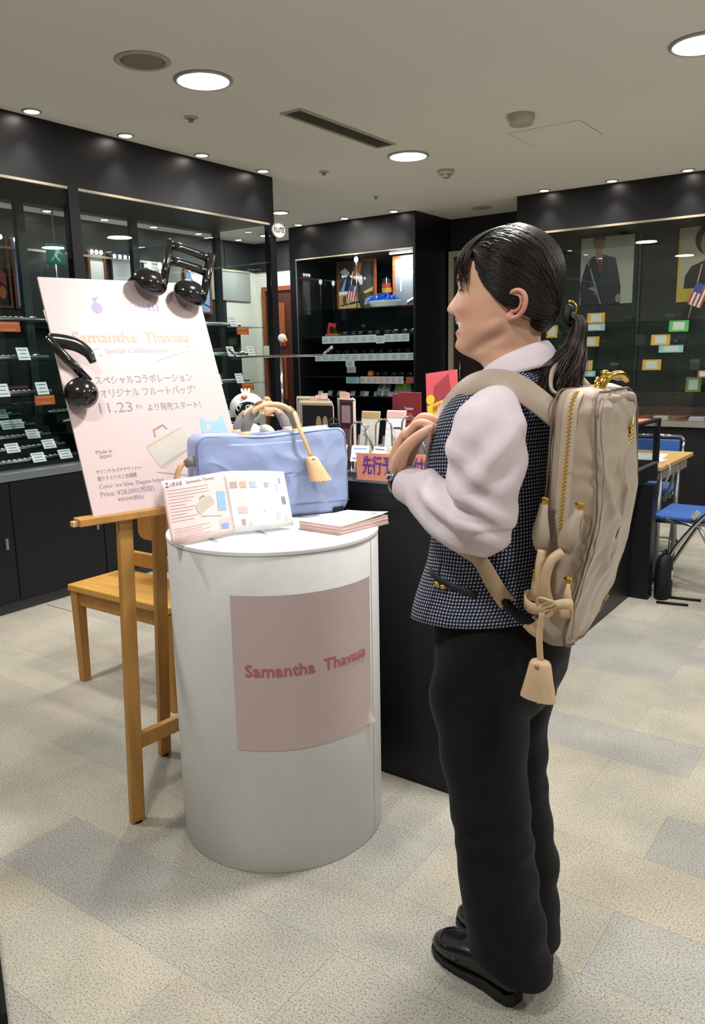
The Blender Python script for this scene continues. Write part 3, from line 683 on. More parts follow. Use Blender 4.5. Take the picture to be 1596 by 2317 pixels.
def us_flag(label, loc, s=1.0, rz=0):
    t = thing('small_flag', label, 'flag', loc, rz)
    MB().tube([(0, 0, 0), (0.03 * s, 0, 0.16 * s), (0.075 * s, 0, 0.40 * s)], 0.004 * s, 8).build('stick', STICK, t, True)
    MB().lathe([(0.02 * s, 0), (0.018 * s, 0.012 * s), (0.004 * s, 0.016 * s)], n=14, cap=True).build('foot', BLACK2, t, True)
    a0 = Vector((0.048 * s, -0.006, 0.27 * s)); u = Vector((-0.085, 0, -0.215)).normalized() * 0.16 * s; v = Vector((0.13, 0, -0.055)).normalized() * 0.1 * s
    def pt(i, j): return a0 + u * i + v * j + Vector((0, -0.012 * math.sin(3 * i + 2 * j), 0))
    for k in range(7):
        MB().grid(lambda a, b, k=k: pt(b, (k + a) / 7), 1, 6).build('stripe', C_RED if k % 2 == 0 else C_WHITE, t, solid=0.0012)
    MB().grid(lambda a, b: pt(b * 0.42, a * 0.57) + Vector((0, -0.002, 0)), 2, 4).build('canton', M('flag_blue', '#39508f', 0.6), t, solid=0.0012)
    return t
us_flag('small striped flag with blue canton on a stick in front of the framed poster', (-4.99, 6.98, 1.84), 0.95)
t = thing('tinsel_bowl', 'white oval bowl heaped with blue tinsel on a glass shelf', 'bowl', (-4.55, 7.0, 1.84))
mb = MB(); mb.rings([[Vector((a * math.cos(th), a * 0.55 * math.sin(th), z)) for th in [2 * PI * i / 32 for i in range(32)]] for a, z in ((0.12, 0), (0.155, 0.02), (0.185, 0.06), (0.19, 0.066), (0.18, 0.062), (0.15, 0.03))], True, True)
mb.build('bowl', WHITE, t, True)
mb = MB(); rb = random.Random(9)
for i in range(420):
    a = rb.uniform(0, 2 * PI); rr = math.sqrt(rb.random()); x, y = 0.17 * rr * math.cos(a), 0.09 * rr * math.sin(a)
    z0 = 0.05 + 0.06 * (1 - rr * rr); d = Vector((rb.gauss(x * 3, 0.5), rb.gauss(y * 3, 0.5), rb.uniform(0.3, 1.2))).normalized() * rb.uniform(0.02, 0.05)
    p = Vector((x, y, z0)); wv = d.orthogonal().normalized() * 0.006
    mb.add([p - wv, p + wv, p + d + wv, p + d - wv], [(0, 1, 2, 3)])
o = mb.build('tinsel', M('tinsel_blue', '#1f4fae', 0.25, metal=0.3), t); o['kind'] = 'stuff'
t = thing('small_flag', 'small black, red and gold flag stuck in the blue tinsel', 'flag', (-4.50, 6.97, 1.93))
MB().tube([(0, 0, 0), (0, 0, 0.20)], 0.003, 8).build('stick', STICK, t, True)
for k, m in enumerate((C_DARK, C_RED, M('flag_gold', '#e0a02a', 0.5))):
    MB().grid(lambda a, b, k=k: Vector((-0.055 + a * (0.09 + 0.01 * k), -0.008 * math.sin(5 * a), 0.19 - 0.045 * (k + b))), 6, 1).build('stripe', m, t, solid=0.0012)
t = thing('desk_clock', 'small gold clock with a red panel on a wooden base in the cabinet', 'clock', (-5.13, 6.90, 1.597))
MB().bx(-0.08, 0.07, -0.04, 0.04, -0.025, 0.0).build('base', wood('clock_wood', '#a8692f', '#8a5224'), t, bevel=0.004)
MB().box((-0.02, 0.0, 0.055), (0.10, 0.01, 0.11), Matrix.Rotation(R(-8), 3, 'X') @ Matrix.Rotation(R(8), 3, 'Y')).build('panel', M('clock_red', '#a8262f', 0.4), t)
MB().cyl((0.005, -0.012, 0.045), (0.005, -0.03, 0.042), 0.035, n=24).build('dial', M('gold', '#d8c98a', 0.25, metal=1.0), t, angle=40)
MB().box((0.055, -0.02, 0.012), (0.05, 0.01, 0.03), Matrix.Rotation(R(40), 3, 'Y')).build('plate', M('gold', '#d8c98a', 0.25, metal=1.0), t)

# ---- back right poster case
rc = thing('display_case', 'wide black glass case with two portrait posters along the back wall', 'display case', (-1.2, 6.73, 0))
def R_(nm, m, *b, bev=0): return P_(nm, m, *b, par=rc, bev=bev)
XL, XR = -3.0, 1.6
R_('header', BLACK, XL, XR, 6.73, 7.40, 2.372, CEIL)
R_('trim_strip', BEIGE_TRIM, XL + 0.02, XR, 6.722, 6.732, 2.355, 2.372)
R_('side_panel', BLACK, XL, XL + 0.03, 6.74, 7.40, 0, 2.372)
R_('side_panel', BLACK, XR - 0.03, XR, 6.74, 7.40, 0, 2.372)
R_('back_panel', M('case_back_dim', '#2a2b28', 0.6), XL + 0.03, XR - 0.03, 7.30, 7.33, 0.8, 2.372)
R_('base', BLACK2, XL + 0.03, XR - 0.03, 6.76, 7.40, 0, 0.757)
R_('ledge', M('ledge_alu', '#8f8d82', 0.4, metal=0.4), XL + 0.03, XR - 0.03, 6.715, 7.32, 0.757, 0.80)
for x0, x1 in ((-2.965, -2.09), (-2.085, -1.2), (-1.195, -0.3), (-0.295, 0.6), (0.605, 1.57)):
    R_('glass_pane', GLASS, x0, x1, 6.735, 6.741, 0.80, 2.36)
for z in (1.60, 1.405, 1.205):
    for x0, x1 in ((-2.95, -2.10), (-2.07, -1.2), (-1.18, -0.3)):
        R_('glass_shelf', glass_mat('shelf_glass', '#d8ede8', 1.0), x0, x1, 6.85, 7.28, z - 0.008, z)
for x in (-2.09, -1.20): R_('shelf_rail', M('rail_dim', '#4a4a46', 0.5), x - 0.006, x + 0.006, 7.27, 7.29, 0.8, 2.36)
R_('riser', M('riser_brown', '#3a2418', 0.6), -2.4, -0.6, 6.95, 7.25, 0.80, 0.90)
R_('riser', M('riser_dark2', '#191815', 0.6), -2.8, -0.4, 7.05, 7.28, 0.90, 1.02)
t = poster('portrait_poster', 'grey poster of a figure in a dark suit and red tie holding a flute', (-2.62, 7.289, 1.775), (1, 0, 0), 0.47, 0.58, None, M('poster_grey', '#b9b6a8', 0.45), [
    ('suit', C_DARK, [(0.02, 0.0), (0.78, 0.0), (0.78, 0.25), (0.72, 0.5), (0.66, 0.68), (0.42, 0.74), (0.22, 0.72), (0.1, 0.6), (0.0, 0.3)]),
    ('shirt', C_GREY, [(0.27, 0.73), (0.43, 0.73), (0.38, 0.52)]), ('tie', M('tie_red', '#8e3d42', 0.5), [(0.33, 0.7), (0.38, 0.7), (0.4, 0.5), (0.37, 0.46)]), ('neck', C_SKIND, [(0.29, 0.84), (0.4, 0.84), (0.4, 0.71), (0.34, 0.66), (0.29, 0.71)]),
    ('face', C_SKIND, ell(0.345, 0.9, 0.105, 0.115)), ('hair', C_BROWN, [(0.23, 0.92), (0.25, 1.0), (0.45, 1.0), (0.455, 0.93), (0.4, 0.98), (0.28, 0.97)]),
    ('hand', C_SKIN, ell(0.24, 0.2, 0.10, 0.07)), ('hand', C_SKIN, ell(0.74, 0.08, 0.05, 0.06)), ('flute', C_GREY, [(0.12, 0.68), (0.145, 0.69), (0.43, 0.0), (0.4, 0.0)]), ('arm', M('print_dark2', '#2b2f38', 0.45), [(0.02, 0.3), (0.12, 0.58), (0.2, 0.6), (0.14, 0.25), (0.3, 0.2), (0.28, 0.12), (0.05, 0.18)])], group=None)
t = poster('portrait_poster', 'yellow bordered portrait poster of a dark haired figure in brown', (-1.78, 7.289, 1.76), (1, 0, 0), 0.55, 0.60, None, M('poster_yellow', '#c9a93c', 0.5), [
    ('backdrop', C_BEIGE, [(0.04, 0.2), (1.0, 0.2), (1.0, 1.0), (0.04, 1.0)]), ('clothes', M('print_umber', '#33261e', 0.5), [(0.1, 0.18), (0.95, 0.18), (0.95, 0.42), (0.62, 0.54), (0.42, 0.56), (0.2, 0.48), (0.11, 0.35)]),
    ('neck', C_SKIND, [(0.42, 0.6), (0.62, 0.6), (0.66, 0.42), (0.52, 0.3), (0.4, 0.44)]), ('hair', M('print_hair', '#1f1712', 0.5), ell(0.52, 0.83, 0.29, 0.24)), ('face', C_SKIN, ell(0.50, 0.78, 0.185, 0.215)), ('fringe', M('print_hair', '#1f1712', 0.5), [(0.3, 0.86), (0.34, 1.0), (0.74, 1.0), (0.72, 0.84), (0.6, 0.95), (0.4, 0.95)]),
    ('mouth', M('print_lip', '#8f4a45', 0.5), ell(0.48, 0.66, 0.06, 0.016)), ('flute', C_GREY, [(0.3, 0.1), (0.33, 0.1), (0.78, 0.55), (0.75, 0.56)]), ('caption', INK, [(0.7, 0.1), (0.95, 0.1), (0.95, 0.13), (0.7, 0.13)])])
us_flag('small striped flag leaning in front of the yellow bordered portrait', (-1.62, 7.05, 1.60), 1.10, R(8))
for lb, x, z, m, w_, h_ in (('yellow price card high on the left shelf of the poster case', -2.32, 1.60, CARDY, 0.15, 0.085), ('pale blue label under the highest yellow card of the poster case', -2.33, 1.537, CARDB, 0.19, 0.06),
                            ('yellow price card on the middle left shelf of the poster case', -2.36, 1.405, CARDY, 0.15, 0.085), ('yellow price card on the lower left shelf of the poster case', -2.41, 1.205, CARDY, 0.15, 0.085), ('pale blue label at the lower left shelf of the poster case', -2.36, 1.152, CARDB, 0.12, 0.05),
                            ('yellow price card next to the ponytail side of the poster case', -2.70, 1.488, CARDY, 0.10, 0.11),
                            ('yellow price card on the middle right shelf of the poster case', -1.78, 1.405, CARDY, 0.15, 0.085), ('pale blue label under the middle right shelf of the poster case', -1.69, 1.345, CARDB, 0.19, 0.06), ('yellow price card on the lower right shelf of the poster case', -1.84, 1.205, CARDY, 0.15, 0.085),
                            ('green and white card on the upper right shelf of the poster case', -1.64, 1.508, M('card_green', '#4fae54', 0.5), 0.15, 0.09), ('red and yellow tag on the lower right shelf of the poster case', -1.44, 1.143, M('card_red', '#b3372d', 0.5), 0.07, 0.06),
                            ('dull gold box card low in the poster case', -1.55, 1.02, M('card_gold', '#8f7f2a', 0.5), 0.12, 0.12)):
    c = card('price_card', lb, 'price card', (x, 7.065 if z == 1.02 else (6.865 if z in (1.60, 1.405, 1.205) else 6.848), z), w_, h_, 0, R(6), m, 0)
    mb = MB(); rot = Matrix.Rotation(-R(6), 3, 'X')
    mb.box(rot @ Vector((0, -0.0022, h_ * 0.5)), (w_ * 0.6, 0.001, h_ * 0.7), rot); mb.build('print', M('card_inset', '#c7c6bd', 0.6), c)
rj = random.Random(4)
for i in range(16):
    x = -2.75 + i * 0.11; z = (1.60, 1.405, 1.205)[i % 3]
    sh = ('upper', 'middle', 'lower')[i % 3]; t = thing('reed_box', 'small dark accessory box on the %s shelf of the poster case' % sh, 'box', (x, 7.05, z), rj.uniform(-0.2, 0.2), 'accessory boxes on the %s shelf' % sh)
    h = rj.uniform(0.05, 0.09)
    MB().bx(-0.035, 0.035, -0.02, 0.02, 0, h * 0.6).build('body', M('box_%d' % (i % 4), ('#1f2a26', '#2a2320', '#22242c', '#3a3a33')[i % 4], 0.3), t)
    MB().bx(-0.036, 0.036, -0.021, 0.021, h * 0.6, h).build('lid', M('boxl_%d' % (i % 3), ('#3a4a44', '#4a4640', '#5b5b58')[i % 3], 0.2), t)
for i in range(14):
    x = -2.3 + i * 0.14
    cn = ('brown', 'pale lilac', 'green', 'plum', 'pale grey')[i % 5]; t = thing('folded_cloth', '%s folded pouch laid out on the base of the poster case' % cn, 'cloth', (x, 6.86, 0.80), rj.uniform(-0.1, 0.1), '%s pouches in the poster case' % cn)
    m = M('pouch_%d' % (i % 5), ('#6b3f2a', '#b8aebb', '#3f6f66', '#5b2b44', '#a8a79e')[i % 5], 0.7)
    MB().bx(-0.06, 0.06, -0.05, 0.05, 0, 0.014).build('lower_fold', m, t, bevel=0.005)
    MB().bx(-0.055, 0.058, -0.045, 0.05, 0.014, 0.03).build('upper_fold', m, t, bevel=0.006)
# ================================================================ EASEL, BOARD, CHAIR
OAK = wood('oak', '#bd8c4a', '#a97838', (25, 25, 2.0), 0.45)
OAKH = wood('oak_seat', '#d2a04f', '#c08e3e', (3, 30, 30), 0.4)
_ps, _ta = R(15.367), R(22.644)
B_O = Vector((-1.867, 1.361, 0.948)); B_E = Vector((math.sin(_ps), math.cos(_ps), 0)); _bn = Vector((math.cos(_ps), -math.sin(_ps), 0))
B_U = Vector((0, 0, 1)) * math.cos(_ta) - _bn * math.sin(_ta); B_N = _bn * math.cos(_ta) + Vector((0, 0, 1)) * math.sin(_ta)
def bp(s, t, d=0): return B_O + B_E * s + B_U * t + B_N * d
BW, BH = 0.515, 0.728

ez = thing('easel', 'light oak display easel holding the pink announcement board', 'easel', (-1.86, 1.55, 0))
def EZ(p): return Vector(p) - Vector((-1.86, 1.55, 0))
def beam(mb, a, b, w, d, up):
    a, b = Vector(a), Vector(b); t = (b - a).normalized(); u = Vector(up); u = (u - t * u.dot(t)).normalized(); s = t.cross(u)
    r = [s * x + u * y for x, y in ((-w / 2, -d / 2), (w / 2, -d / 2), (w / 2, d / 2), (-w / 2, d / 2))]
    return mb.rings([[a + q for q in r], [b + q for q in r]])
nb = Vector((_bn.x, _bn.y, 0))
LT = B_O + B_E * 0.095 - nb * 0.015; LT.z = 0.938
RT = B_O + B_E * 0.40 - nb * 0.035; RT.z = 0.938
LF, RF, BF = Vector((-1.822, 1.392, 0.0)), Vector((-1.800, 1.872, 0.0)), Vector((-2.071, 1.722, 0.0))
for a, b in ((LF, LT), (RF, RT)):
    beam(MB(), EZ(a), EZ(b), 0.042, 0.026, nb).build('leg', OAK, ez, bevel=0.003)
beam(MB(), EZ(BF), EZ(bp(0.26, 0.20, -0.045)), 0.04, 0.026, nb).build('rear_leg', OAK, ez, bevel=0.003)
beam(MB(), EZ(LF.lerp(LT, 0.265)), EZ(RF.lerp(RT, 0.265)), 0.024, 0.046, (0, 0, 1)).build('cross_bar', OAK, ez, bevel=0.002)
led = beam(MB(), EZ(bp(-0.05, 0, 0.0) + Vector((0, 0, -0.0108))), EZ(bp(0.565, 0, 0.0) + Vector((0, 0, -0.0108))), 0.05, 0.022, (0, 0, 1)).build('ledge', OAK, ez, bevel=0.003)
beam(MB(), EZ(bp(-0.064, 0, 0.0) + Vector((0, 0, -0.014))), EZ(bp(-0.05, 0, 0.0) + Vector((0, 0, -0.014))), 0.022, 0.014, (0, 0, 1)).build('ledge_peg', M('peg', '#cfae72', 0.5), led)
beam(MB(), EZ(bp(0.26, -0.01, -0.028)), EZ(bp(0.26, 0.70, -0.028)), 0.04, 0.024, B_N).build('mast', OAK, ez, bevel=0.003)
beam(MB(), EZ(bp(0.06, 0.42, -0.0098)), EZ(bp(0.46, 0.42, -0.0098)), 0.006, 0.05, B_U).build('back_rail', OAK, ez)
for p in (LF, RF, BF): MB().cyl(EZ(p), EZ(p) + Vector((0, 0, 0.006)), 0.017, n=12).build('foot', BLACK2, ez)

PINK = M('board_pink', '#cdb8b7', 0.38, spec=0.35)
bd = thing('poster_board', 'pale pink announcement board for a flute bag, standing on the oak easel', 'sign', B_O)
def BD(p): return Vector(p) - B_O
bx_ = MB(); bx_.poly([BD(bp(0, 0, 0)), BD(bp(BW, 0, 0)), BD(bp(BW, BH, 0)), BD(bp(0, BH, 0))], B_N * -0.007)
bx_.build('panel', PINK, bd)
def btext(name, txt, s0, s1, t, size, m, **kw):
    return text_fit(txt, s1 - s0, size, BD(bp(s0, t, 0.0006)), B_E, B_U, **kw).build(name, m, bd)
T_OR = M('ink_salmon', '#d8a590', 0.5); T_GR = M('ink_soft_grey', '#928a8f', 0.6); T_PK = M('ink_soft_pink', '#cdb3b4', 0.6); T_PU = M('ink_purple', '#b0a3c6', 0.6)
btext('title', 'Samantha', 0.059, 0.260, 0.537, 0.048, T_OR, bold=0.0008); btext('title', 'Thavasa', 0.287, 0.438, 0.537, 0.048, T_OR, bold=0.0008)
btext('subtitle', 'Special Collaboration', 0.15, 0.351, 0.495, 0.024, T_PK)
btext('lettering', 'スペシャルコラボレーション', 0.097, 0.414, 0.400, 0.030, T_GR)
btext('lettering', '“オリジナル フルートバッグ”', 0.092, 0.418, 0.359, 0.030, T_GR)
btext('date', '11.23', 0.09, 0.192, 0.314, 0.044, T_GR)
btext('lettering', 'fri', 0.204, 0.222, 0.314, 0.018, T_GR)
btext('lettering', 'より発売スタート！', 0.24, 0.42, 0.308, 0.027, T_GR)
btext('lettering', 'Made in', 0.049, 0.097, 0.184, 0.017, T_GR)
btext('lettering', 'Japan', 0.055, 0.092, 0.171, 0.017, T_GR)
btext('lettering', 'サマンサタバサデザイナー', 0.036, 0.173, 0.124, 0.015, T_GR)
btext('lettering', '選りすぐりの２色展開', 0.035, 0.154, 0.104, 0.015, T_GR)
btext('lettering', 'Color: Ice blue, Elegant beige', 0.035, 0.234, 0.081, 0.017, T_GR)
btext('price', 'Price: ¥28,000(税抜)', 0.034, 0.199, 0.058, 0.020, T_GR)
btext('lettering', '¥30,240(税込)', 0.081, 0.160, 0.037, 0.014, T_GR)
def bshape(name, m, pts, h=0.0006, base=0.0002):
    return MB().poly([BD(bp(s, t, base)) for s, t in pts], B_N * h).build(name, m, bd)
bshape('logo', T_PU, ell(0.157, 0.634, 0.017, 0.018, 20)); bshape('logo', T_PU, [(0.150, 0.652), (0.156, 0.668), (0.168, 0.672), (0.160, 0.656)])
bshape('logo', T_PU, [(0.148, 0.668), (0.156, 0.660), (0.150, 0.657)])
LPU = M('ink_pale_purple', '#cfc0d6', 0.6)
for i in range(9):
    x = 0.235 + i * 0.0145
    bshape('logo', LPU if i < 6 else T_PU, [(x, 0.628), (x + 0.010, 0.628), (x + 0.008, 0.652), (x + 0.002, 0.652)])
for k, (cx, cy) in enumerate(((0.121, 0.490), (0.434, 0.500))):
    q = 0.012 if k == 0 else 0.009
    bshape('note_print', T_PK, ell(cx - q, cy - q, q * 0.4, q * 0.3, 10)); bshape('note_print', T_PK, ell(cx + q, cy - q * 0.7, q * 0.4, q * 0.3, 10))
    bshape('note_print', T_PK, [(cx - q, cy + q * 0.6), (cx + q, cy + q), (cx + q, cy + q * 1.3), (cx - q, cy + q * 0.9)])
bshape('flute_print', T_PK, [(0.309, 0.459), (0.311, 0.464), (0.415, 0.492), (0.415, 0.488)])
# printed photographs of the bags
BGY = M('print_bag_grey', '#b9b3a8', 0.5); BGY2 = M('print_bag_grey2', '#a39c90', 0.5); TANP = M('print_tan', '#d9b99a', 0.5); BLP = M('print_bag_blue', '#8fb4dd', 0.5); BRP = M('print_strap', '#a67b6c', 0.5)
bshape('bag_print', BGY, [(0.204, 0.184), (0.208, 0.194), (0.325, 0.240), (0.337, 0.236), (0.360, 0.184), (0.355, 0.172), (0.245, 0.116), (0.234, 0.118)])
bshape('bag_print', BGY2, [(0.205, 0.186), (0.330, 0.2385), (0.331, 0.2365), (0.206, 0.183)], 0.0004, 0.0008)
bshape('bag_print', BGY2, [(0.234, 0.118), (0.355, 0.172), (0.360, 0.184), (0.356, 0.186), (0.352, 0.176), (0.238, 0.124)], 0.0004, 0.0008)
bshape('bag_print', BRP, [(0.240, 0.213), (0.238, 0.238), (0.275, 0.254), (0.287, 0.238), (0.283, 0.236), (0.274, 0.248), (0.243, 0.234), (0.244, 0.214)], 0.0004, 0.0006)
bshape('bag_print', TANP, [(0.240, 0.196), (0.250, 0.198), (0.256, 0.177), (0.240, 0.174)], 0.0004, 0.0009)
bshape('bag_print', BLP, [(0.400, 0.10), (0.402, 0.255), (0.416, 0.268), (0.424, 0.252), (0.468, 0.252), (0.478, 0.266), (0.490, 0.262), (0.492, 0.10)])
bshape('bag_print', TANP, [(0.420, 0.240), (0.430, 0.242), (0.432, 0.222), (0.419, 0.222)], 0.0004, 0.0009)
bshape('bag_print', BRP, [(0.360, 0.188), (0.395, 0.205), (0.397, 0.201), (0.362, 0.183)])
bshape('bag_print', M('ink_dim', '#9b9296', 0.6), [(0.219, 0.107), (0.352, 0.078), (0.352, 0.075), (0.219, 0.104)])

# glossy black music notes clipped to the board
GLOSS = M('gloss_vinyl', '#0b0b0d', 0.16, spec=0.6, coat=0.6)
def BP3(s, t, d): return bp(s, t, d)
nt_ = thing('music_note', 'glossy black double music note clipped to the top corner of the board', 'decoration', bp(0.45, 0.73, 0.05))
NO = Vector(nt_.location)
rotb = Matrix((B_E, B_U, B_N)).transposed()
def note_head(c, par, o, r=(0.056, 0.043, 0.036), ang=0.3):
    MB().ellipsoid(c - o, r, 28, 18, rotb @ Matrix.Rotation(ang, 3, 'Z')).build('note_head', GLOSS, par, True)
h1, h2 = bp(0.330, 0.705, 0.04), bp(0.462, 0.672, 0.04)
note_head(h1, nt_, NO, ang=-0.35); note_head(h2, nt_, NO, ang=-0.35)
s1b, s1t = bp(0.375, 0.700, 0.045), bp(0.428, 0.846, 0.05)
s2b, s2t = bp(0.508, 0.668, 0.045), bp(0.568, 0.805, 0.05)
MB().tube([p - NO for p in (s1b, s1b.lerp(s1t, 0.5), s1t, s1t + (s1t - s1b) * 0.04)], [0.012, 0.0125, 0.013, 0.008], 14).build('stem', GLOSS, nt_, True)
MB().tube([p - NO for p in (s2b, s2b.lerp(s2t, 0.5), s2t, s2t + (s2t - s2b) * 0.03)], [0.012, 0.014, 0.016, 0.010], 14).build('stem', GLOSS, nt_, True)
for f in (0.92, 0.56):
    a, b = s1b.lerp(s1t, f), s2b.lerp(s2t, f)
    MB().tube([p - NO for p in (a, a.lerp(b, 0.3) + B_U * 0.004, a.lerp(b, 0.7) + B_U * 0.003, b)], [0.013, 0.012, 0.0125, 0.014], 14, flat=(0.9, 1.25), up=B_U).build('beam', GLOSS, nt_, True)
MB().box(bp(0.36, 0.712, 0.004) - NO, (0.02, 0.012, 0.012), rotb).build('clip', BLACK2, nt_)
nt2 = thing('music_note', 'glossy black eighth note with curled flag clipped to the side of the board', 'decoration', bp(0.04, 0.352, 0.05))
NO2 = Vector(nt2.location)
MB().ellipsoid(bp(0.030, 0.348, 0.045) - NO2, (0.048, 0.046, 0.04), 28, 18, rotb).build('note_head', GLOSS, nt2, True)
p0_, p1_ = bp(0.058, 0.380, 0.05), bp(-0.040, 0.512, 0.062)
MB().tube([p - NO2 for p in (p0_, p0_.lerp(p1_, 0.5), p0_.lerp(p1_, 0.95), p1_)], [0.0125, 0.013, 0.0135, 0.008], 14).build('stem', GLOSS, nt2, True)
fp = catmull([bp(-0.030, 0.508, 0.055), bp(0.005, 0.505, 0.05), bp(0.046, 0.494, 0.048), bp(0.076, 0.470, 0.046), bp(0.086, 0.440, 0.044)], 5)
MB().tube([p - NO2 for p in fp], [0.010 + 0.009 * math.sin(PI * min(1, 0.25 + 0.75 * i / (len(fp) - 1))) for i in range(len(fp))], 14, flat=(0.8, 1.15), up=B_U).build('flag', GLOSS, nt2, True)
MB().box(bp(0.014, 0.36, 0.005) - NO2, (0.02, 0.012, 0.014), rotb).build('clip', BLACK2, nt2)

# bench chair behind the easel
ch = thing('wooden_bench', 'oak bench seat with a low back rail behind the easel', 'bench', (-2.59, 2.10, 0))
def CH(*b): return (b[0] + 2.59, b[1] + 2.59, b[2] - 2.10, b[3] - 2.10, b[4], b[5])
MB().bx(*CH(-2.905, -2.275, 1.955, 2.255, 0.412, 0.440)).build('seat', OAKH, ch, bevel=0.004)
for b in ((-2.885, -2.295, 1.975, 1.995, 0.345, 0.405), (-2.885, -2.295, 2.215, 2.235, 0.345, 0.405), (-2.885, -2.865, 1.98, 2.235, 0.345, 0.405), (-2.315, -2.295, 1.98, 2.235, 0.345, 0.405)):
    MB().bx(*CH(*b)).build('apron', OAK, ch, bevel=0.002)
for x in (-2.90, -2.325):
    for y in (1.962, 2.208):
        MB().rings([[Vector((x + 2.59 + dx * k + 0.0225 * (1 - k), y - 2.10 + dy * k + 0.0225 * (1 - k), z)) for dx, dy in ((0, 0), (0.045, 0), (0.045, 0.045), (0, 0.045))] for z, k in ((0, 0.8), (0.412, 1.0))]).build('leg', OAK, ch, bevel=0.002)
for x in (-2.89, -2.325):
    MB().bx(*CH(x, x + 0.04, 2.245, 2.27, 0.36, 0.70)).build('back_post', OAK, ch, bevel=0.004)
MB().bx(*CH(-2.89, -2.285, 2.235, 2.262, 0.47, 0.535)).build('back_rail', OAK, ch, bevel=0.004)
mb = MB(); mb.poly([Vector((x + 2.59, 0.142, z)) for x, z in [(-2.77, 0.70), (-2.77, 0.625), (-2.755, 0.605), (-2.73, 0.598), (-2.42, 0.598), (-2.40, 0.61), (-2.39, 0.63), (-2.39, 0.70)]], (0, 0.02, 0)); mb.build('back_splat', OAK, ch, bevel=0.003)
MB().bx(*CH(-2.89, -2.285, 2.24, 2.268, 0.69, 0.735)).build('top_rail', OAK, ch, bevel=0.006)

# ================================================================ ROUND PEDESTAL
CX, CY, CR, CHT = -1.48, 1.68, 0.30, 0.90
WPAPER = M('pedestal_white', '#d5d5d4', 0.5, spec=0.3, noise=(30, '#cfcfce', 0.3))
ped = thing('pedestal', 'white cylindrical display pedestal with a pink sheet on its side', 'pedestal', (CX, CY, 0))
MB().lathe([(CR - 0.002, 0.0), (CR, 0.004), (CR, CHT - 0.012), (CR - 0.001, CHT - 0.011)], n=96).build('drum', WPAPER, ped, True)
MB().lathe([(CR + 0.0015, CHT - 0.011), (CR + 0.002, CHT - 0.006), (CR + 0.001, CHT - 0.001), (CR - 0.004, CHT), (0.15, CHT), (0.001, CHT)], n=96, cap=False).build('top', M('pedestal_top', '#e6e6e4', 0.45), ped, angle=40)
MB().grid(lambda u, v: Vector(((CR + 0.0006) * math.cos(R(12 + 0.5 * u)), (CR + 0.0006) * math.sin(R(12 + 0.5 * u)), 0.004 + v * (CHT - 0.02))), 1, 10).build('seam', M('seam_grey', '#bfbfbd', 0.6), ped)
SHEET = M('pink_sheet', '#cdb9b9', 0.42, spec=0.4, bump=(9, 0.35, 0.004))
def cyl_pt(deg, z, d=0.0): return Vector(((CR + d) * math.cos(R(deg)), (CR + d) * math.sin(R(deg)), z))
sheet = MB().grid(lambda u, v: cyl_pt(-71.5 + 80.7 * u, 0.362 + 0.424 * v, 0.0016 + (0.012 * max(0, u - 0.93) / 0.07 * max(0, 0.06 - v) / 0.06) + 0.0007 * math.sin(9 * u + 5 * v) * u), 60, 30).build('pink_sheet', SHEET, ped, True)
tm = text_mb('Samantha', 0.05, bold=0.0008); tm2 = text_mb('Thavasa', 0.05, bold=0.0008)
T_ROSE = M('ink_rose', '#c06a74', 0.5)
def wrap(mb, a0, a1, z, hgt):
    xs = [p[0] for p in mb.v]; x0, x1 = min(xs), max(xs); ys = [p[1] for p in mb.v]; ymax = max(ys)
    mb.v = [tuple(cyl_pt(a0 + (a1 - a0) * (x - x0) / (x1 - x0), z + y * hgt, 0.0030 + zz)) for x, y, zz in mb.v]; return mb
wrap(tm, -65.5, -30.5, 0.583, 0.92).build('lettering', T_ROSE, sheet); wrap(tm2, -25.8, 3.2, 0.583, 0.92).build('lettering', T_ROSE, sheet)

# brochure on an acrylic rest
PAPERW = M('paper_white', '#e9e9e8', 0.4, spec=0.3); PAPERP = M('paper_pink', '#e3c9c6', 0.42, spec=0.3)
br = thing('open_brochure', 'open pink and white bag brochure propped on a clear rest', 'brochure', (-1.497, 1.537, CHT))
BO = Vector((-1.497, 1.537, CHT)); bA, bB, bC = Vector((-1.536, 1.349, 0)), Vector((-1.497, 1.537, 0)), Vector((-1.412, 1.69, 0))
_n = Vector((0.93, -0.36, 0)).normalized(); _l = R(18)
def page(which, u, v, d=0.0):
    a, b = (bA, bB) if which == 0 else (bB, bC)
    p = a.lerp(b, u); bow = _n * (0.012 * math.sin(PI * u) * (1 if which else 0.6))
    h = 0.17 * v * (1 - (0.09 * u * u if which else 0.0))
    up = Vector((0, 0, math.cos(_l))) - _n * math.sin(_l)
    z0 = 0.006 + (0.004 * u if which == 0 else 0.004)
    return p + bow + up * h + Vector((0, 0, z0)) - Vector((BO.x, BO.y, 0)) + _n * d + Vector((0, 0, d * 0.3))
pg = []
for wch, m in ((0, PAPERP), (1, PAPERW)):
    pg.append(MB().grid(lambda u, v, w_=wch: page(w_, u, v), 20, 8).build('page', m, br, True, solid=0.0008))
def pshape(wch, nm, m, u0, u1, v0, v1, d=0.0011):
    return MB().grid(lambda u, v: page(wch, u0 + (u1 - u0) * u, v0 + (v1 - v0) * v, d), 6, 2).build(nm, m, pg[wch])
def ptext(wch, txt, u0, u1, v, size, m):
    mb = text_mb(txt, size); xs = [p[0] for p in mb.v]; x0, x1 = min(xs), max(xs)
    mb.v = [tuple(page(wch, u0 + (u1 - u0) * (x - x0) / (x1 - x0), v + y / 0.17, 0.0013)) for x, y, z in mb.v]; mb.build('lettering', m, pg[wch])
ptext(0, 'Z', 0.05, 0.10, 0.92, 0.018, BLACK2); ptext(0, '山野楽器', 0.11, 0.30, 0.925, 0.012, INK); ptext(0, 'Samantha Thavasa', 0.36, 0.82, 0.93, 0.012, INK)
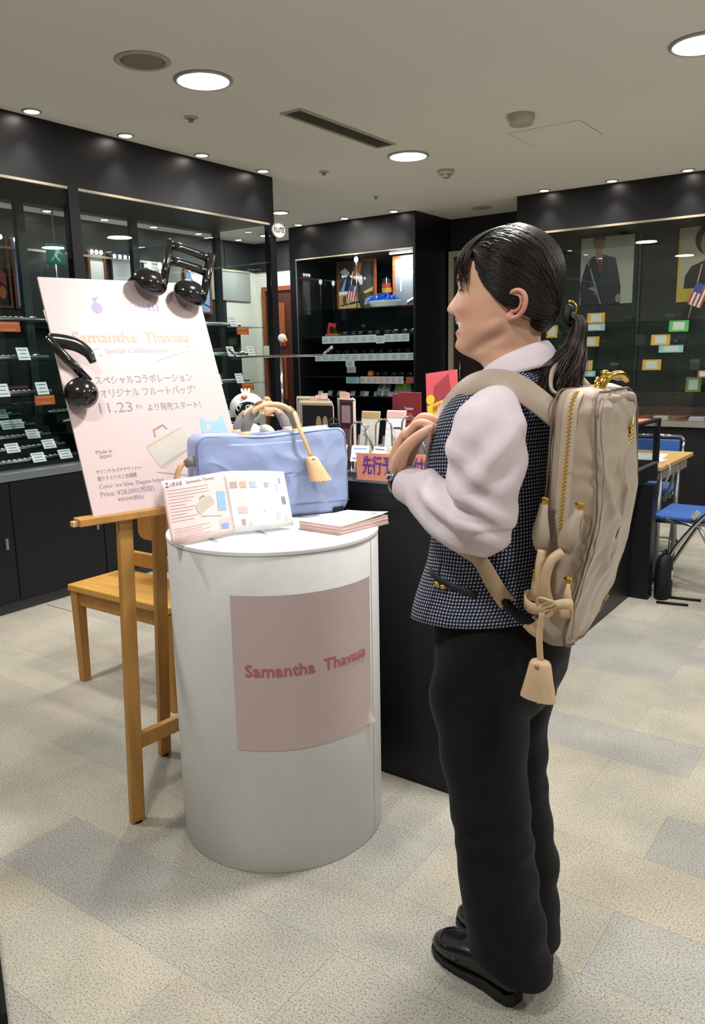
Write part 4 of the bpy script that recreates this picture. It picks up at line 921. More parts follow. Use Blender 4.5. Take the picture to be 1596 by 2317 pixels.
TXL = M('ink_text_pale', '#b99a98', 0.6)
for k in range(11): pshape(0, 'print', TXL, 0.06, (0.45, 0.40, 0.30)[k % 3] if k > 2 else 0.7, 0.84 - k * 0.048, 0.832 - k * 0.048)
for k in range(6): pshape(0, 'print', TXL, 0.06, (0.62, 0.5)[k % 2], 0.24 - k * 0.034, 0.234 - k * 0.034)
def ppoly(wch, m, pts, d=0.0014):
    n = len(pts); mb = MB(); mb.add([page(wch, u, v, d) for u, v in pts], [tuple(range(n))]); mb.build('bag_print', m, pg[wch])
ppoly(0, BGY, [(0.44, 0.54), (0.47, 0.42), (0.50, 0.40), (0.74, 0.52), (0.75, 0.58), (0.70, 0.66), (0.62, 0.65)]); ppoly(0, BRP, [(0.52, 0.60), (0.53, 0.66), (0.60, 0.69), (0.62, 0.65), (0.60, 0.665), (0.545, 0.645)])
ppoly(0, BLP, [(0.80, 0.40), (0.82, 0.70), (0.96, 0.68), (0.94, 0.38)]); ppoly(0, T_GR, [(0.50, 0.36), (0.83, 0.30), (0.83, 0.31), (0.50, 0.37)])
pshape(0, 'print', M('print_pinkpanel', '#e6b9b8', 0.5), 0.78, 0.985, 0.04, 0.24); ppoly(0, M('print_bag_blue2', '#7f9bd6', 0.5), [(0.80, 0.10), (0.81, 0.18), (0.93, 0.17), (0.92, 0.08)], 0.0018)
PQ = [M('pale_print_%d' % i, c, 0.5) for i, c in enumerate(('#cdb4a6', '#e2c0a4', '#c3cbe0', '#a9adc0', '#8e8c92', '#b3a59c', '#cfcfd2'))]
for u0, u1, v0, v1, m in ((0.06, 0.17, 0.72, 0.82, PQ[0]), (0.21, 0.31, 0.72, 0.82, PQ[1]), (0.36, 0.47, 0.72, 0.82, PQ[2]), (0.60, 0.67, 0.72, 0.80, PQ[0]), (0.80, 0.84, 0.66, 0.78, PQ[2]), (0.86, 0.90, 0.78, 0.88, PQ[3]), (0.86, 0.93, 0.40, 0.54, PQ[4]), (0.12, 0.26, 0.30, 0.40, PAPERP), (0.14, 0.20, 0.10, 0.20, PQ[5]), (0.24, 0.30, 0.08, 0.15, PQ[6]), (0.5, 0.55, 0.3, 0.32, PQ[6]), (0.72, 0.80, 0.16, 0.28, PQ[2]), (0.85, 0.92, 0.10, 0.2, PAPERP)):
    pshape(1, 'print', m, u0, u1, v0, v1)
ACR = glass_mat('acrylic_clear', '#f4f7f8', 1.6)
for u in (0.62, 1.0):
    q = bA.lerp(bB, u) if u < 1 else bB.lerp(bC, 0.42)
    q = q - Vector((BO.x, BO.y, 0))
    MB().strap([q + _n * 0.045 + Vector((0, 0, 0.022)), q + _n * 0.045 + Vector((0, 0, 0.003)), q + _n * 0.03 + Vector((0, 0, 0.0025)), q - _n * 0.03 + Vector((0, 0, 0.0025)), q - _n * 0.05 + Vector((0, 0, 0.06)), q - _n * 0.075 + Vector((0, 0, 0.15))], 0.012, 0.004, [_n, _n, Vector((0, 0, 1)), Vector((0, 0, 1)), _n, _n]).build('clear_rest', ACR, br)

# stack of leaflets: each sheet bundle one leaflet
sa, sb_, sc_ = Vector((-1.391, 1.689, 0)), Vector((-1.246, 1.685, 0)), Vector((-1.217, 1.879, 0))
sd = sa + sc_ - sb_
rs_ = random.Random(2)
NL = 14
for k in range(NL):
    z = CHT + 0.0005 + k * 0.0019
    last = k == NL - 1
    t = thing('leaflet', 'topmost pink leaflet with a curled corner, on the leaflet stack' if last else 'pale pink leaflet in the stack on the round pedestal', 'leaflet', (sa.x, sa.y, z), 0, 'stacked leaflets')
    j = Vector((rs_.uniform(-1, 1) * 0.0018, rs_.uniform(-1, 1) * 0.0018, 0))
    def fn(u, v, j=j, last=last): return (sb_ - sa) * u + (sd - sa) * v + j + Vector((0, 0, (0.006 * (u * v) ** 2 + 0.004 * v * v * u) if last else 0.0005 * u * v))
    MB().grid(fn, 6, 6).build('sheet', PAPERW if last else M('paper_pink2', '#dfc3be', 0.5), t, solid=0.0016)
    if last:
        for u0, u1, v0, v1, m in ((0.25, 0.7, 0.5, 0.53, PAPERP), (0.72, 0.86, 0.62, 0.82, BGY), (0.74, 0.9, 0.8, 0.93, C_SKY), (0.82, 0.86, 0.45, 0.7, PAPERP)):
            MB().grid(lambda a, b: fn(u0 + (u1 - u0) * a, v0 + (v1 - v0) * b) + Vector((0, 0, 0.0012)), 3, 3).build('print', m, t)
# ================================================================ BAGS (shared helpers)
from mathutils import noise as mnoise
def outline(hx, hy, r, ns=14, nc=7):
    """closed rounded rectangle, r = 4 corner radii (++, -+, --, +-)"""
    if not hasattr(r, '__len__'): r = [r] * 4
    C_ = [(1, 1, 0), (-1, 1, 90), (-1, -1, 180), (1, -1, 270)]; pts = []; prev = None; segs = []
    for (sx, sy, a0), rr in zip(C_, r):
        rr = max(0.002, rr); arc = [(sx * (hx - rr) + rr * math.cos(R(a0 + 90 * i / nc)), sy * (hy - rr) + rr * math.sin(R(a0 + 90 * i / nc))) for i in range(nc + 1)]
        segs.append(arc)
    for k in range(4):
        pts += segs[k]; a, b = segs[k][-1], segs[(k + 1) % 4][0]
        for i in range(1, ns): pts.append((a[0] + (b[0] - a[0]) * i / ns, a[1] + (b[1] - a[1]) * i / ns))
    return pts
def bag_body(L, Hh, D, rc, re, bulge=0.012, wr=0.0016, seed=0.0, fold=None):
    """rings along the panel normal; local axes: x length, y gusset normal, z panel normal"""
    prof = []
    hm = Hh / 2
    for f in (0.97, 0.8, 0.6, 0.4, 0.25, 0.14): prof.append((f * hm, D / 2 + bulge * math.sin(PI / 2 * min(1, f * 1.3))))
    for i in range(6):
        a = PI / 2 * i / 5; prof.append((re * (1 - math.sin(a)), D / 2 - re + re * math.cos(a)))
    front = prof
    mid = [(-0.003 * math.sin(PI * (k + 1) / 7), (D / 2 - re) * (1 - 2 * (k + 1) / 7)) for k in range(6)]
    back = [(i, -p) for i, p in front[::-1]]
    mb = MB(); rs = []
    for ins, p in front + mid + back:
        o = outline(L / 2 - ins, Hh / 2 - ins, [max(0.003, q - ins) for q in rc] if hasattr(rc, '__len__') else max(0.003, rc - ins))
        ring = []
        for x, y in o:
            n1 = mnoise.noise(Vector((x * 9 + seed, y * 9, p * 14))); n2 = mnoise.noise(Vector((x * 34, y * 34 + seed, p * 30)))
            v = Vector((x, y, p)); dirn = Vector((x * 0.3, y * 0.5, p * 2.0)); dirn = dirn.normalized() if dirn.length > 1e-6 else Vector((0, 0, 1))
            ring.append(v + dirn * (n1 * wr * 2.2 + n2 * wr))
        rs.append(ring)
    mb.rings(rs, True, True)
    if fold: mb.v = [tuple(fold(Vector(v))) for v in mb.v]
    return mb
def frame_put(mb, o, a, g, p): return place(mb, o, a, g, p)
TAN = M('leather_tan', '#d9b58c', 0.5, noise=(40, '#cfa97e', 0.3))
TANE = M('leather_edge', '#b98d62', 0.6)
GOLD = M('gold_metal', '#e3bd5a', 0.22, metal=1.0)

# ---- blue bag on the pedestal
BLUE = M('bag_blue', '#97a6cc', 0.55, spec=0.3, sheen=0.1, noise=(6, '#909fc6', 0.3), bump=(700, 0.12, 0.0006))
BLUED = M('bag_blue_piping', '#66759f', 0.55)
TABG = M('tab_grey', '#86807f', 0.6)
a_ = Vector((0.49, 0.872, 0)).normalized(); g_ = Vector((0, 0, 1)); p_ = a_.cross(g_)
BC = Vector((-1.535, 1.782, CHT)) - p_ * 0.066 - a_ * 0.012
bag = thing('handbag', 'light blue rectangular flute bag with tan leather handles, standing on the pedestal', 'bag', BC)
def BG(x, y, z): return a_ * x + g_ * (y + 0.131) + p_ * z          # local point in the bag frame
frm = dict(o=g_ * 0.133 + p_ * 0.0075, a=a_, g=g_, p=p_)
def sag(v):
    k = 0.012 * math.exp(-((v.x + 0.02) / 0.12) ** 2) * (1 if v.y > 0.10 else 0)
    out = 1.0 if v.z > 0.02 else 0.0
    f = 0.010 * ((1 - abs(mnoise.noise(Vector((v.x * 7 + v.y * 5, v.y * 9 - v.x * 3, 5.1))))) ** 3 - 0.45) + 0.003 * mnoise.noise(Vector((v.x * 22, v.y * 22, 2.0)))
    return Vector((v.x, v.y - k * max(0, v.y) / 0.13, v.z * (1 + 0.10 * (-v.y / 0.13)) + f * out * max(0, 1 - (abs(v.y) / 0.128) ** 4) * max(0, 1 - (abs(v.x) / 0.24) ** 6)))
_me = bag_body(0.476, 0.262, 0.110, (0.034, 0.034, 0.034, 0.04), 0.011, 0.006, 0.0017, 3.1).mesh('bb', BLUE, True)
_ob = bpy.data.objects.new('tmp', _me); COL.objects.link(_ob); _sb = _ob.modifiers.new('s', 'SUBSURF'); _sb.levels = 2
_mm = bpy.data.meshes.new_from_object(_ob.evaluated_get(bpy.context.evaluated_depsgraph_get())); bpy.data.objects.remove(_ob, do_unlink=True)
for _v in _mm.vertices: _v.co = (lambda q: frm['o'] + a_ * q.x + g_ * q.y + p_ * q.z)(sag(_v.co.copy()))
_mm.polygons.foreach_set('use_smooth', [True] * len(_mm.polygons)); _o = bpy.data.objects.new('body', _mm); COL.objects.link(_o); _o.parent = bag
pip = [sag(Vector((x, y, 0.054))) for x, y in outline(0.2315, 0.1245, (0.031, 0.031, 0.031, 0.036))]
frame_put(MB().tube(pip, 0.0017, 6, closed=True), **frm).build('piping', BLUED, bag, True)
pip = [sag(Vector((x, y, -0.054))) for x, y in outline(0.2315, 0.1245, (0.031, 0.031, 0.031, 0.036))]
frame_put(MB().tube(pip, 0.0017, 6, closed=True), **frm).build('piping', BLUED, bag, True)
zp = [sag(Vector((x, 0.1315, -0.005))) + Vector((0, 0.0012, 0)) for x in np.linspace(-0.2, 0.2, 30)]
frame_put(MB().strap(zp, 0.014, 0.003, (0, 1, 0)), **frm).build('zipper', M('zip_blue', '#7f8fbd', 0.5), bag)
frame_put(MB().tube([sag(Vector((x, -0.095, 0.0590))) for x in np.linspace(-0.2, 0.235, 20)], 0.0013, 6), **frm).build('seam', BLUED, bag, True)
for pz in (0.040, -0.040):                          # two carrying handles
    base = [(-0.082, 0.118), (-0.078, 0.150), (-0.060, 0.185), (-0.035, 0.203), (0.0, 0.209), (0.035, 0.203), (0.060, 0.185), (0.078, 0.150), (0.082, 0.118)]
    if pz < 0: base = [(x * 0.98, y - 0.012) for x, y in base]
    cv = catmull([BG(x, y, pz + (0.014 if pz > 0 else -0.01) * (1 - abs(x) / 0.09)) for x, y in base], 5)
    n_ = len(cv)
    h = MB().tube(cv[n_ // 4: n_ - n_ // 4], 0.0085, 12).build('handle', TAN, bag, True)
    for s in (0, 1):
        seg = cv[: n_ // 4 + 3] if s == 0 else cv[n_ - n_ // 4 - 3:]
        if s: seg = seg[::-1]
        MB().strap([q for q in seg], [0.034 - 0.010 * abs(2 * i / (len(seg) - 1) - 1) for i in range(len(seg))], 0.009, p_).build('handle_tab', TABG, bag, True)
        MB().strap([BG((-1 if s == 0 else 1) * 0.082, 0.112, pz + 0.003), BG((-1 if s == 0 else 1) * 0.082, 0.134, pz + 0.003)], 0.034, 0.010, p_).build('leather_foot', TAN, bag, True)
MB().strap(catmull([BG(-0.012, 0.219, 0.045), BG(-0.012, 0.195, 0.062), BG(-0.010, 0.178, 0.05), BG(-0.008, 0.19, 0.0), BG(-0.008, 0.200, -0.05), BG(-0.01, 0.212, -0.02), BG(-0.012, 0.220, 0.03)], 4), 0.030, 0.003, [Vector(q) for q in ([p_ + g_] * 25)]).build('handle_wrap', TAN, bag, True)
MB().ellipsoid(BG(-0.004, 0.222, 0.02), (0.012, 0.012, 0.010), 12, 8).build('wrap_stud', TANE, bag, True)
def cloche(par, top, down, side, nrm, strap_from, sc=1.0, m=TAN):
    """leather key bell hanging from a thin strap"""
    top, down, side, nrm = Vector(top), Vector(down).normalized(), Vector(side).normalized(), Vector(nrm).normalized()
    cv = catmull(strap_from + [top], 5)
    MB().strap(cv, 0.010 * sc, 0.003, nrm).build('bell_strap', m, par, True)
    rs = []
    for t, w_, d_ in ((0, 0.010, 0.006), (0.03, 0.014, 0.011), (0.1, 0.0165, 0.013), (0.5, 0.0215, 0.014), (1.0, 0.0285, 0.015)):
        rs.append([top + down * (0.062 * t * sc) + side * (w_ * sc * math.copysign(abs(math.cos(q)) ** 0.8, math.cos(q))) + nrm * (d_ * sc * math.sin(q)) for q in [2 * PI * i / 28 for i in range(28)]])
    b = MB(); b.rings(rs, True, False); rs2 = [[c + (top + down * 0.062 * sc - c) * 0.10 for c in rs[-1]], [top + down * 0.02 * sc + (c - (top + down * 0.062 * sc)) * 0.5 for c in rs[-1]]]
    o = b.build('key_bell', m, par, True)
    MB().rings([rs[-1]] + rs2, False, True).build('bell_lining', TANE, o, True)
    MB().cyl(top + down * 0.05 * sc, top + down * 0.070 * sc, 0.0035 * sc, n=8).build('key_tip', GOLD, o, True)
    MB().cyl(top + down * 0.006 * sc - nrm * 0.015, top + down * 0.006 * sc + nrm * 0.017, 0.004 * sc, n=10).build('rivet', TANE, o, True)
cloche(bag, BG(0.105, 0.052, 0.083), -g_ + a_ * 0.32 + p_ * 0.25, a_, p_, [BG(0.068, 0.185, 0.054), BG(0.078, 0.13, 0.075), BG(0.092, 0.09, 0.082)], 1.25)
for (x, y, sx) in ((0.200, 0.136, 1), (0.198, -0.120, 1)):   # black strap rings at the corner
    MB().box(BG(x, y, 0.066 if y < 0 else 0.045), (0.036, 0.016, 0.014), Matrix.Rotation(R(60), 3, 'Z')).build('strap_ring', BLACK2, bag, bevel=0.003)
    MB().tube([BG(x + 0.016 * math.cos(q), y + 0.006 + 0.016 * abs(math.sin(q)), 0.045 if y > 0 else 0.066) for q in np.linspace(0, PI, 9)], 0.0025, 6).build('strap_ring', BLACK2, bag, True)
eh = catmull([BG(-0.246, 0.055, 0.035), BG(-0.275, 0.05, 0.04), BG(-0.292, 0.0, 0.04), BG(-0.275, -0.06, 0.035), BG(-0.246, -0.065, 0.03)], 5)
MB().tube(eh, 0.008, 10).build('end_handle', TAN, bag, True)
MB().strap([BG(-0.236, 0.06, 0.050), BG(-0.252, 0.058, 0.045), BG(-0.266, 0.05, 0.042)], [0.03, 0.03, 0.02], 0.008, p_).build('handle_tab', TABG, bag, True)

# ================================================================ REGISTER COUNTER AND GLASS SHOWCASE
KT = 0.985
kc = thing('counter', 'black register counter standing behind the round pedestal', 'counter', (-1.66, 2.315, 0))
def K_(nm, m, *b, bev=0): return P_(nm, m, *b, par=kc, bev=bev)
K_('front_panel', BLACK, -2.25, -1.07, 2.046, 2.06, 0.0, 0.945)
K_('side_panel', BLACK, -2.25, -2.23, 2.05, 2.60, 0.0, 0.945); K_('side_panel', BLACK, -1.09, -1.07, 2.05, 2.60, 0.0, 0.945)
K_('back_panel', BLACK2, -2.23, -1.09, 2.58, 2.60, 0.0, 0.945)
K_('worktop', BLACK, -2.26, -1.06, 2.041, 2.61, 0.945, KT, bev=0.003)
sc = thing('glass_showcase', 'long low black showcase with glass sides behind the counter', 'display case', (-1.55, 3.65, 0))
def S_(nm, m, *b, bev=0): return P_(nm, m, *b, par=sc, bev=bev)
S_('base', BLACK, -1.90, -1.244, 2.62, 4.42, 0.0, 0.65)
S_('end_panel', BLACK, -1.90, -1.14, 4.42, 4.50, 0.0, 0.65)
S_('apron', BLACK, -1.92, -1.2, 2.62, 4.72, 0.65, 0.735)
S_('sill', M('sill_grey', '#6f7477', 0.35, metal=0.5), -1.92, -1.195, 2.62, 4.725, 0.735, 0.745)
S_('glass_side', GLASS, -1.206, -1.20, 2.64, 4.70, 0.745, 0.975); S_('glass_end', GLASS, -1.90, -1.22, 4.705, 4.71, 0.745, 0.975)
for y in (2.62, 4.69): S_('post', BLACK, -1.225, -1.195, y, y + 0.03, 0.745, 0.975); S_('post', BLACK, -1.92, -1.89, y, y + 0.03, 0.745, 0.975)
S_('top_frame', BLACK, -1.23, -1.195, 2.62, 4.725, 0.975, 0.99); S_('top_frame', BLACK, -1.92, -1.885, 2.62, 4.725, 0.975, 0.99); S_('top_frame', BLACK, -1.89, -1.23, 4.69, 4.725, 0.975, 0.99)
S_('glass_top', GLASS, -1.885, -1.23, 2.64, 4.69, 0.978, 0.985)
S_('inner_back', DARKIN, -1.90, -1.88, 2.65, 4.69, 0.745, 0.975)
S_('inner_floor', DARKIN, -1.88, -1.22, 2.65, 4.69, 0.745, 0.75)
t = thing('orange_card', 'flat pink and orange card lying on the glass showcase', 'card', (-1.27, 4.5, 0.991))
MB().bx(-0.05, 0.05, -0.10, 0.10, 0, 0.003).build('sheet', M('card_coral', '#d9806a', 0.5), t); MB().bx(-0.05, 0.05, 0.04, 0.10, 0.003, 0.0036).build('print', C_ORANGE, t)
t = thing('paper_slip', 'small white paper slip on the glass showcase near the orange card', 'paper', (-1.28, 4.28, 0.991))
MB().bx(-0.04, 0.04, -0.03, 0.03, 0, 0.002).build('sheet', CARDW, t); MB().bx(-0.03, 0.02, -0.02, -0.015, 0.002, 0.0025).build('print', INK, t)
t = thing('drum_shell', 'round teal instrument with bright metal trim inside the glass showcase', 'instrument', (-1.40, 4.38, 0.75))
MB().lathe([(0.09, 0.0), (0.10, 0.03), (0.095, 0.07), (0.07, 0.105), (0.03, 0.118), (0.002, 0.12)], n=32, cap=True).build('dome', M('teal', '#1e4f66', 0.25), t, True)
MB().tube([(0.103 * math.cos(q), 0.103 * math.sin(q), 0.022) for q in np.linspace(0, 2 * PI, 32)[:-1]], 0.006, 8, closed=True).build('trim', CHROME, t, True)

# orange sign at the counter edge
OR = M('sign_orange', '#e8957a', 0.5)
t = thing('orange_sign', 'salmon orange advance booking sign at the counter edge', 'sign', (-1.43, 2.018, 0.992))
MB().poly([(0, 0, 0), (0.30, 0, 0.006), (0.302, 0.004, 0.092), (-0.004, 0.004, 0.084)], (0, 0.004, 0)).build('sheet', OR, t)
text_fit('先行予約受付中', 0.255, 0.062, (0.022, -0.0012, 0.043), (1, 0, 0.02), (0, 0.04, 1), bold=0.0009).build('lettering', M('ink_violet', '#55309a', 0.5), t)
t.location.y = 2.031
MB().bx(-0.01, 0.31, 0.004, 0.02, -0.008, 0.004).build('rail', GLASSY, t)

# magazines, standing bundles
def mag(x0, y, w_, h_, cover, label, group, th=0.006, rz=0.0, lean=0.0, k=0):
    t = thing('magazine', label, 'magazine', (x0, y, KT), rz, group)
    t.rotation_euler = (lean, 0, rz)
    MB().bx(0, w_, 0, th, 0, h_).build('pages', M('mag_paper', '#cfc8bb', 0.6), t)
    c = MB().bx(0, w_, -0.0012, 0, 0, h_ * 1.002).build('cover', cover, t)
    return t, c
CB = M('cover_black', '#1c1b1f', 0.35); CM = M('cover_maroon', '#4d2026', 0.4); CG = M('cover_gold', '#9f8b62', 0.4); CWH = M('cover_pale', '#d6cfc2', 0.5); CTAB = M('tab_pink', '#e2b3ac', 0.5)
rm = random.Random(8)
for k in range(10):
    last = k == 0
    cov = CB if last else (CWH, CG, CWH, CB)[k % 4]
    t, c = mag(-1.86 + 0.002 * k - (0.012 * k if k else 0), 2.30 + 0.0085 * k, 0.14, 0.215 + 0.006 * (k % 3) + 0.002 * k, cov, 'front magazine with two gold ovals on black in the standing bundle' if last else 'magazine in the standing bundle with pink tabs beside the handbag', 'magazines, first bundle')
    if last:
        for cx in (0.075, 0.105): MB().poly([(cx + 0.012 * math.cos(q), -0.0013, 0.15 + 0.028 * math.sin(q)) for q in [2 * PI * i / 20 for i in range(20)]], (0, -0.0005, 0)).build('print', CG, c)
        for i in range(5): MB().bx(0.02, 0.03 + 0.01 * (i % 3), -0.0019, -0.0013, 0.03 + 0.018 * i, 0.036 + 0.018 * i).build('print', CWH, c)
    if k in (2, 5, 8): MB().bx(0.02 + 0.02 * k * 0.6, 0.05 + 0.02 * k * 0.6, -0.001, 0.001, 0.215, 0.240 + 0.002 * k).build('tab', CTAB, t)
for k in range(11):
    last = k == 0
    cov = CM if last else (CWH, CB, CWH, CM, CG)[k % 5]
    t, c = mag(-1.665 - 0.0085 * k, 2.27 + 0.010 * k, 0.062 if last else 0.07, 0.235 + 0.004 * (k % 3), cov, 'front maroon magazine with a pale photo in the second standing bundle' if last else 'magazine in the second standing bundle with pink tabs', 'magazines, second bundle', 0.007, R(-8))
    if last:
        MB().bx(0.008, 0.05, -0.0019, -0.0013, 0.16, 0.22).build('print', M('print_mauve', '#a58f97', 0.5), c)
        for i in range(6): MB().bx(0.01 + 0.006 * i, 0.012 + 0.006 * i, -0.0019, -0.0013, 0.03, 0.14).build('print', C_SKIND, c)
    if k in (3, 6, 9): MB().bx(0.01, 0.05, 0.0, 0.002, 0.23, 0.262).build('tab', CTAB, t)

# wire leaflet rack
rk = thing('leaflet_rack', 'chrome wire leaflet rack on the counter', 'rack', (-1.42, 2.16, KT))
MB().bx(-0.14, 0.16, -0.03, 0.06, 0.0, 0.012).build('base', ALU, rk)
for i, x in enumerate((-0.115, -0.015, 0.085)):
    y = -0.012; MB().tube(catmull([(x, y, 0.012), (x, y, 0.14 + 0.012 * i), (x + 0.01, y, 0.168 + 0.012 * i), (x + 0.03, y, 0.176 + 0.012 * i), (x + 0.052, y, 0.168 + 0.012 * i), (x + 0.062, y, 0.14 + 0.012 * i), (x + 0.062, y, 0.012)], 4), 0.0032, 8).build('wire_loop', CHROME, rk, True)
    MB().box((x + 0.03, 0.031, 0.07), (0.075, 0.003, 0.12), Matrix.Rotation(R(-12), 3, 'X')).build('pocket_back', ALU, rk)
    MB().tube([(x + 0.062, -0.01, 0.15), (x + 0.085, 0.03, 0.03)], 0.004, 6).build('brace', ALU, rk, True)
for i, (x, lb, cov, h_) in enumerate(((-1.525, 'white leaflet with a brown top band and grey drawing in the wire rack', CWH, 0.20), (-1.425, 'white leaflet with a yellow figure in the wire rack', CARDW, 0.205))):
    t = thing('rack_leaflet', lb, 'leaflet', (x, 2.168, KT + 0.012)); t.rotation_euler = (R(-10), 0, 0)
    MB().bx(0, 0.072, 0, 0.004, 0, h_).build('sheet', cov, t)
    MB().bx(0, 0.072, -0.0008, 0, h_ - 0.024, h_ - 0.004).build('print', C_SAND if i == 0 else CTAB, t)
    if i == 0:
        for q in range(14): MB().bx(0.012 + 0.004 * (q % 5), 0.016 + 0.004 * (q % 5) + 0.006, -0.0008, 0, 0.03 + 0.009 * q, 0.034 + 0.009 * q).build('print', C_GREY, t)
    else:
        for pts in (ell(0.04, 0.10, 0.014, 0.012, 12), ell(0.035, 0.07, 0.016, 0.02, 12)): MB().poly([(a, -0.0002, b) for a, b in pts], (0, -0.0006, 0)).build('print', M('print_yellow', '#d9d02e', 0.5), t)
        MB().poly([(0.03, -0.0004, 0.05), (0.036, -0.0004, 0.05), (0.05, -0.0004, 0.105), (0.045, -0.0004, 0.108)], (0, -0.0008, 0)).build('print', C_DARK, t); MB().bx(0.03, 0.06, -0.0008, 0, 0.145, 0.15).build('print', C_DARK, t)
for i, (x, z, rz_, w_, h_) in enumerate(((-1.46, 1.04, 0.25, 0.06, 0.055), (-1.39, 1.045, -0.12, 0.052, 0.05), (-1.325, 1.055, -0.1, 0.05, 0.042), (-1.55, 1.02, 0.05, 0.05, 0.075))):
    c = card('handwritten_slip', ('white slip with blue handwriting tucked at the rack front', 'white slip with black handwriting tucked at the rack front', 'small blank slip at the rack front beside the handwritten ones', 'tall white slip between the handbag and the orange sign')[i], 'note', (x, 2.085, z), w_, h_, rz_, R(25), CARDW, 3, None, (C_SKY, INK, INK, INK)[i])
    MB().bx(-0.004, 0.004, 0.0, 0.004, KT - z, 0.01).build('prop', ALU, c)
# red folders and campaign card
REDF = M('folder_red', '#7d2029', 0.45)
for k in range(3):
    t = thing('red_folder', 'dark red concert folder with white and gold lettering' if k == 0 else 'plain dark red folder standing behind the lettered one', 'folder', (-1.425 - 0.028 * (k > 0) , 2.27 + 0.012 * k, KT), 0, 'red folders on the counter')
    MB().bx(0, 0.085 if k == 0 else 0.09, 0, 0.010, 0, 0.268 - 0.006 * (k > 0)).build('cover', REDF, t)
    MB().bx(-0.002, 0.0, 0.001, 0.009, 0, 0.262).build('spine', M('folder_red2', '#8f2a33', 0.45), t)
    if k == 0:
        for txt, z, m, w_ in (('Yamano', 0.215, CARDW, 0.034), ('Flute', 0.198, C_ORANGE, 0.026), ('Festival', 0.180, C_ORANGE, 0.034), ('2018', 0.162, C_ORANGE, 0.024)):
            text_fit(txt, w_, 0.014, (0.043 - w_ / 2, -0.0008, z), (1, 0, 0), (0, 0, 1)).build('lettering', m, t)
        MB().poly([(0.043 + a, -0.0002, 0.11 + b) for a, b in ell(0, 0, 0.012, 0.016, 6)], (0, -0.0006, 0)).build('print', CARDW, t)
t = thing('campaign_card', 'tall red campaign card with a yellow panel leaning on the counter', 'sign', (-1.288, 2.235, KT)); t.rotation_euler = (R(-9), R(-7), 0)
MB().bx(0, 0.115, 0, 0.004, 0.0, 0.335).build('sheet', M('campaign_red', '#cf5560', 0.45), t)
MB().poly([(0.03, -0.0004, 0.29), (0.085, -0.0004, 0.325), (0.10, -0.0004, 0.20), (0.02, -0.0004, 0.22)], (0, -0.0004, 0)).build('print', M('campaign_dark', '#9c3a44', 0.45), t)
MB().poly([(0.006, -0.001, 0.135), (0.104, -0.001, 0.165), (0.108, -0.001, 0.255), (0.004, -0.001, 0.228)], (0, -0.0006, 0)).build('panel', M('campaign_yellow', '#dcc233', 0.5), t)
MB().poly([(a, -0.0012, b) for a, b in ell(0.016, 0.248, 0.016, 0.016, 20)], (0, -0.0006, 0)).build('badge', M('campaign_yellow', '#dcc233', 0.5), t)
text_fit('特別金利', 0.078, 0.026, (0.024, -0.0021, 0.212), (1, 0, 0.27), (0, 0, 1), bold=0.0003).build('lettering', C_RED, t)
text_fit('キャンペーン', 0.088, 0.024, (0.012, -0.0021, 0.166), (1, 0, 0.27), (0, 0, 1), bold=0.0003).build('lettering', C_RED, t)
MB().box((0.06, 0.03, 0.08), (0.05, 0.004, 0.17), Matrix.Rotation(R(20), 3, 'X')).build('strut', M('campaign_dark', '#9c3a44', 0.45), t)

# white toy bird, box and bottle
TOYW = M('toy_white', '#dfe3df', 0.35); TOYK = M('toy_face', '#14181b', 0.15); TOYO = M('toy_orange', '#d9853f', 0.4)
ty = thing('toy_bird', 'white toy bird figure with a dark face behind the handbag', 'toy', (-2.085, 2.25, KT), R(20))
MB().ellipsoid((0, 0, 0.075), (0.062, 0.055, 0.075), 28, 18).build('body', TOYW, ty, True)
hd = MB().ellipsoid((-0.004, 0, 0.205), (0.066, 0.062, 0.056), 28, 18).build('head', TOYW, ty, True)
MB().ellipsoid((0.006, -0.026, 0.199), (0.050, 0.043, 0.040), 24, 14).build('face', TOYK, hd, True)
for sx in (-1, 1):
    MB().tube([(0.008 + sx * 0.019 + 0.008 * math.cos(q), -0.0672 + 0.0018 * abs(sx), 0.207 + 0.010 * math.sin(q)) for q in np.linspace(0, 2 * PI, 15)[:-1]], 0.0022, 6, closed=True).build('eye', TOYW, hd, True)
    MB().ellipsoid((sx * 0.078, -0.005, 0.118), (0.032, 0.018, 0.020), 16, 10, Matrix.Rotation(sx * R(30), 3, 'Y')).build('wing', TOYW, ty, True)
MB().ellipsoid((0.006, -0.045, 0.248), (0.013, 0.018, 0.008), 14, 8).build('beak', TOYO, hd, True)
for k in range(3): MB().ellipsoid((-0.02 + 0.012 * k, 0.0, 0.264), (0.006, 0.004, 0.014), 10, 8, Matrix.Rotation(R(-20 + 20 * k), 3, 'Y')).build('crest', TOYW, hd, True)
MB().ellipsoid((0.03, -0.038, 0.035), (0.032, 0.025, 0.022), 16, 10).build('foot', M('toy_peach', '#dba88c', 0.4), ty, True)
t = thing('small_bottle', 'small white bottle with a blue cap next to the toy bird', 'bottle', (-2.15, 2.15, KT))
MB().lathe([(0.022, 0), (0.024, 0.01), (0.024, 0.09), (0.014, 0.11)], n=20, cap=True).build('body', TOYW, t, True); MB().lathe([(0.0145, 0.108), (0.0145, 0.135), (0.010, 0.14), (0.001, 0.14)], n=20, cap=True).build('cap', C_SKY, t, True)
MB().lathe([(0.0245, 0.03), (0.0245, 0.07)], n=20).build('label', M('bottle_label', '#5f95b8', 0.5), t, True)
t = thing('green_plant', 'low dark green artificial sprigs beside the toy bird', 'plant', (-1.975, 2.17, KT))
mb = MB(); rp = random.Random(3)
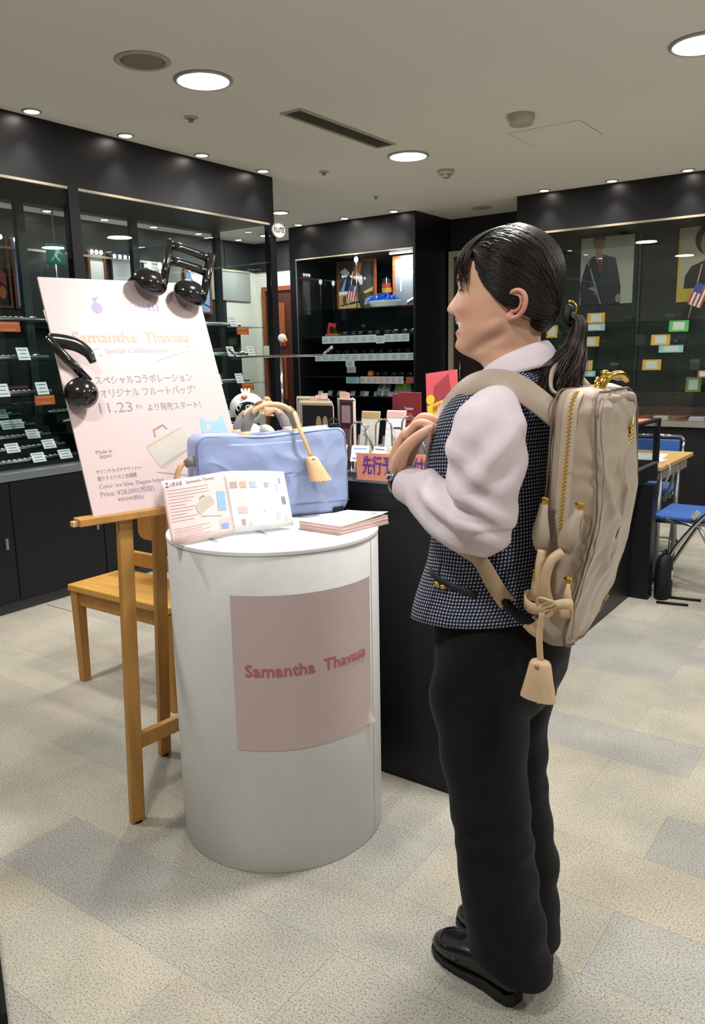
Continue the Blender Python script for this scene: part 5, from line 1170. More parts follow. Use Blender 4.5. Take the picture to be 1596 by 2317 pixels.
for i in range(60):
    a = rp.uniform(0, 2 * PI); l = rp.uniform(0.03, 0.07); p = Vector((rp.gauss(0, 0.02), rp.gauss(0, 0.02), 0.03)); d = Vector((math.cos(a) * 0.6, math.sin(a) * 0.6, rp.uniform(0.3, 1.2))).normalized() * l; wv = d.cross(Vector((0, 0, 1))).normalized() * 0.006
    mb.add([p, p + d * 0.5 + wv, p + d, p + d * 0.5 - wv], [(0, 1, 2, 3)])
mb.build('leaves', M('plant_green', '#2d5a35', 0.6), t); MB().lathe([(0.03, 0), (0.036, 0.04), (0.03, 0.042)], n=16, cap=True).build('pot', BLACK2, t, True)
# chrome T-stand
t = thing('display_stand', 'thin chrome T-shaped display stand with upturned arm ends', 'stand', (-2.058, 2.42, KT))
MB().tube([(0, 0, 0), (0, 0, 0.394)], 0.0045, 8).build('pole', CHROME, t, True)
MB().tube([(-0.277, -0.0, 0.424), (-0.230, 0, 0.394), (-0.1, 0, 0.394), (0.204, 0, 0.394), (0.253, 0, 0.424)], [0.005, 0.0045, 0.0045, 0.0045, 0.007], 8).build('arm', CHROME, t, True)
MB().lathe([(0.06, 0), (0.06, 0.006), (0.01, 0.012), (0.002, 0.012)], n=24, cap=True).build('foot', CHROME, t, True)
t = thing('paper_tag', 'small white tag with an orange tip on a thin pole before the dark door', 'tag', (-2.535, 3.0, 0.0))
MB().tube([(0, 0, 0), (0, 0, 1.44)], 0.003, 8).build('pole', BLACK2, t); MB().lathe([(0.05, 0), (0.05, 0.006), (0.004, 0.01)], n=16, cap=True).build('foot', BLACK2, t)
MB().ellipsoid((0, -0.004, 1.464), (0.026, 0.008, 0.020), 16, 10).build('tag', TOYW, t, True); MB().ellipsoid((0.022, -0.006, 1.454), (0.012, 0.006, 0.010), 10, 8).build('tip', TOYO, t, True)

# ================================================================ TABLE AND FOLDING CHAIRS AT THE BACK RIGHT
tb = thing('folding_table', 'folding table with wood edge and white papers beyond the showcase', 'table', (-1.75, 5.18, 0))
def T_(nm, m, *b, bev=0): return P_(nm, m, *b, par=tb, bev=bev)
T_('tabletop', wood('table_wood', '#c8a468', '#b8945a', (2, 20, 20)), -2.35, -1.195, 4.78, 5.58, 0.675, 0.70, bev=0.003)
T_('apron', GREYP, -1.235, -1.215, 4.85, 5.5, 0.61, 0.675); T_('apron', GREYP, -2.3, -1.23, 5.48, 5.5, 0.62, 0.675)
STEEL = M('steel_tube', '#8f9598', 0.3, metal=0.7)
for x, y in ((-1.225, 5.30), (-2.3, 5.30), (-1.225, 4.88), (-2.3, 4.88)):
    o = MB().cyl((x + 1.75, y - 5.18, 0.0), (x + 1.75, y - 5.18, 0.675), 0.016, n=12).build('leg', STEEL, tb, True)
    MB().cyl((x + 1.75, y - 5.18, 0.0), (x + 1.75, y - 5.18, 0.02), 0.019, n=12).build('leg_cap', BLACK2, o)
MB().tube([(0.52, 0.06, 0.62), (0.50, 0.08, 0.52), (0.47, 0.05, 0.42)], 0.010, 8).build('brace', STEEL, tb, True)
for i, (x, y, rz_) in enumerate(((-1.40, 5.25, 0.1), (-1.36, 4.98, -0.15), (-1.6, 5.2, 0.3))):
    t = thing('paper_sheet', ('white paper sheet on the folding table, overlapped by another', 'white paper sheet at the corner of the folding table', 'white paper sheet on the far part of the folding table')[i], 'paper', (x, y, 0.7005 + 0.0015 * i), rz_)
    MB().bx(-0.105, 0.105, -0.15, 0.15, 0, 0.0012).build('sheet', PAPERW, t); MB().bx(-0.08, 0.06, 0.08, 0.1, 0.0012, 0.0016).build('print', PAPERP, t)
t = thing('cable', 'thin pale cable hanging from the table edge', 'cable', (-1.18, 4.90, 0.69))
MB().tube(catmull([(-0.02, 0, 0.012), (0.0, 0, 0.006), (0.004, 0, -0.04), (-0.03, 0.02, -0.12), (-0.09, 0.04, -0.24)], 5), 0.006, 8).build('cord', M('cable_pale', '#a7a28c', 0.5), t, True)
MB().cyl((-0.09, 0.04, -0.24), (-0.10, 0.045, -0.27), 0.008, n=8).build('plug', BLACK2, t)
SEATB = M('seat_blue', '#2f5da6', 0.6); SEATD = M('seat_navy', '#15324f', 0.4)
def fold_chair(label, loc, rz_):
    t = thing('folding_chair', label, 'chair', loc, rz_, None)       # faces local -X
    MB().bx(-0.20, 0.20, -0.20, 0.20, 0.425, 0.45).build('seat', SEATB, t, bevel=0.010)
    MB().bx(-0.205, 0.205, -0.207, 0.207, 0.405, 0.425).build('seat_pan', CHROME, t, bevel=0.006)
    MB().bx(0.30, 0.325, -0.19, 0.19, 0.58, 0.74).build('backrest', SEATB, t, bevel=0.010)
    for s in (-1, 1):
        y = s * 0.215
        MB().tube(catmull([(-0.21, y, 0.0), (-0.05, y, 0.30), (0.12, y, 0.52), (0.29, y, 0.68), (0.315, y * 0.97, 0.745), (0.315, y * 0.8, 0.765)], 5), 0.011, 10).build('leg', CHROME, t, True)
        MB().tube([(-0.12, y * 0.95, 0.43), (0.05, y * 0.95, 0.40), (0.27, y * 0.95, 0.0)], 0.010, 10).build('leg', CHROME, t, True)
        MB().box((0.03, y, 0.47), (0.05, 0.012, 0.03), Matrix.Rotation(R(-50), 3, 'Y')).build('hinge', M('hinge_pale', '#aaa894', 0.5), t)
        MB().cyl((-0.215, y, 0.0), (-0.205, y, 0.02), 0.014, n=10).build('foot_cap', BLACK2, t); MB().cyl((0.272, y * 0.95, 0.0), (0.265, y * 0.95, 0.02), 0.014, n=10).build('foot_cap', BLACK2, t)
    MB().tube([(0.315, -0.19, 0.765), (0.315, 0.19, 0.765)], 0.011, 10).build('top_tube', CHROME, t, True)
    MB().tube([(-0.19, -0.215, 0.035), (-0.19, 0.215, 0.035)], 0.008, 8).build('cross_bar', STEEL, t, True)
    MB().tube([(0.255, -0.2, 0.03), (0.255, 0.2, 0.03)], 0.008, 8).build('cross_bar', STEEL, t, True)
    return t
fold_chair('chrome folding chair with blue seat pulled up to the end of the table', (-0.985, 4.82, 0), 0.0)
fold_chair('chrome folding chair with blue backrest on the far side of the table', (-1.52, 5.62, 0), R(90) + 0.12)
t = thing('black_bag', 'small black bag with a white label on the floor by the showcase end', 'bag', (-1.083, 4.515, 0))
mb = MB(); mb.rings([[Vector((0.045 * w_ * math.cos(q), 0.075 * w_ * math.sin(q), z)) for q in [2 * PI * i / 20 for i in range(20)]] for z, w_ in ((0, 0.85), (0.01, 1), (0.12, 1.05), (0.2, 0.95), (0.24, 0.7), (0.25, 0.4))]); mb.build('body', BLACK2, t, True)
MB().bx(0.044, 0.048, -0.012, 0.0, 0.11, 0.16).build('label_patch', CARDW, t)
MB().tube(catmull([(0, -0.03, 0.235), (0, -0.03, 0.27), (0, 0.03, 0.27), (0, 0.03, 0.235)], 4), 0.006, 8).build('strap', BLACK2, t, True)
for i, (y, l) in enumerate(((4.40, 0.16), (4.52, 0.2))):
    MB().tube([(0.0, y - 4.53, 0.008), (l, y - 4.50, 0.008)], 0.007, 8).build('foot_bar', BLACK2, t, True)
# dark edge of a panel close to the camera
t = thing('panel_edge', 'dark edge of a black partition panel at the carpet corner', 'partition', (-1.452, 0.739, 0), R(-27))
MB().bx(-0.5, 0.0, -0.034, -0.010, 0.03, 0.12).build('board', BLACK, t); MB().bx(-0.5, 0.0, -0.05, 0.0, 0, 0.03).build('foot', BLACK2, t)
# ================================================================ PERSON
def remeshed(mb, vox, it=4, fac=0.5):
    me = mb.mesh('tmp', None); ob = bpy.data.objects.new('tmp', me); COL.objects.link(ob)
    md = ob.modifiers.new('r', 'REMESH'); md.mode = 'VOXEL'; md.voxel_size = vox
    if it: ms = ob.modifiers.new('s', 'SMOOTH'); ms.iterations = it; ms.factor = fac
    dg = bpy.context.evaluated_depsgraph_get(); out = bpy.data.meshes.new_from_object(ob.evaluated_get(dg))
    bpy.data.objects.remove(ob, do_unlink=True); bpy.data.meshes.remove(me)
    out.polygons.foreach_set('use_smooth', [True] * len(out.polygons))
    return out
def get_co(me):
    a = np.empty(len(me.vertices) * 3, dtype=np.float32); me.vertices.foreach_get('co', a); return a.reshape(-1, 3).astype(float)
def get_no(me):
    a = np.empty(len(me.vertices) * 3, dtype=np.float32); me.vertex_normals.foreach_get('vector', a); return a.reshape(-1, 3).astype(float)
def set_co(me, co): me.vertices.foreach_set('co', co.astype(np.float32).ravel()); me.update()
def obj_of(name, me, mat, parent):
    me.name = name; me.materials.clear(); me.materials.append(mat); o = bpy.data.objects.new(name, me); COL.objects.link(o); o.parent = parent; return o
def ring(xc, yc, z, a, b, n=40, e=2.0, tilt=0.0, af=None):
    out = []
    for i in range(n):
        t = 2 * PI * i / n; c, s = math.cos(t), math.sin(t)
        aa = (af if (af and c > 0) else a)
        x = aa * math.copysign(abs(c) ** (2 / e), c); y = b * math.copysign(abs(s) ** (2 / e), s)
        out.append(Vector((xc + x, yc + y, z + tilt * x)))
    return out
def vnoise(co, sx, sy, sz, off=0.0):
    return np.array([mnoise.noise(Vector((c[0] * sx + off, c[1] * sy + off * 0.7, c[2] * sz))) for c in co])

PER = thing('person', 'person in pink shirt, checked vest and black trousers holding a backpack strap', 'person', (-0.66, 1.47, 0), PI)

# ---------------- head as (s forward, t left, z); turned to the left by 12 degrees
HY = R(12.0)
def head_to_body(s, t, z):
    k = min(1.0, max(0.0, (z - 1.33) / 0.06)); a = HY * k
    return Vector((-0.005 + s * math.cos(a) - t * math.sin(a), s * math.sin(a) + t * math.cos(a), z))
Fz = sm((1.325, 1.345, 1.358, 1.366, 1.373, 1.379, 1.386, 1.393, 1.401, 1.412, 1.425, 1.440, 1.453, 1.463, 1.478, 1.492, 1.503, 1.514, 1.530, 1.545, 1.560, 1.575, 1.588, 1.597, 1.602),
        (0.052, 0.056, 0.068, 0.083, 0.098, 0.108, 0.1140, 0.1165, 0.1160, 0.1150, 0.1145, 0.1148, 0.1150, 0.1150, 0.1140, 0.1110, 0.1105, 0.1135, 0.1125, 0.107, 0.097, 0.081, 0.058, 0.03, 0.012))
LO = sm((1.400, 1.406, 1.411, 1.417, 1.422, 1.430, 1.438, 1.443, 1.448, 1.453), (0.0, -0.0018, 0.0002, 0.0034, 0.0014, -0.0020, 0.0012, 0.0036, 0.0014, 0.0))
Bz = sm((1.325, 1.36, 1.40, 1.42, 1.44, 1.46, 1.50, 1.53, 1.555, 1.575, 1.59, 1.602), (-0.062, -0.056, -0.050, -0.053, -0.063, -0.071, -0.077, -0.077, -0.070, -0.055, -0.034, -0.005))
Wz = sm((1.325, 1.35, 1.37, 1.385, 1.40, 1.42, 1.44, 1.46, 1.48, 1.51, 1.54, 1.56, 1.575, 1.588, 1.597, 1.602), (0.058, 0.053, 0.052, 0.0515, 0.0565, 0.064, 0.0670, 0.069, 0.071, 0.072, 0.071, 0.066, 0.057, 0.042, 0.025, 0.010))
Ef = sm((1.33, 1.352, 1.372, 1.388, 1.405, 1.43, 1.47, 1.52, 1.60), (1.0, 1.15, 1.55, 1.50, 1.22, 1.02, 0.93, 0.95, 1.0))
NA = sm((1.4495, 1.453, 1.457, 1.461, 1.466, 1.471, 1.478, 1.486, 1.495, 1.506), (0.0, 0.007, 0.0165, 0.0205, 0.0208, 0.0185, 0.0135, 0.0090, 0.0048, 0.0))
NS = sm((1.45, 1.462, 1.480, 1.505), (0.0165, 0.0165, 0.0115, 0.009))
def head_pt(th, z):
    F_, B_, W_ = Fz(z), Bz(z), Wz(z); xc = 0.012
    c, s = math.cos(th), math.sin(th)
    if c >= 0: x = xc + (F_ - xc) * c; y = W_ * math.copysign(abs(s) ** Ef(z), s)
    else: x = xc + (xc - B_) * c; y = W_ * s
    if c > 0:
        x += NA(z) * math.exp(-(y / NS(z)) ** 2) if 1.4495 < z < 1.506 else 0
        ay = abs(y)
        if 1.400 < z < 1.453: x += LO(z) * math.exp(-(y / 0.020) ** 2)
        x -= 0.0065 * math.exp(-((ay - 0.031) / 0.013) ** 2 - ((z - 1.499) / 0.010) ** 2)              # eye sockets
        x += 0.0035 * math.exp(-((ay - 0.032) / 0.009) ** 2 - ((z - 1.496) / 0.006) ** 2)              # lids
        g = math.exp(-((ay - 0.040) / 0.014) ** 2 - ((z - 1.462) / 0.014) ** 2); x += 0.0060 * g; y += math.copysign(0.004 * g, y)   # raised cheeks
        x -= 0.0042 * math.exp(-((ay - 0.033) / 0.005) ** 2 - ((z - 1.444) / 0.018) ** 2)              # smile fold
        x -= 0.0065 * math.exp(-(y / 0.025) ** 4 - ((z - 1.4300 - 1.5 * y * y) / 0.0062) ** 2)                       # open smile
        x += 0.0030 * math.exp(-(y / 0.012) ** 2 - ((z - 1.390) / 0.010) ** 2)                         # chin
        x += 0.0025 * math.exp(-((ay - 0.013) / 0.004) ** 2 - ((z - 1.459) / 0.006) ** 2)              # nostril wings
    if 1.35 < z < 1.44 and x > -0.01:                 # soft hollow under the jaw
        zj = 1.432 - 0.42 * max(0.0, x); w_ = math.exp(-((z - (zj - 0.017)) / 0.011) ** 2) * min(1.0, max(0.0, (x + 0.01) / 0.03)) * min(1.0, max(0.0, (0.095 - x) / 0.03))
        y *= 1 - 0.11 * w_; x -= 0.004 * w_ if x > 0.06 else 0
        zk = zj + 0.006; y *= 1 + 0.035 * math.exp(-((z - zk) / 0.012) ** 2) * min(1.0, max(0.0, (0.09 - x) / 0.04)) * min(1.0, max(0.0, (x + 0.005) / 0.02))
    return Vector((x, y, z))
zs = [1.322 + 0.28 * i / 130 for i in range(131)]; zs[-1] = 1.6015
NTH = 110
ths = []
for i in range(NTH):                                   # more points near the face front
    u = i / NTH * 2 * PI; ths.append(u - 0.35 * math.sin(u))
hrings = [[head_pt(t, z) for t in ths] for z in zs]
bodym = MB()
bodym.rings([[head_to_body(*p) for p in r] for r in hrings])
# torso core, legs
bodym.rings([ring(*q, n=32, e=2.3) for q in ((0.02, 0, 0.80, 0.10, 0.14), (0.02, 0, 0.95, 0.095, 0.13), (0.02, 0, 1.05, 0.09, 0.125), (0.02, 0, 1.17, 0.10, 0.145), (0.01, 0, 1.25, 0.092, 0.15), (0, 0, 1.295, 0.075, 0.135), (-0.005, 0, 1.32, 0.06, 0.10), (-0.008, 0, 1.345, 0.055, 0.062))])
LEGN = [(0.80, 0.015, 0.075, 0.10, 0.090), (0.70, 0.020, 0.080, 0.10, 0.090), (0.63, 0.019, 0.078, 0.095, 0.085), (0.54, 0.010, 0.075, 0.089, 0.079), (0.46, 0.001, 0.072, 0.085, 0.075), (0.35, -0.015, 0.070, 0.083, 0.073), (0.25, -0.026, 0.070, 0.084, 0.074), (0.17, -0.040, 0.067, 0.087, 0.074), (0.100, -0.047, 0.061, 0.091, 0.072), (0.02, -0.051, 0.060, 0.093, 0.073)]
LEGF = [(0.80, 0.010, -0.075, 0.10, 0.090), (0.70, 0.018, -0.074, 0.098, 0.085), (0.63, 0.020, -0.070, 0.093, 0.080), (0.54, 0.022, -0.068, 0.088, 0.075), (0.46, 0.020, -0.066, 0.085, 0.072), (0.36, 0.003, -0.064, 0.084, 0.072), (0.27, -0.012, -0.062, 0.084, 0.072), (0.17, -0.019, -0.061, 0.085, 0.073), (0.085, -0.024, -0.060, 0.087, 0.075), (0.02, -0.026, -0.060, 0.088, 0.075)]
for L in (LEGN, LEGF):
    k = [(z, x, y, a * 0.72, b * 0.72) for z, x, y, a, b in L[:5]] + [(z, x, y, a * 0.58, b * 0.60) for z, x, y, a, b in L[5:7]] + [(0.09, L[-1][1] + 0.01, L[-1][2], 0.038, 0.036), (0.055, L[-1][1] + 0.015, L[-1][2], 0.030, 0.026)]
    bodym.rings([ring(x, y, z, a, b, 24) for z, x, y, a, b in k])
# arms and hands
SH, EL, WR = Vector((-0.042, 0.155, 1.275)), Vector((-0.042, 0.203, 1.072)), Vector((0.180, 0.124, 1.128))
def mir(p): return Vector((p[0] + 0.055 * max(0.0, min(1.0, (0.12 - p[0]) / 0.12)), -p[1] * 0.84, p[2] - 0.022))
def hand_parts(mb, f):
    q = lambda *a: f(Vector(a))
    mb.tube([f(SH), f(SH.lerp(EL, 0.5)), f(EL)], [0.044, 0.040, 0.036], 16); mb.ellipsoid(f(EL), (0.036, 0.036, 0.036), 16, 10)
    mb.tube([f(EL), f(EL.lerp(WR, 0.35)), f(EL.lerp(WR, 0.9)), f(WR)], [0.034, 0.036, 0.0255, 0.0245], 18)
    mb.ellipsoid(f(WR), (0.0245, 0.0245, 0.0245), 16, 10)
    # palm as a loft from the wrist to the knuckles (long axis = thumb side to little finger)
    rs = []
    for (c, wy, tx) in (((0.180, 0.122, 1.128), 0.022, 0.020), ((0.186, 0.119, 1.150), 0.029, 0.019), ((0.182, 0.114, 1.178), 0.037, 0.0175), ((0.170, 0.110, 1.205), 0.040, 0.0150), ((0.160, 0.108, 1.224), 0.038, 0.0120), ((0.152, 0.108, 1.234), 0.033, 0.0075)):
        c = Vector(c); ring_ = []
        for i in range(24):
            t = 2 * PI * i / 24; ring_.append(f(c + Vector((0.10, 0.985, 0.10)) * (wy * math.copysign(abs(math.cos(t)) ** 0.8, math.cos(t))) + Vector((0.92, -0.1, 0.37)) * (tx * math.sin(t))))
        rs.append(ring_)
    mb.rings(rs)
    FG = (((0.153, 0.140, 1.222), (0.125, 0.143, 1.247), (0.100, 0.133, 1.240), (0.094, 0.124, 1.220), 0.0090), ((0.160, 0.119, 1.229), (0.130, 0.121, 1.257), (0.103, 0.113, 1.248), (0.095, 0.104, 1.224), 0.0092),
          ((0.162, 0.099, 1.224), (0.134, 0.100, 1.251), (0.107, 0.093, 1.242), (0.098, 0.086, 1.219), 0.0088), ((0.159, 0.080, 1.211), (0.137, 0.081, 1.233), (0.113, 0.076, 1.225), (0.104, 0.070, 1.206), 0.0078))
    for a, b, c, d, r in FG:
        cv = catmull([q(*a), q(*b), q(*c), q(*d)], 5); n = len(cv)
        mb.tube(cv, [r * (1.08 - 0.30 * i / (n - 1)) * (1.06 if i in (5, 10) else 1.0) for i in range(n)], 12)
        mb.ellipsoid(cv[-1], (r * 0.78,) * 3, 12, 8); mb.ellipsoid(cv[0], (r * 1.15,) * 3, 12, 8)
    cv = catmull([q(0.178, 0.134, 1.148), q(0.166, 0.150, 1.172), q(0.146, 0.159, 1.199), q(0.121, 0.157, 1.222), q(0.098, 0.149, 1.238)], 5); n = len(cv)
    mb.tube(cv, [interp((0, 0.25, 0.5, 0.75, 0.9, 1), (0.017, 0.0155, 0.0120, 0.0105, 0.0095, 0.0065), i / (n - 1)) for i in range(n)], 14); mb.ellipsoid(cv[-1], (0.0066,) * 3, 12, 8)
    mb.ellipsoid(q(0.176, 0.140, 1.160), (0.017, 0.014, 0.024), 16, 10)
hand_parts(bodym, lambda v: v); hand_parts(bodym, mir)
bme = remeshed(bodym, 0.0026, 3, 0.45)
co = get_co(bme)
# local colour of skin: lips, cheeks, knuckles
def g3(c, r): return np.exp(-(((co - np.array(c)) / np.array(r)) ** 2).sum(1))
hb = lambda s, t, z: tuple(head_to_body(s, t, z))
skin = np.array(lin('#dcae94')[:3]); blush = np.array(lin('#cf8377')[:3]); lip = np.array(lin('#b9605c')[:3])
colr = np.tile(skin, (len(co), 1))
def mixc(c, w): 
    global colr
    colr = colr * (1 - w[:, None]) + np.array(c)[None] * w[:, None]
for t in (0.045, -0.045): mixc(blush, 0.45 * g3(hb(0.085, t, 1.462), (0.025, 0.025, 0.022)))
mixc(blush, 0.35 * g3(hb(0.137, 0, 1.464), (0.012, 0.012, 0.01)))
hl = np.array([(-0.005 + 0) for _ in range(1)])
rel = co - np.array([-0.005, 0, 0]); sF = rel[:, 0] * math.cos(HY) + rel[:, 1] * math.sin(HY); tF = -rel[:, 0] * math.sin(HY) + rel[:, 1] * math.cos(HY)
facem = (sF > 0.083) & (np.abs(tF) < 0.034) & (co[:, 2] > 1.405) & (co[:, 2] < 1.455)
lipw = np.where(facem, np.exp(-((co[:, 2] - 1.4175) / 0.0050) ** 2) + np.exp(-((co[:, 2] - 1.4430) / 0.0042) ** 2), 0) * np.exp(-(tF / 0.028) ** 6)
mixc(lip, np.clip(lipw * 0.85, 0, 0.85)); mixc(lin('#9a4a45')[:3], np.where(facem, np.exp(-((co[:, 2] - 1.4285) / 0.0055) ** 2) * np.exp(-(tF / 0.025) ** 6), 0) * 0.9)
for p in ((0.153, 0.140, 1.222), (0.160, 0.119, 1.229), (0.100, 0.133, 1.240), (0.098, 0.149, 1.238), (0.121, 0.157, 1.222)): mixc(blush, 0.3 * g3(p, (0.012,) * 3))
ca = bme.color_attributes.new('Col', 'FLOAT_COLOR', 'POINT')
ca.data.foreach_set('color', np.concatenate([colr, np.ones((len(co), 1))], 1).astype(np.float32).ravel())
SKIN = bpy.data.materials.new('skin'); SKIN.use_nodes = True; _nt = SKIN.node_tree; _b = _nt.nodes['Principled BSDF']
_at = N(_nt, 'ShaderNodeAttribute'); _at.attribute_name = 'Col'; _nt.links.new(_at.outputs['Color'], _b.inputs['Base Color'])
_b.inputs['Roughness'].default_value = 0.5; _b.inputs['Specular IOR Level'].default_value = 0.4
_b.inputs['Subsurface Weight'].default_value = 0.12; _b.inputs['Subsurface Radius'].default_value = (0.010, 0.004, 0.002); _b.inputs['Subsurface Scale'].default_value = 1.0
_n2 = N(_nt, 'ShaderNodeTexNoise'); _n2.inputs['Scale'].default_value = 420; _bp2 = N(_nt, 'ShaderNodeBump'); _bp2.inputs['Strength'].default_value = 0.08; _bp2.inputs['Distance'].default_value = 0.001
_nt.links.new(_n2.outputs['Fac'], _bp2.inputs['Height']); _nt.links.new(_bp2.outputs[0], _b.inputs['Normal'])
SKIN2 = M('skin_plain', '#dcae94', 0.5, sss=0.1); SKINR = M('skin_rose', '#d69b86', 0.5, sss=0.1)
body = obj_of('body', bme, SKIN, PER)

# ---------------- ears, eyes, brows, teeth (children of the person; body stays one surface)
def HB(s, t, z): return head_to_body(s, t, z)
def into_body(me, col):
    """join a mesh into the one body mesh, with its own skin colour"""
    a_c = me.color_attributes.new('Col', 'FLOAT_COLOR', 'POINT'); n_ = len(me.vertices)
    a_c.data.foreach_set('color', np.tile(np.array(lin(col)), n_).astype(np.float32))
    bm = bmesh.new(); bm.from_mesh(body.data); bm.from_mesh(me); bm.to_mesh(body.data); bm.free(); bpy.data.meshes.remove(me)
    body.data.polygons.foreach_set('use_smooth', [True] * len(body.data.polygons))
for sg in (1, -1):
    helix = [(0.000, 0.0715, 1.470), (-0.003, 0.0765, 1.479), (-0.012, 0.0825, 1.486), (-0.023, 0.086, 1.4885), (-0.033, 0.087, 1.483), (-0.0375, 0.087, 1.472), (-0.035, 0.085, 1.457), (-0.027, 0.081, 1.446), (-0.015, 0.0775, 1.440), (-0.005, 0.0745, 1.440)]
    cv = catmull([HB(s, sg * t, z) for s, t, z in helix], 5); n = len(cv)
    mb = MB(); mb.tube(cv, [0.0042 * (0.75 + 0.35 * math.sin(PI * i / (n - 1))) for i in range(n)], 10)
    # dish
    def dish(u, v):
        a = 2 * PI * u; rr = v; cs, cz, ct = -0.0175, 1.4655, 0.0765
        dep = -0.0085 * (1 - rr) ** 1.0
        s = cs + 0.0185 * rr * math.cos(a) - 0.0015 * rr * math.sin(a); z = cz + 0.0225 * rr * math.sin(a); t = ct + dep + 0.0075 * rr * max(-0.4, -math.cos(a)) + 0.002
        return HB(s, sg * t, z)
    mb.grid(dish, 28, 8)
    mb.tube(catmull([HB(-0.010, sg * 0.078, 1.481), HB(-0.022, sg * 0.082, 1.481), HB(-0.0285, sg * 0.083, 1.472), HB(-0.026, sg * 0.081, 1.459), HB(-0.016, sg * 0.078, 1.452), HB(-0.008, sg * 0.0755, 1.453)], 4), 0.0030, 8)
    mb.ellipsoid(HB(-0.006, sg * 0.0745, 1.4425), (0.0085, 0.0042, 0.0085), 14, 10); mb.ellipsoid(HB(0.000, sg * 0.0725, 1.462), (0.0045, 0.0045, 0.006), 12, 8)
    mb.ellipsoid(HB(-0.017, sg * 0.068, 1.464), (0.019, 0.008, 0.022), 16, 10)
    me = remeshed(mb, 0.0011, 3, 0.5)
    into_body(me, '#d69b86')
    # smiling eye: lid line and lashes, brow
    lid = [head_pt(sg * a, z) for a, z in ((0.245, 1.4962), (0.32, 1.4985), (0.42, 1.4995), (0.53, 1.4975), (0.63, 1.4935))]
    MB().tube([HB(p.x + 0.0006, p.y, p.z) for p in catmull(lid, 4)], [0.0006] + [0.0014] * 14 + [0.0010] * 2, 8).build('eyelashes', M('lash', '#1a1210', 0.6), PER, True)
    brow = [head_pt(sg * a, z) for a, z in ((0.22, 1.512), (0.36, 1.517), (0.52, 1.5175), (0.70, 1.511))]
    MB().tube([HB(p.x + 0.0008, p.y * 1.005, p.z) for p in catmull(brow, 4)], [0.0016, 0.0022, 0.0024, 0.0025, 0.0025, 0.0025, 0.0024, 0.0022, 0.002, 0.0018, 0.0014, 0.001, 0.0006], 8, flat=(1.3, 0.6), up=Vector((1, 0, 0))).build('eyebrow', M('brow', '#2c1f1a', 0.7), PER, True)
def tooth(u, v):
    a = (u - 0.5) * 1.05; z = 1.4275 + 0.0105 * v; p = head_pt(a, z); return HB(p.x + 0.0034 - 0.0030 * (2 * u - 1) ** 2 - 0.0008 * (1 - v), p.y, z)
into_body(MB().grid(tooth, 20, 3).mesh('teeth', None, True), '#ece5da')
def thumbnail(u, v):
    a = (u - 0.5) * 2.0; base = Vector((0.104, 0.1505, 1.2335)); d = Vector((-0.80, -0.28, 0.55)).normalized(); s_ = d.cross(Vector((0, 1, 0.25))).normalized(); nn = s_.cross(d)
    if nn.y < 0: nn = -nn
    return base + d * (0.013 * v) + s_ * (0.0055 * math.sin(a)) + nn * (0.0068 * math.cos(a) + 0.001)
into_body(MB().grid(thumbnail, 8, 4).mesh('nail', None, True), '#dfb0a4')

# ---------------- hair
HAIR = bpy.data.materials.new('hair'); HAIR.use_nodes = True; _nt = HAIR.node_tree; _b = _nt.nodes['Principled BSDF']
_b.inputs['Base Color'].default_value = lin('#1c1615'); _b.inputs['Roughness'].default_value = 0.42; _b.inputs['Specular IOR Level'].default_value = 0.32
HAIR2 = M('hair_brown', '#4a3833', 0.38, spec=0.5)
hm = MB(); hm.rings(hrings)
HBVH = BVHTree.FromPolygons([Vector(v) for v in hm.v], [tuple(f) for f in hm.f])
HC = Vector((0.012, 0, 1.505))
def skull(d):
    d = d.normalized(); hit = HBVH.ray_cast(HC + d * 0.4, -d)
    return (hit[0] - HC).length if hit[0] else 0.08
HL = sm((1.41, 1.42, 1.43, 1.45, 1.465, 1.474, 1.479, 1.485, 1.495, 1.512, 1.532, 1.552, 1.57), (-0.05, -0.040, -0.037, -0.036, -0.03, -0.012, 0.012, 0.028, 0.039, 0.051, 0.061, 0.070, 0.10))
def in_hair(p):
    if p.z < 1.412: return False
    lim = HL(p.z) + (0.03 if abs(p.y) < 0.03 and p.x > 0.05 else 0.0)
    return p.x < lim or p.z > 1.572
def hair_depth(p):
    if p.z > 1.575: return 0.03
    if p.z < 1.405: return -0.01
    lim = HL(p.z) + (0.03 if abs(p.y) < 0.03 and p.x > 0.05 else 0.0)
    return min(lim - p.x, (p.z - 1.412) * 1.2)
def cap_pt(u, v):
    ph = -0.95 + (PI / 2 + 0.95) * v; th = 2 * PI * u
    d = Vector((math.cos(ph) * math.cos(th), math.cos(ph) * math.sin(th), math.sin(ph))); r = skull(d); p = HC + d * r
    t = max(0.0, min(1.0, (hair_depth(p) + 0.004) / 0.022)); t = t * t * (3 - 2 * t)
    return p + d * (-0.0045 + (0.0155 + (0.002 if p.x < -0.02 else 0)) * t)
_g = MB(); NU, NV = 160, 80; _g.grid(cap_pt, NU, NV)
_g.v = [tuple(HB(*p)) for p in _g.v]
capme = _g.mesh('hair', HAIR, True)
_o = bpy.data.objects.new('hair', capme); COL.objects.link(_o); _o.parent = PER
_ms = _o.modifiers.new('s', 'SMOOTH'); _ms.iterations = 3; _ms.factor = 0.5
HAIRO = _o
TIE = Vector((-0.098, 0.0, 1.447))
def on_surf(d, off): d = d.normalized(); return HC + d * (skull(d) + off)
def slerp(a, b, t):
    a, b = a.normalized(), b.normalized(); w_ = math.acos(max(-1, min(1, a.dot(b))))
    if w_ < 1e-4: return a
    return (a * math.sin((1 - t) * w_) + b * math.sin(t * w_)) / math.sin(w_)
rh = random.Random(21)
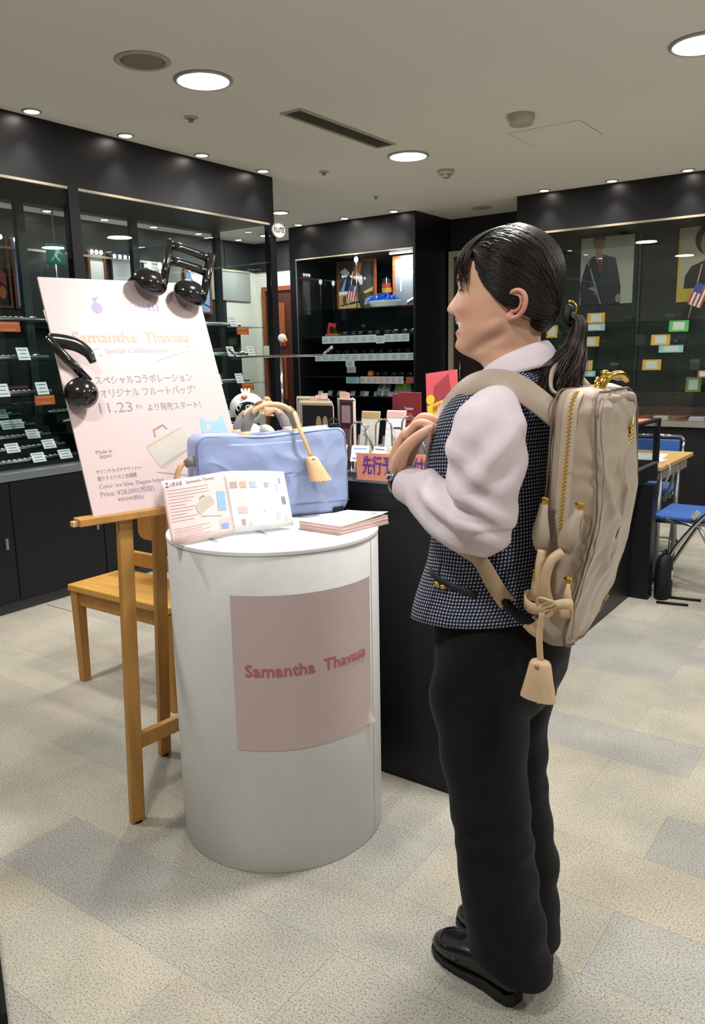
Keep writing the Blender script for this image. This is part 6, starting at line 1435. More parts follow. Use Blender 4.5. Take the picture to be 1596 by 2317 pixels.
def strands(starts, n, end, rad, off0, off1, seg=12, jit=0.05):
    mb = MB()
    for k in range(n):
        s0 = starts(k); dA = (s0 - HC).normalized(); dB = (end + Vector((0, rh.gauss(0, 0.008), rh.gauss(0, 0.008))) - HC).normalized()
        o1 = rh.uniform(off0, off1); bend = Vector((0, 0, 1)) * rh.gauss(0.0, jit); cv = []
        for i in range(seg + 1):
            t = i / seg; d = slerp(dA, dB, t) + bend * math.sin(PI * t)
            cv.append(HB(*on_surf(d, o1 * min(1, 0.15 + t * 4) + 0.001)))
        r = rad * rh.uniform(0.6, 1.3)
        mb.tube(cv, [r * (0.35 + 0.65 * math.sin(PI * min(1, 0.12 + 0.9 * i / seg))) for i in range(seg + 1)], 4, False)
    return mb
def hairline_start(k):
    sg = 1 if k % 2 else -1; z = rh.uniform(1.425, 1.575)
    x = HL(z) - rh.uniform(0.0, 0.012); W_ = Wz(z); F_, B_ = Fz(z), Bz(z)
    q = (x - 0.012) / ((F_ - 0.012) if x > 0.012 else (0.012 - B_)); q = max(-0.98, min(0.98, q))
    return Vector((x, sg * W_ * math.sqrt(1 - q * q), z))
strands(hairline_start, 1700, TIE, 0.0010, 0.0095, 0.0135).build('hair_strands', HAIR, PER, True)
def crown_start(k): return Vector((rh.uniform(-0.02, 0.075), rh.uniform(-0.055, 0.055), 1.60))
strands(crown_start, 1000, TIE, 0.0010, 0.0105, 0.0145).build('hair_strands', HAIR, PER, True)
def front_start(k):
    z = rh.uniform(1.566, 1.596); return head_pt((1 if k % 2 else -1) * rh.uniform(0.30, 1.1), z)
strands(front_start, 700, TIE, 0.0010, 0.0095, 0.0135).build('hair_strands', HAIR, PER, True)
# fringe: from the crown forward over the brow
mb = MB()
for k in range(520):
    y0 = rh.uniform(-0.045, 0.045); s0 = Vector((rh.uniform(0.01, 0.05), y0 * 0.6, 1.60)); zt = rh.uniform(1.524, 1.556)
    yt = y0 * 1.15 + rh.gauss(0, 0.004); side = abs(yt) > 0.036
    if side: zt = rh.uniform(1.510, 1.550)
    a_t = math.asin(max(-1, min(1, yt / Wz(zt)))); pe = head_pt(a_t, zt); dA, dB = (s0 - HC), (pe - HC); cv = []
    for i in range(11):
        t = i / 10; d = slerp(dA, dB, t); cv.append(HB(*on_surf(d, 0.012 + 0.004 * math.sin(PI * t) - 0.006 * t * t + rh.uniform(-0.0004, 0.0004))))
    r = 0.0010 * rh.uniform(0.6, 1.2); mb.tube(cv, [r * (1 - 0.75 * (i / 10) ** 2) for i in range(11)], 4, False)
mb.build('fringe', HAIR, PER, True)
# loose wisps by the temple
mb = MB()
for k in range(26):
    z0 = rh.uniform(1.535, 1.57); a0 = rh.uniform(0.75, 0.95); p0 = head_pt(a0, z0); z1 = rh.uniform(1.488, 1.515); p1 = head_pt(rh.uniform(0.62, 0.95), z1)
    cv = [HB(*on_surf(slerp(p0 - HC, p1 - HC, i / 8), 0.011 - 0.006 * i / 8)) for i in range(9)]; mb.tube(cv, [0.0012 * (1 - 0.8 * i / 8) for i in range(9)], 4, False)
mb.build('hair_strands', HAIR, PER, True)
# tie and pony tail
MB().tube([HB(TIE.x - 0.004 + 0.014 * math.cos(a) * 0.25, 0.014 * math.cos(a), TIE.z - 0.004 + 0.016 * math.sin(a)) for a in np.linspace(0, 2 * PI, 21)[:-1]], 0.006, 8, closed=True).build('hair_tie', M('tie_black', '#15151a', 0.6), PER, True)
MB().tube([HB(TIE.x - 0.006 - 0.012 * math.sin(a), 0.006, TIE.z + 0.008 + 0.014 * math.cos(a)) for a in np.linspace(-0.4, PI, 14)], 0.0022, 8).build('hair_ornament', GOLD, PER, True)
mb = MB(); mb2 = MB()
for k in range(1300):
    a = rh.uniform(0, 2 * PI); rr = math.sqrt(rh.random()); spread = rh.gauss(0, 1); fall = rh.random()
    p0 = TIE + Vector((0.006, rr * 0.010 * math.cos(a), rr * 0.011 * math.sin(a)))
    fwd_ = max(0, rh.gauss(0, 0.5)); L = rh.uniform(0.80, 1.05)
    e1 = Vector((-0.122 + 0.012 * rr * math.cos(a), 0.010 * rr * math.sin(a) + 0.004, 1.436))
    w2 = 0.022 * rr; e2 = Vector((-0.121 + w2 * 0.7 * math.cos(a) + 0.012 * fwd_, w2 * math.sin(a) + 0.006, 1.393))
    w3 = 0.030 * rr; e3 = Vector((-0.116 + w3 * 0.75 * math.cos(a) + 0.030 * fwd_, w3 * math.sin(a) + 0.014 + 0.012 * fwd_, 1.393 - 0.048 * L))
    w4 = 0.034 * rr; e4 = Vector((-0.110 + w4 * 0.7 * math.cos(a) + 0.042 * fwd_, w4 * math.sin(a) + 0.022 + 0.02 * fwd_, 1.393 - 0.098 * L))
    wv = 0.006 * rh.gauss(0, 1); e3 = e3 + Vector((0.006 * math.sin(5 * a), wv, 0)); e4 = e4 + Vector((0.010 * math.sin(3 * a + 1), -wv * 1.4, 0.012 * math.sin(2 * a)))
    cv = [HB(*p) for p in catmull([p0, e1, e2, e3, e4], 4)]; n = len(cv); r = 0.0009 * rh.uniform(0.6, 1.3)
    (mb if k % 2 else mb2).tube(cv, [r * (1.0 - 0.6 * (i / (n - 1)) ** 2) for i in range(n)], 4, False)
o = mb.build('ponytail', HAIR, PER, True); mb2.build('hair_strands', HAIR2, PER, True)
MB().rings([[HB(c[0] + a * math.cos(t), c[1] + b * math.sin(t), c[2]) for t in [2 * PI * i / 16 for i in range(16)]] for c, a, b in (((-0.100, 0, 1.450), 0.008, 0.010), ((-0.119, 0.004, 1.436), 0.010, 0.011), ((-0.120, 0.006, 1.395), 0.014, 0.018), ((-0.112, 0.016, 1.345), 0.016, 0.020), ((-0.104, 0.024, 1.305), 0.010, 0.012))]).build('ponytail_core', HAIR, PER, True)

# ---------------- clothes
# vest: loft with checks in UV space (metres)
VS = [(0.842, 0.050, 0.140, 0.172, 0.166), (0.87, 0.047, 0.137, 0.170, 0.162), (0.92, 0.038, 0.129, 0.163, 0.150), (0.97, 0.030, 0.122, 0.155, 0.138), (1.03, 0.026, 0.118, 0.150, 0.130), (1.10, 0.026, 0.119, 0.156, 0.128), (1.17, 0.027, 0.121, 0.163, 0.128), (1.23, 0.020, 0.115, 0.166, 0.120), (1.265, 0.010, 0.106, 0.164, 0.108), (1.295, 0.002, 0.094, 0.152, 0.095), (1.315, -0.003, 0.083, 0.130, 0.084), (1.332, -0.008, 0.073, 0.103, 0.073), (1.345, -0.010, 0.066, 0.080, 0.066), (1.352, -0.010, 0.062, 0.066, 0.062)]
vz = [q[0] for q in VS]; vX, vA, vB, vK = (sm(vz, [q[i] for q in VS]) for i in (1, 2, 3, 4))
def vest_pt(th, z, d=0.0, hem=True):
    c, s = math.cos(th), math.sin(th); e = 2 / 2.35
    x = vX(z) + ((vA(z) if c > 0 else vK(z)) + d) * math.copysign(abs(c) ** e, c); y = (vB(z) + d) * math.copysign(abs(s) ** e, s)
    k = max(0.0, (0.90 - z) / 0.06)
    zz = z + k * (-0.014 * max(0, c) ** 2 + 0.014 * abs(s) + 0.026 * max(0, -c)) if hem else z
    if z > 1.33 and c > 0: zz -= 0.02 * c * (z - 1.33) / 0.02
    return Vector((x, y, zz))
NVU, NVZ = 128, 90
vb = MB(); zl = [0.842 + (1.352 - 0.842) * j / NVZ for j in range(NVZ + 1)]
vb.grid(lambda u, v: vest_pt(2 * PI * u, 0.842 + 0.51 * v), NVU, NVZ)
vme = bpy.data.meshes.new('vest'); vme.from_pydata(vb.v, [], vb.f)
cov = np.array(vb.v)
dsp = vnoise(cov, 10, 10, 7, 1.3) * 0.0035 + vnoise(cov, 22, 22, 12, 4.0) * 0.0012
nn = cov - np.stack([np.full(len(cov), 0.02), np.zeros(len(cov)), cov[:, 2]], 1); nn /= np.linalg.norm(nn, axis=1)[:, None]
cov = cov + nn * dsp[:, None]; vme.vertices.foreach_set('co', cov.astype(np.float32).ravel())
cg = np.array(vb.v).reshape(NVZ + 1, NVU + 1, 3)
gu = np.concatenate([np.zeros((NVZ + 1, 1)), np.cumsum(np.linalg.norm(np.diff(cg, axis=1), axis=2), 1)], 1); gv = np.concatenate([np.zeros((1, NVU + 1)), np.cumsum(np.linalg.norm(np.diff(cg, axis=0), axis=2), 0)], 0)
gu = gu - gu[:, 32:33]
uvl = vme.uv_layers.new(name='UVMap'); uvs = []
for p in vme.polygons:
    for li in p.loop_indices:
        vi = vme.loops[li].vertex_index; j, i = divmod(vi, NVU + 1); uvs += [gu[j, i], gv[j, i]]
uvl.data.foreach_set('uv', uvs); vme.polygons.foreach_set('use_smooth', [True] * len(vme.polygons))
VEST = bpy.data.materials.new('vest_check'); VEST.use_nodes = True; _nt = VEST.node_tree; _b = _nt.nodes['Principled BSDF']; _b.inputs['Roughness'].default_value = 0.85; _b.inputs['Specular IOR Level'].default_value = 0.2
_uv = N(_nt, 'ShaderNodeUVMap'); _uv.uv_map = 'UVMap'; _sx = N(_nt, 'ShaderNodeSeparateXYZ'); _nt.links.new(_uv.outputs[0], _sx.inputs[0])
_ms2 = []
for k in (0, 1):
    a = N(_nt, 'ShaderNodeMath', operation='DIVIDE'); a.inputs[1].default_value = 0.0070
    b = N(_nt, 'ShaderNodeMath', operation='FRACT'); c = N(_nt, 'ShaderNodeMath', operation='GREATER_THAN'); c.inputs[1].default_value = 0.42
    _nt.links.new(_sx.outputs[k], a.inputs[0]); _nt.links.new(a.outputs[0], b.inputs[0]); _nt.links.new(b.outputs[0], c.inputs[0]); _ms2.append(c)
_ad = N(_nt, 'ShaderNodeMath', operation='ADD'); _nt.links.new(_ms2[0].outputs[0], _ad.inputs[0]); _nt.links.new(_ms2[1].outputs[0], _ad.inputs[1])
_hf = N(_nt, 'ShaderNodeMath', operation='MULTIPLY'); _hf.inputs[1].default_value = 0.5; _nt.links.new(_ad.outputs[0], _hf.inputs[0])
_cr = N(_nt, 'ShaderNodeValToRGB'); _cr.color_ramp.interpolation = 'CONSTANT'; _e = _cr.color_ramp.elements
_e[0].position = 0.0; _e[0].color = lin('#c9cbd2'); _e[1].position = 0.25; _e[1].color = lin('#3a4058'); _x = _e.new(0.75); _x.color = lin('#171a28')
_nt.links.new(_hf.outputs[0], _cr.inputs[0]); _nt.links.new(_cr.outputs[0], _b.inputs['Base Color'])
vme.materials.append(VEST)
vest = bpy.data.objects.new('vest', vme); COL.objects.link(vest); vest.parent = PER
_sd = vest.modifiers.new('solid', 'SOLIDIFY'); _sd.thickness = 0.004; _sd.offset = -1
NAVY = M('vest_navy', '#171a24', 0.7)
# side seam, pocket flap with little bow, shoulder piping
MB().tube([vest_pt(R(72), z, 0.0008) for z in np.linspace(0.845, 1.10, 24)], 0.0009, 6).build('vest_seam', NAVY, vest, True)
pk = [vest_pt(R(104 - 44 * u), 0.928 + 0.028 * u, 0.003) for u in np.linspace(0, 1, 10)]
MB().strap(pk, 0.013, 0.004, [(Vector((p.x - 0.03, p.y, 0))) for p in pk]).build('pocket_flap', VEST and NAVY, vest, True)
pc = vest_pt(R(80), 0.938, 0.010)
for s in (-1, 1): MB().ellipsoid(pc + Vector((0.007 * s, 0, 0.002 * s)), (0.007, 0.005, 0.005), 10, 8).build('pocket_bow', GOLD, vest, True)

# shirt: sleeves, collar
SHIRT = M('shirt_pink', '#dccfd7', 0.75, spec=0.25, sheen=0.1, bump=(60, 0.06, 0.001))
def sleeve(f, name='shirt_sleeve'):
    mb = MB(); q = lambda *a: f(Vector(a))
    up = catmull([q(-0.030, 0.105, 1.284), q(-0.040, 0.150, 1.279), q(-0.044, 0.182, 1.255), q(-0.045, 0.200, 1.205), q(-0.044, 0.206, 1.145), q(-0.044, 0.206, 1.078)], 5)
    mb.tube(up, [interp((0, 0.2, 0.42, 0.65, 0.85, 1.0), (0.028, 0.044, 0.066, 0.069, 0.062, 0.058), i / (len(up) - 1)) for i in range(len(up))], 28); mb.ellipsoid(q(-0.046, 0.206, 1.074), (0.052, 0.052, 0.054), 24, 16)
    fa = catmull([q(-0.044, 0.206, 1.072), q(0.010, 0.192, 1.083), q(0.060, 0.172, 1.097), q(0.100, 0.154, 1.110), q(0.124, 0.145, 1.115)], 5)
    mb.tube(fa, [interp((0, 0.3, 0.6, 0.85, 1), (0.052, 0.056, 0.053, 0.046, 0.039), i / (len(fa) - 1)) for i in range(len(fa))], 28)
    me = remeshed(mb, 0.0036, 5, 0.5); c = get_co(me); no = get_no(me)
    ys = abs(c[:, 1])
    # folds run across the inside of the elbow and down the upper arm
    el = np.exp(-((c[:, 0] - 0.0) / 0.075) ** 2 - ((c[:, 2] - 1.10) / 0.085) ** 2)
    f1 = np.sin((c[:, 2] - 0.55 * c[:, 0]) * 105 + 3.5 * vnoise(c, 9, 9, 9, 2.0)); f2 = np.sin((c[:, 2] * 0.8 + c[:, 0] * 0.9 + ys * 0.4) * 78 + 4 * vnoise(c, 7, 7, 7, 6.0))
    upm = np.exp(-((c[:, 2] - 1.20) / 0.05) ** 2)
    d = 0.0095 * el * np.sign(f1) * np.abs(f1) ** 0.7 + 0.0062 * upm * f2 + 0.0035 * vnoise(c, 26, 26, 20, 9.0)
    set_co(me, c + no * d[:, None]); o = obj_of(name, me, SHIRT, PER)
    cu = catmull([q(0.112, 0.150, 1.113), q(0.140, 0.140, 1.120), q(0.160, 0.132, 1.1245)], 3)
    mbc = MB().tube(cu, [0.0375, 0.0385, 0.0375, 0.0365, 0.0362, 0.0358, 0.0355], 30, False)
    mbc.build('shirt_cuff', SHIRT, PER, True, solid=0.003)
    MB().cyl(q(0.135, 0.178, 1.118) if f(Vector((0, 1, 0))).y > 0 else q(0.135, 0.178, 1.118), q(0.136, 0.182, 1.119), 0.005, n=12).build('cuff_button', M('button', '#efe9ea', 0.3), PER, True)
    return o
sleeve(lambda v: v); sleeve(mir)
def collar(u, v):
    a = R(28) + (2 * PI - 2 * R(28)) * u; c, s = math.cos(a), math.sin(a); bk = (1 - c) / 2
    rx, ry = 0.060 + 0.026 * v, 0.060 + 0.026 * v
    ztop = 1.338 + 0.060 * bk ** 0.9; z = ztop - (0.040 + 0.004 * bk) * v + 0.006 * math.sin(PI * v)
    return Vector((-0.008 + rx * c * 1.02, ry * s, z))
MB().grid(collar, 60, 8).build('shirt_collar', SHIRT, PER, True, solid=0.003)
def stand_(u, v):
    a = R(20) + (2 * PI - 2 * R(20)) * u; c, s = math.cos(a), math.sin(a); bk = (1 - c) / 2
    return Vector((-0.008 + (0.057 + 0.002 * v) * c, (0.057 + 0.002 * v) * s, 1.338 + 0.058 * bk ** 0.9 - 0.05 * v))
MB().grid(stand_, 50, 4).build('shirt_collar', SHIRT, PER, True, solid=0.002)

# trousers
TRS = M('trousers_black', '#0f1013', 0.85, spec=0.2, sheen=0.04, bump=(500, 0.15, 0.0006))
mb = MB()
mb.rings([ring(xc, 0, z, a, b, 48, 2.2, af=af) for z, xc, a, af, b in ((0.93, 0.015, 0.100, 0.110, 0.140), (0.88, 0.012, 0.108, 0.120, 0.152), (0.82, 0.010, 0.128, 0.126, 0.165), (0.77, 0.008, 0.136, 0.128, 0.169), (0.72, 0.010, 0.126, 0.126, 0.166), (0.67, 0.014, 0.105, 0.118, 0.155), (0.64, 0.015, 0.085, 0.10, 0.13))])
for L in (LEGN, LEGF):
    rs = []
    for i, (z, x, y, a, b) in enumerate(L): rs.append(ring(x, y, z, a, b, 40, 2.3, 0))
    mb.rings(rs)
me = remeshed(mb, 0.0048, 5, 0.5); c = get_co(me); no = get_no(me)
low = np.clip((0.62 - c[:, 2]) / 0.25, 0, 1)
fz = np.sin((c[:, 2] * 1.0 + 0.35 * np.abs(c[:, 0] + 0.03) - 0.15 * c[:, 1]) * 72 + 3.2 * vnoise(c, 7, 7, 5, 3.0)); amp = np.clip(vnoise(c, 5, 5, 6, 8.0) + 0.45, 0, 1)
dg = np.sin((c[:, 2] + 0.8 * c[:, 0]) * 34 + 3 * vnoise(c, 5, 5, 4, 5.0))
rear = np.clip((0.035 - c[:, 0] + 0.05 * (c[:, 1] > 0)) / 0.07, 0.12, 1.0)
d = 0.0066 * rear * low * fz * amp * np.clip((c[:, 2] - 0.07) / 0.08, 0, 1) + 0.004 * (1 - low) * dg + 0.003 * vnoise(c, 15, 15, 8, 1.0)
set_co(me, c + no * d[:, None])
bm = bmesh.new(); bm.from_mesh(me)
for sgn, hx, hz in ((1, -0.047, 0.092), (-1, -0.024, 0.080)):
    fs = [f for f in bm.faces if f.calc_center_median().z < 0.25 and sgn * f.calc_center_median().y > 0.0]; gs = set(fs)
    for f in fs: gs.update(f.edges); gs.update(f.verts)
    bmesh.ops.bisect_plane(bm, geom=list(gs), plane_co=Vector((hx, 0, hz)), plane_no=Vector((0.28, 0, -1)), clear_outer=True)
bm.to_mesh(me); bm.free()
me.polygons.foreach_set('use_smooth', [True] * len(me.polygons))
tr_ = obj_of('trousers', me, TRS, PER); _sd = tr_.modifiers.new('solid', 'SOLIDIFY'); _sd.thickness = 0.003; _sd.offset = -1
# shoes
SHOE = M('shoe_black', '#0d0e12', 0.28, spec=0.6, bump=(120, 0.1, 0.001)); SOLE = M('shoe_sole', '#0c0c0d', 0.6)
def shoe(heel, toe):
    h_, t_ = Vector(heel + (0,)), Vector(toe + (0,)); d = (t_ - h_); Ln = d.length; d.normalize(); l = Vector((-d.y, d.x, 0))
    def S(u, w_, z): return h_ + d * (u * Ln) + l * w_ + Vector((0, 0, z))
    prof = [(0.0, 0.012, 0.030, 0.060), (0.04, 0.028, 0.029, 0.072), (0.15, 0.033, 0.028, 0.078), (0.30, 0.034, 0.024, 0.080), (0.45, 0.037, 0.016, 0.080), (0.60, 0.043, 0.011, 0.072), (0.74, 0.046, 0.010, 0.058), (0.86, 0.042, 0.011, 0.048), (0.95, 0.030, 0.013, 0.040), (0.995, 0.012, 0.016, 0.032)]
    rs = []
    for u, w_, z0, z1 in prof:
        r_ = []
        for i in range(24):
            t = 2 * PI * i / 24; c, s = math.cos(t), math.sin(t); zm = (z0 + z1) / 2; r_.append(S(u, w_ * math.copysign(abs(c) ** 0.75, c), zm + (z1 - z0) / 2 * math.copysign(abs(s) ** 0.8, s)))
        rs.append(r_)
    o = MB().rings(rs).build('shoe', SHOE, PER, True)
    so = MB(); rs = []
    for u, w_, z0, z1 in prof:
        w2 = w_ + 0.003; zb = max(0.0, z0 - 0.012); zb = 0.0 if 0.5 < u else zb
        rs.append([S(u, -w2, zb), S(u, w2, zb), S(u, w2, z0 + 0.004), S(u, -w2, z0 + 0.004)])
    so.rings(rs).build('sole', SOLE, o, bevel=0.002)
    rs = [[S(u, -w_, 0), S(u, w_, 0), S(u, w_ + 0.002, 0.03), S(u, -w_ - 0.002, 0.03)] for u, w_ in ((0.0, 0.016), (0.05, 0.027), (0.15, 0.031), (0.27, 0.031))]
    MB().rings(rs).build('heel', SOLE, o, bevel=0.002)
    MB().strap([S(0.60, -0.036, 0.050), S(0.585, -0.028, 0.064), S(0.575, 0.0, 0.0755), S(0.585, 0.028, 0.064), S(0.60, 0.036, 0.050)], 0.020, 0.004, [-l + Vector((0, 0, 0.5)), Vector((0, 0, 1)) - l * 0.5, Vector((0, 0, 1)), Vector((0, 0, 1)) + l * 0.5, l + Vector((0, 0, 0.5))]).build('shoe_strap', SHOE, o, True)
    MB().tube(catmull([S(0.58, -0.043, 0.036), S(0.72, -0.040, 0.047), S(0.86, -0.028, 0.046), S(0.92, 0.0, 0.0455), S(0.86, 0.028, 0.046), S(0.72, 0.040, 0.047), S(0.58, 0.043, 0.036)], 5), 0.0022, 6).build('shoe_seam', SHOE, o, True)
shoe((-0.078, 0.078), (0.156, 0.012)); shoe((-0.100, -0.042), (0.154, -0.100))
# wrist watch
wd = (EL - WR).normalized()
MB().tube([WR + wd * 0.006 - wd * 0.010, WR + wd * 0.006 + wd * 0.010], 0.0285, 30, False).build('watch_strap', M('watch_black', '#121318', 0.4), PER, True, solid=0.004)
MB().cyl(WR + Vector((0.005, 0.024, 0.012)), WR + Vector((0.006, 0.029, 0.016)), 0.012, n=20).build('watch_case', CHROME, PER, True)
# ================================================================ BACKPACK
GOLDZ = M('gold_zip', '#d9b45a', 0.45, metal=0.55)
TAUPE = M('bag_taupe', '#ab9b8b', 0.5, spec=0.35, sheen=0.25, noise=(5, '#a59484', 0.3), bump=(800, 0.10, 0.0005))
TAUPED = M('bag_taupe_seam', '#6e5d50', 0.6); TAUPEL = M('zip_tape', '#b9aa96', 0.55); CREAM = M('leather_cream', '#d3b796', 0.5, noise=(40, '#caac88', 0.3))
def PL(x, y, z): return Vector((-0.66 - x, 1.47 - y, z))
ka = Vector((0.055, 0, 1)).normalized(); kg = Vector((0, -1, 0)); kp = ka.cross(kg)
KC = Vector((-0.497, 1.465, 1.075))
bk = thing('backpack', 'taupe nylon backpack with gold zip and cream leather trim on the person', 'backpack', (KC.x, KC.y, 0.84))
KO = Vector(bk.location)
def bend(v):
    t = v.x / 0.24                                    # -1 bottom .. 1 top
    dep = interp((-1, -0.5, 0.2, 0.8, 1), (0.74, 0.92, 1.06, 1.0, 0.86), t)
    z = (v.z + 0.0435) * dep - 0.0435                  # inner panel stays flat against the back
    out = v.z > 0
    slump = 0.016 * math.exp(-((t - 0.05) / 0.5) ** 2) if out else 0.0
    far = max(0.0, -v.y / 0.13)
    z += slump * (1 - 0.3 * far)
    f1 = math.sin((v.x * 1.1 + v.y * 1.7 + 0.03 * mnoise.noise(v * 12)) * 60) * 0.0032 * (1 if out else 0.2) * math.exp(-((v.y - 0.075) / 0.055) ** 2) * (0.4 + abs(mnoise.noise(v * 9)))
    f2 = (0.011 * ((1 - abs(mnoise.noise(Vector((v.x * 11 - v.y * 9, v.y * 5 + v.x * 4, 3.3))))) ** 4 - 0.35) + 0.004 * mnoise.noise(Vector((v.x * 30, v.y * 22, 1.0)))) * (1 if out else 0) * (1 - 0.4 * far)
    y = v.y
    if abs(v.z) < 0.040 and v.y > 0.10:                # gathers on the side strip
        y += 0.0022 * math.sin(v.x * 150 + 8 * mnoise.noise(v * 14)) * max(0, v.z + 0.01) / 0.05
    edge = max(0.0, 1 - (abs(v.y) / 0.125) ** 6)
    return Vector((v.x, y, z + f1 * (0.3 + 0.7 * edge) + f2 * edge))
def kfr(mb): return place(mb, KC - KO, ka, kg, kp)
def KB(a, g, p): return KC - KO + ka * a + kg * g + kp * p
kb_ = bag_body(0.475, 0.250, 0.082, (0.045, 0.035, 0.16, 0.045), 0.022, 0.006, 0.0016, 7.7)
# denser mesh for the folds
_me = kb_.mesh('bb', TAUPE, True)
_ob = bpy.data.objects.new('tmp', _me); COL.objects.link(_ob); _sb = _ob.modifiers.new('s', 'SUBSURF'); _sb.levels = 2
_out = bpy.data.meshes.new_from_object(_ob.evaluated_get(bpy.context.evaluated_depsgraph_get())); bpy.data.objects.remove(_ob, do_unlink=True)
_co = get_co(_out); _co = np.array([tuple(bend(Vector(c))) for c in _co])
set_co(_out, np.array([tuple(KC - KO + ka * c[0] + kg * c[1] + kp * c[2]) for c in _co]))
_out.polygons.foreach_set('use_smooth', [True] * len(_out.polygons))
obj_of('bag_body', _out, TAUPE, bk)
for pz, m in ((0.0375, TAUPED), (-0.0375, TAUPED)):
    pip = [bend(Vector((x, y, pz))) for x, y in outline(0.2345, 0.1230, (0.043, 0.033, 0.158, 0.043), 24, 10)]
    kfr(MB().tube(pip, 0.0022, 6, closed=True)).build('piping', m, bk, True)
zpath = [Vector((a, 0.1275, -0.004)) for a in np.linspace(-0.03, 0.195, 40)] + [Vector((0.195 + 0.038 * math.sin(q), 0.1275 - 0.034 * (1 - math.cos(q)), -0.004)) for q in np.linspace(0.15, PI / 2, 10)] + [Vector((0.2365, y, -0.004)) for y in np.linspace(0.08, -0.05, 10)]
kfr(MB().strap(zpath, 0.026, 0.002, [Vector((0.0, 1, 0))] * 40 + [Vector((math.sin(q), math.cos(q), 0)) for q in np.linspace(0.15, PI / 2, 10)] + [Vector((1, 0, 0))] * 10)).build('zipper_tape', TAUPEL, bk, True)
tm = MB(); tp = [z + Vector((0, 0.0018, 0)) if i < 40 else z + Vector((0.0016, 0.001, 0)) for i, z in enumerate(zpath)]
dens = catmull(tp, 5)
for i, q in enumerate(dens):
    if i % 3 == 0: tm.box(q + Vector((0, 0, 0.0012 * (-1) ** (i // 3))), (0.0022, 0.0030, 0.0052))
kfr(tm).build('zipper_teeth', GOLDZ, bk)
# handle tabs, clasps, leather handles on the side strip
def leaf(a0, a1, p0, p1, w_, lift):
    n = 9; P = []; Wd = []
    for i in range(n):
        t = i / (n - 1); P.append(KB(a0 + (a1 - a0) * t, 0.137 + lift * math.sin(PI * (0.15 + 0.6 * t)), p0 + (p1 - p0) * t)); Wd.append(w_ * (0.34 + 0.66 * math.sin(PI * min(1, 0.06 + 0.78 * t ** 1.5)) ** 1.1))
    return MB().strap(P, Wd, 0.006, kg)
leaf(0.036, -0.046, -0.030, -0.026, 0.033, 0.020).build('handle_tab', TAUPE, bk, True); leaf(0.036, -0.040, 0.034, 0.018, 0.035, 0.024).build('handle_tab', TAUPE, bk, True)
leaf(-0.095, -0.140, -0.037, -0.022, 0.024, 0.014).build('handle_tab', CREAM, bk, True); leaf(-0.098, -0.135, 0.026, 0.030, 0.014, 0.014).build('handle_tab', CREAM, bk, True)
for a, p in ((0.040, -0.030), (0.040, 0.034), (-0.094, -0.036), (-0.096, 0.026)):
    MB().box(KB(a, 0.142, p), (0.012, 0.010, 0.010)).build('clasp', GOLD, bk, bevel=0.003); MB().tube([KB(a + 0.006, 0.146, p - 0.007), KB(a + 0.009, 0.149, p), KB(a + 0.006, 0.146, p + 0.007)], 0.0026, 8).build('clasp', GOLD, bk, True)
MB().strap([KB(0.038, 0.146, -0.034), KB(0.0, 0.145, -0.036)], 0.008, 0.003, kg).build('pull_tab', CREAM, bk); MB().strap([KB(0.036, 0.148, 0.038), KB(0.002, 0.147, 0.036)], 0.008, 0.003, kg).build('pull_tab', CREAM, bk)
MB().tube(catmull([KB(-0.044, 0.152, -0.024), KB(-0.075, 0.158, -0.024), KB(-0.105, 0.158, -0.020), KB(-0.140, 0.150, -0.012)], 5), 0.0088, 14).build('handle', CREAM, bk, True)
MB().tube(catmull([KB(-0.040, 0.156, 0.014), KB(-0.055, 0.168, 0.000), KB(-0.085, 0.168, -0.008), KB(-0.115, 0.162, -0.008), KB(-0.142, 0.152, -0.002)], 5), 0.0088, 14).build('handle', CREAM, bk, True)
lp = [KB(-0.142 + 0.010 * math.sin(q * 2 + 0.6) + 0.005 * math.sin(q), 0.156 + 0.020 * math.sin(q), -0.004 + 0.042 * math.cos(q)) for q in np.linspace(0, 2 * PI, 33)[:-1]]
MB().rings([[p + ka * x + (p - KB(-0.142, 0.156, -0.004)).normalized() * y for x, y in ((-0.010, 0), (0.010, 0), (0.010, 0.0035), (-0.010, 0.0035))] for p in lp], closed=True).build('leather_ring', CREAM, bk, True)
for ph in (0.0, 0.9, 1.8):
    MB().tube(catmull([KB(-0.150, 0.172, -0.016), KB(-0.130 + 0.008 * math.sin(ph), 0.186, -0.006 + 0.022 * math.cos(ph)), KB(-0.128, 0.184, 0.012 + 0.01 * math.sin(ph)), KB(-0.150, 0.178, 0.012 * math.cos(ph)), KB(-0.166, 0.176, -0.010)], 5), 0.0024, 6).build('leather_cord', CREAM, bk, True)
cloche(bk, KB(-0.243, 0.170, -0.004), -ka + kp * 0.02, kp, kg, [KB(-0.150, 0.180, -0.004), KB(-0.19, 0.176, -0.008), KB(-0.225, 0.172, -0.006)], 1.2, CREAM)
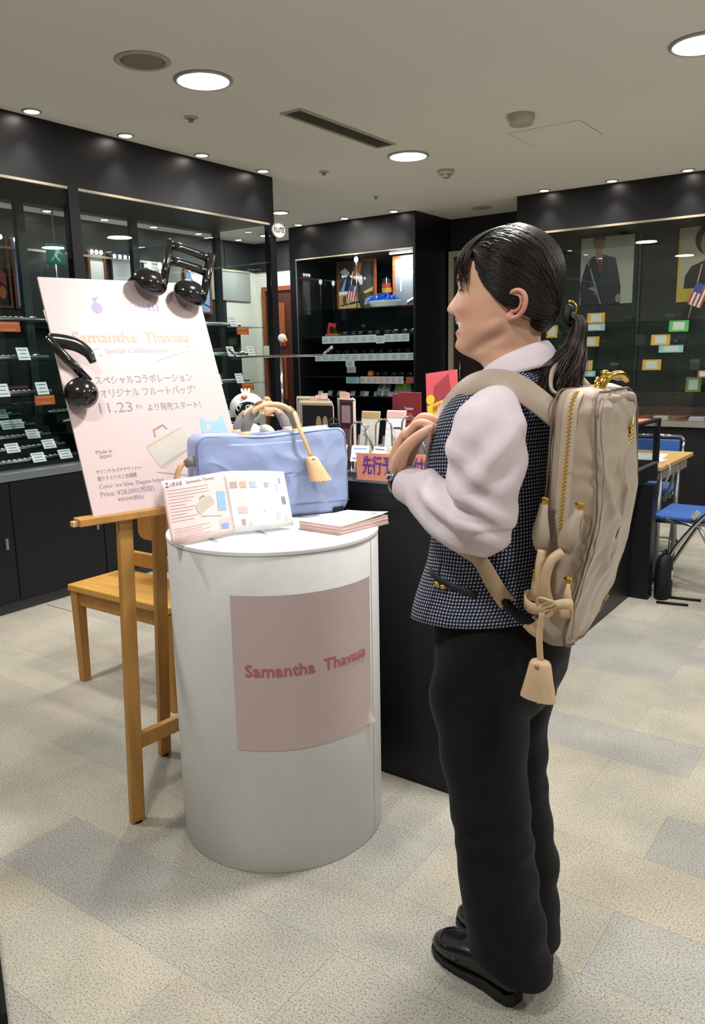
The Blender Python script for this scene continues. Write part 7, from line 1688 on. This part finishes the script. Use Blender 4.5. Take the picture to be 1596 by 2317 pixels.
# top hardware
MB().tube(catmull([KB(0.236, 0.02, 0.01), KB(0.258, 0.01, 0.02), KB(0.262, -0.03, 0.028), KB(0.250, -0.065, 0.03)], 5), 0.0060, 10).build('top_clasp', GOLD, bk, True)
MB().strap(catmull([KB(0.240, 0.015, 0.0), KB(0.254, -0.02, 0.010), KB(0.250, -0.06, 0.02)], 4), 0.014, 0.004, ka).build('top_pull', CREAM, bk, True)
MB().ellipsoid(KB(0.262, 0.018, 0.014), (0.010, 0.008, 0.008), 12, 8).build('top_clasp', GOLD, bk, True)
MB().tube([KB(0.246 + 0.010 * math.sin(q), 0.03 + 0.012 * math.cos(q), 0.006) for q in np.linspace(0, 2 * PI, 15)[:-1]], 0.0025, 6, closed=True).build('top_clasp', GOLD, bk, True)
MB().tube(catmull([KB(0.225, 0.085, -0.044), KB(0.235, 0.08, -0.060), KB(0.262, 0.05, -0.072), KB(0.275, 0.0, -0.072), KB(0.262, -0.05, -0.070), KB(0.23, -0.08, -0.046)], 5), 0.0065, 10, flat=(1.5, 0.5), up=kp).build('carry_loop', TAUPE, bk, True)
kfr(MB().tube([Vector((0.222 - 0.03 * (abs(y) / 0.115) ** 6, y, 0.036 + 0.004 * math.sin(y * 60))) for y in np.linspace(0.115, -0.115, 30)], [0.0075 * (0.35 + 0.65 * math.sin(PI * (0.08 + 0.84 * i / 29)) ** 0.6) + 0.0012 * math.sin(i * 0.9) for i in range(30)], 10)).build('rolled_edge', TAUPE, bk, True)
lg = MB()
for k in range(5):
    lg.tube(catmull([KB(0.135 + 0.008 * k, -0.022 - 0.004 * (k % 2), 0.057), KB(0.141 + 0.008 * k, -0.032, 0.0585), KB(0.138 + 0.008 * k, -0.042, 0.057)], 4), 0.0022, 6)
lg.tube([KB(0.128, -0.032, 0.057), KB(0.185, -0.032, 0.057)], 0.002, 6); lg.build('emblem', GOLD, bk, True)
MB().box(KB(-0.182, -0.072, 0.030), (0.006, 0.006, 0.014), Matrix.Rotation(R(30), 3, 'Y')).build('clasp', GOLD, bk); MB().ellipsoid(KB(-0.224, 0.096, 0.018), (0.006, 0.005, 0.006), 10, 8).build('clasp', CHROME, bk, True)
# shoulder straps
def strap_path(pts, wid, nm, m, thk=0.009, k=5, f=lambda v: v):
    P = catmull([f(Vector(q)) for q in pts], k); up = [(q - Vector((-0.005, 0.35 * q.y, min(q.z, 1.265)))) for q in P]
    n = len(P); W_ = wid if not hasattr(wid, '__len__') else [interp(np.linspace(0, 1, len(wid)), wid, i / (n - 1)) for i in range(n)]
    return MB().strap([PL(*q) - KO for q in P], W_, thk, [Vector((-u.x, -u.y, u.z)) for u in up]).build(nm, m, bk, True)
UPS = [(-0.150, 0.095, 1.248), (-0.130, 0.116, 1.272), (-0.102, 0.126, 1.297), (-0.062, 0.130, 1.321), (-0.015, 0.130, 1.328), (0.030, 0.126, 1.316), (0.068, 0.118, 1.288), (0.096, 0.110, 1.258), (0.110, 0.108, 1.236), (0.118, 0.110, 1.205), (0.124, 0.114, 1.165)]
LOS = [(0.124, 0.114, 1.165), (0.128, 0.118, 1.11), (0.098, 0.142, 1.05), (0.035, 0.162, 1.02), (-0.015, 0.164, 1.000), (-0.045, 0.160, 0.955), (-0.068, 0.150, 0.918)]
for f in (lambda v: v, lambda v: Vector((v.x, -v.y, v.z))):
    strap_path(UPS, [0.040, 0.046, 0.050, 0.050, 0.046, 0.040, 0.032], 'shoulder_strap', TAUPE, f=f)
    strap_path(LOS, [0.020, 0.020, 0.030, 0.032], 'strap_webbing', M('strap_tan', '#bfa587', 0.6), 0.004, f=f)
    strap_path([(-0.064, 0.152, 0.924), (-0.085, 0.146, 0.900), (-0.108, 0.135, 0.885), (-0.118, 0.125, 0.875)], 0.018, 'strap_webbing', BLACK2, 0.004, f=f)
    strap_path([(-0.104, 0.136, 0.888), (-0.120, 0.130, 0.872), (-0.138, 0.115, 0.862)], 0.030, 'strap_anchor', M('strap_tan', '#bfa587', 0.6), 0.004, f=f)
    q = f(Vector((-0.070, 0.153, 0.915))); MB().box(PL(*q) - KO, (0.012, 0.010, 0.030), Matrix.Rotation(R(-38), 3, 'Y')).build('buckle', BLACK2, bk, bevel=0.003)
    strap_path([UPS[0], (-0.155, 0.085, 1.235), (-0.152, 0.08, 1.20)], 0.040, 'strap_root', TAUPE, f=f)
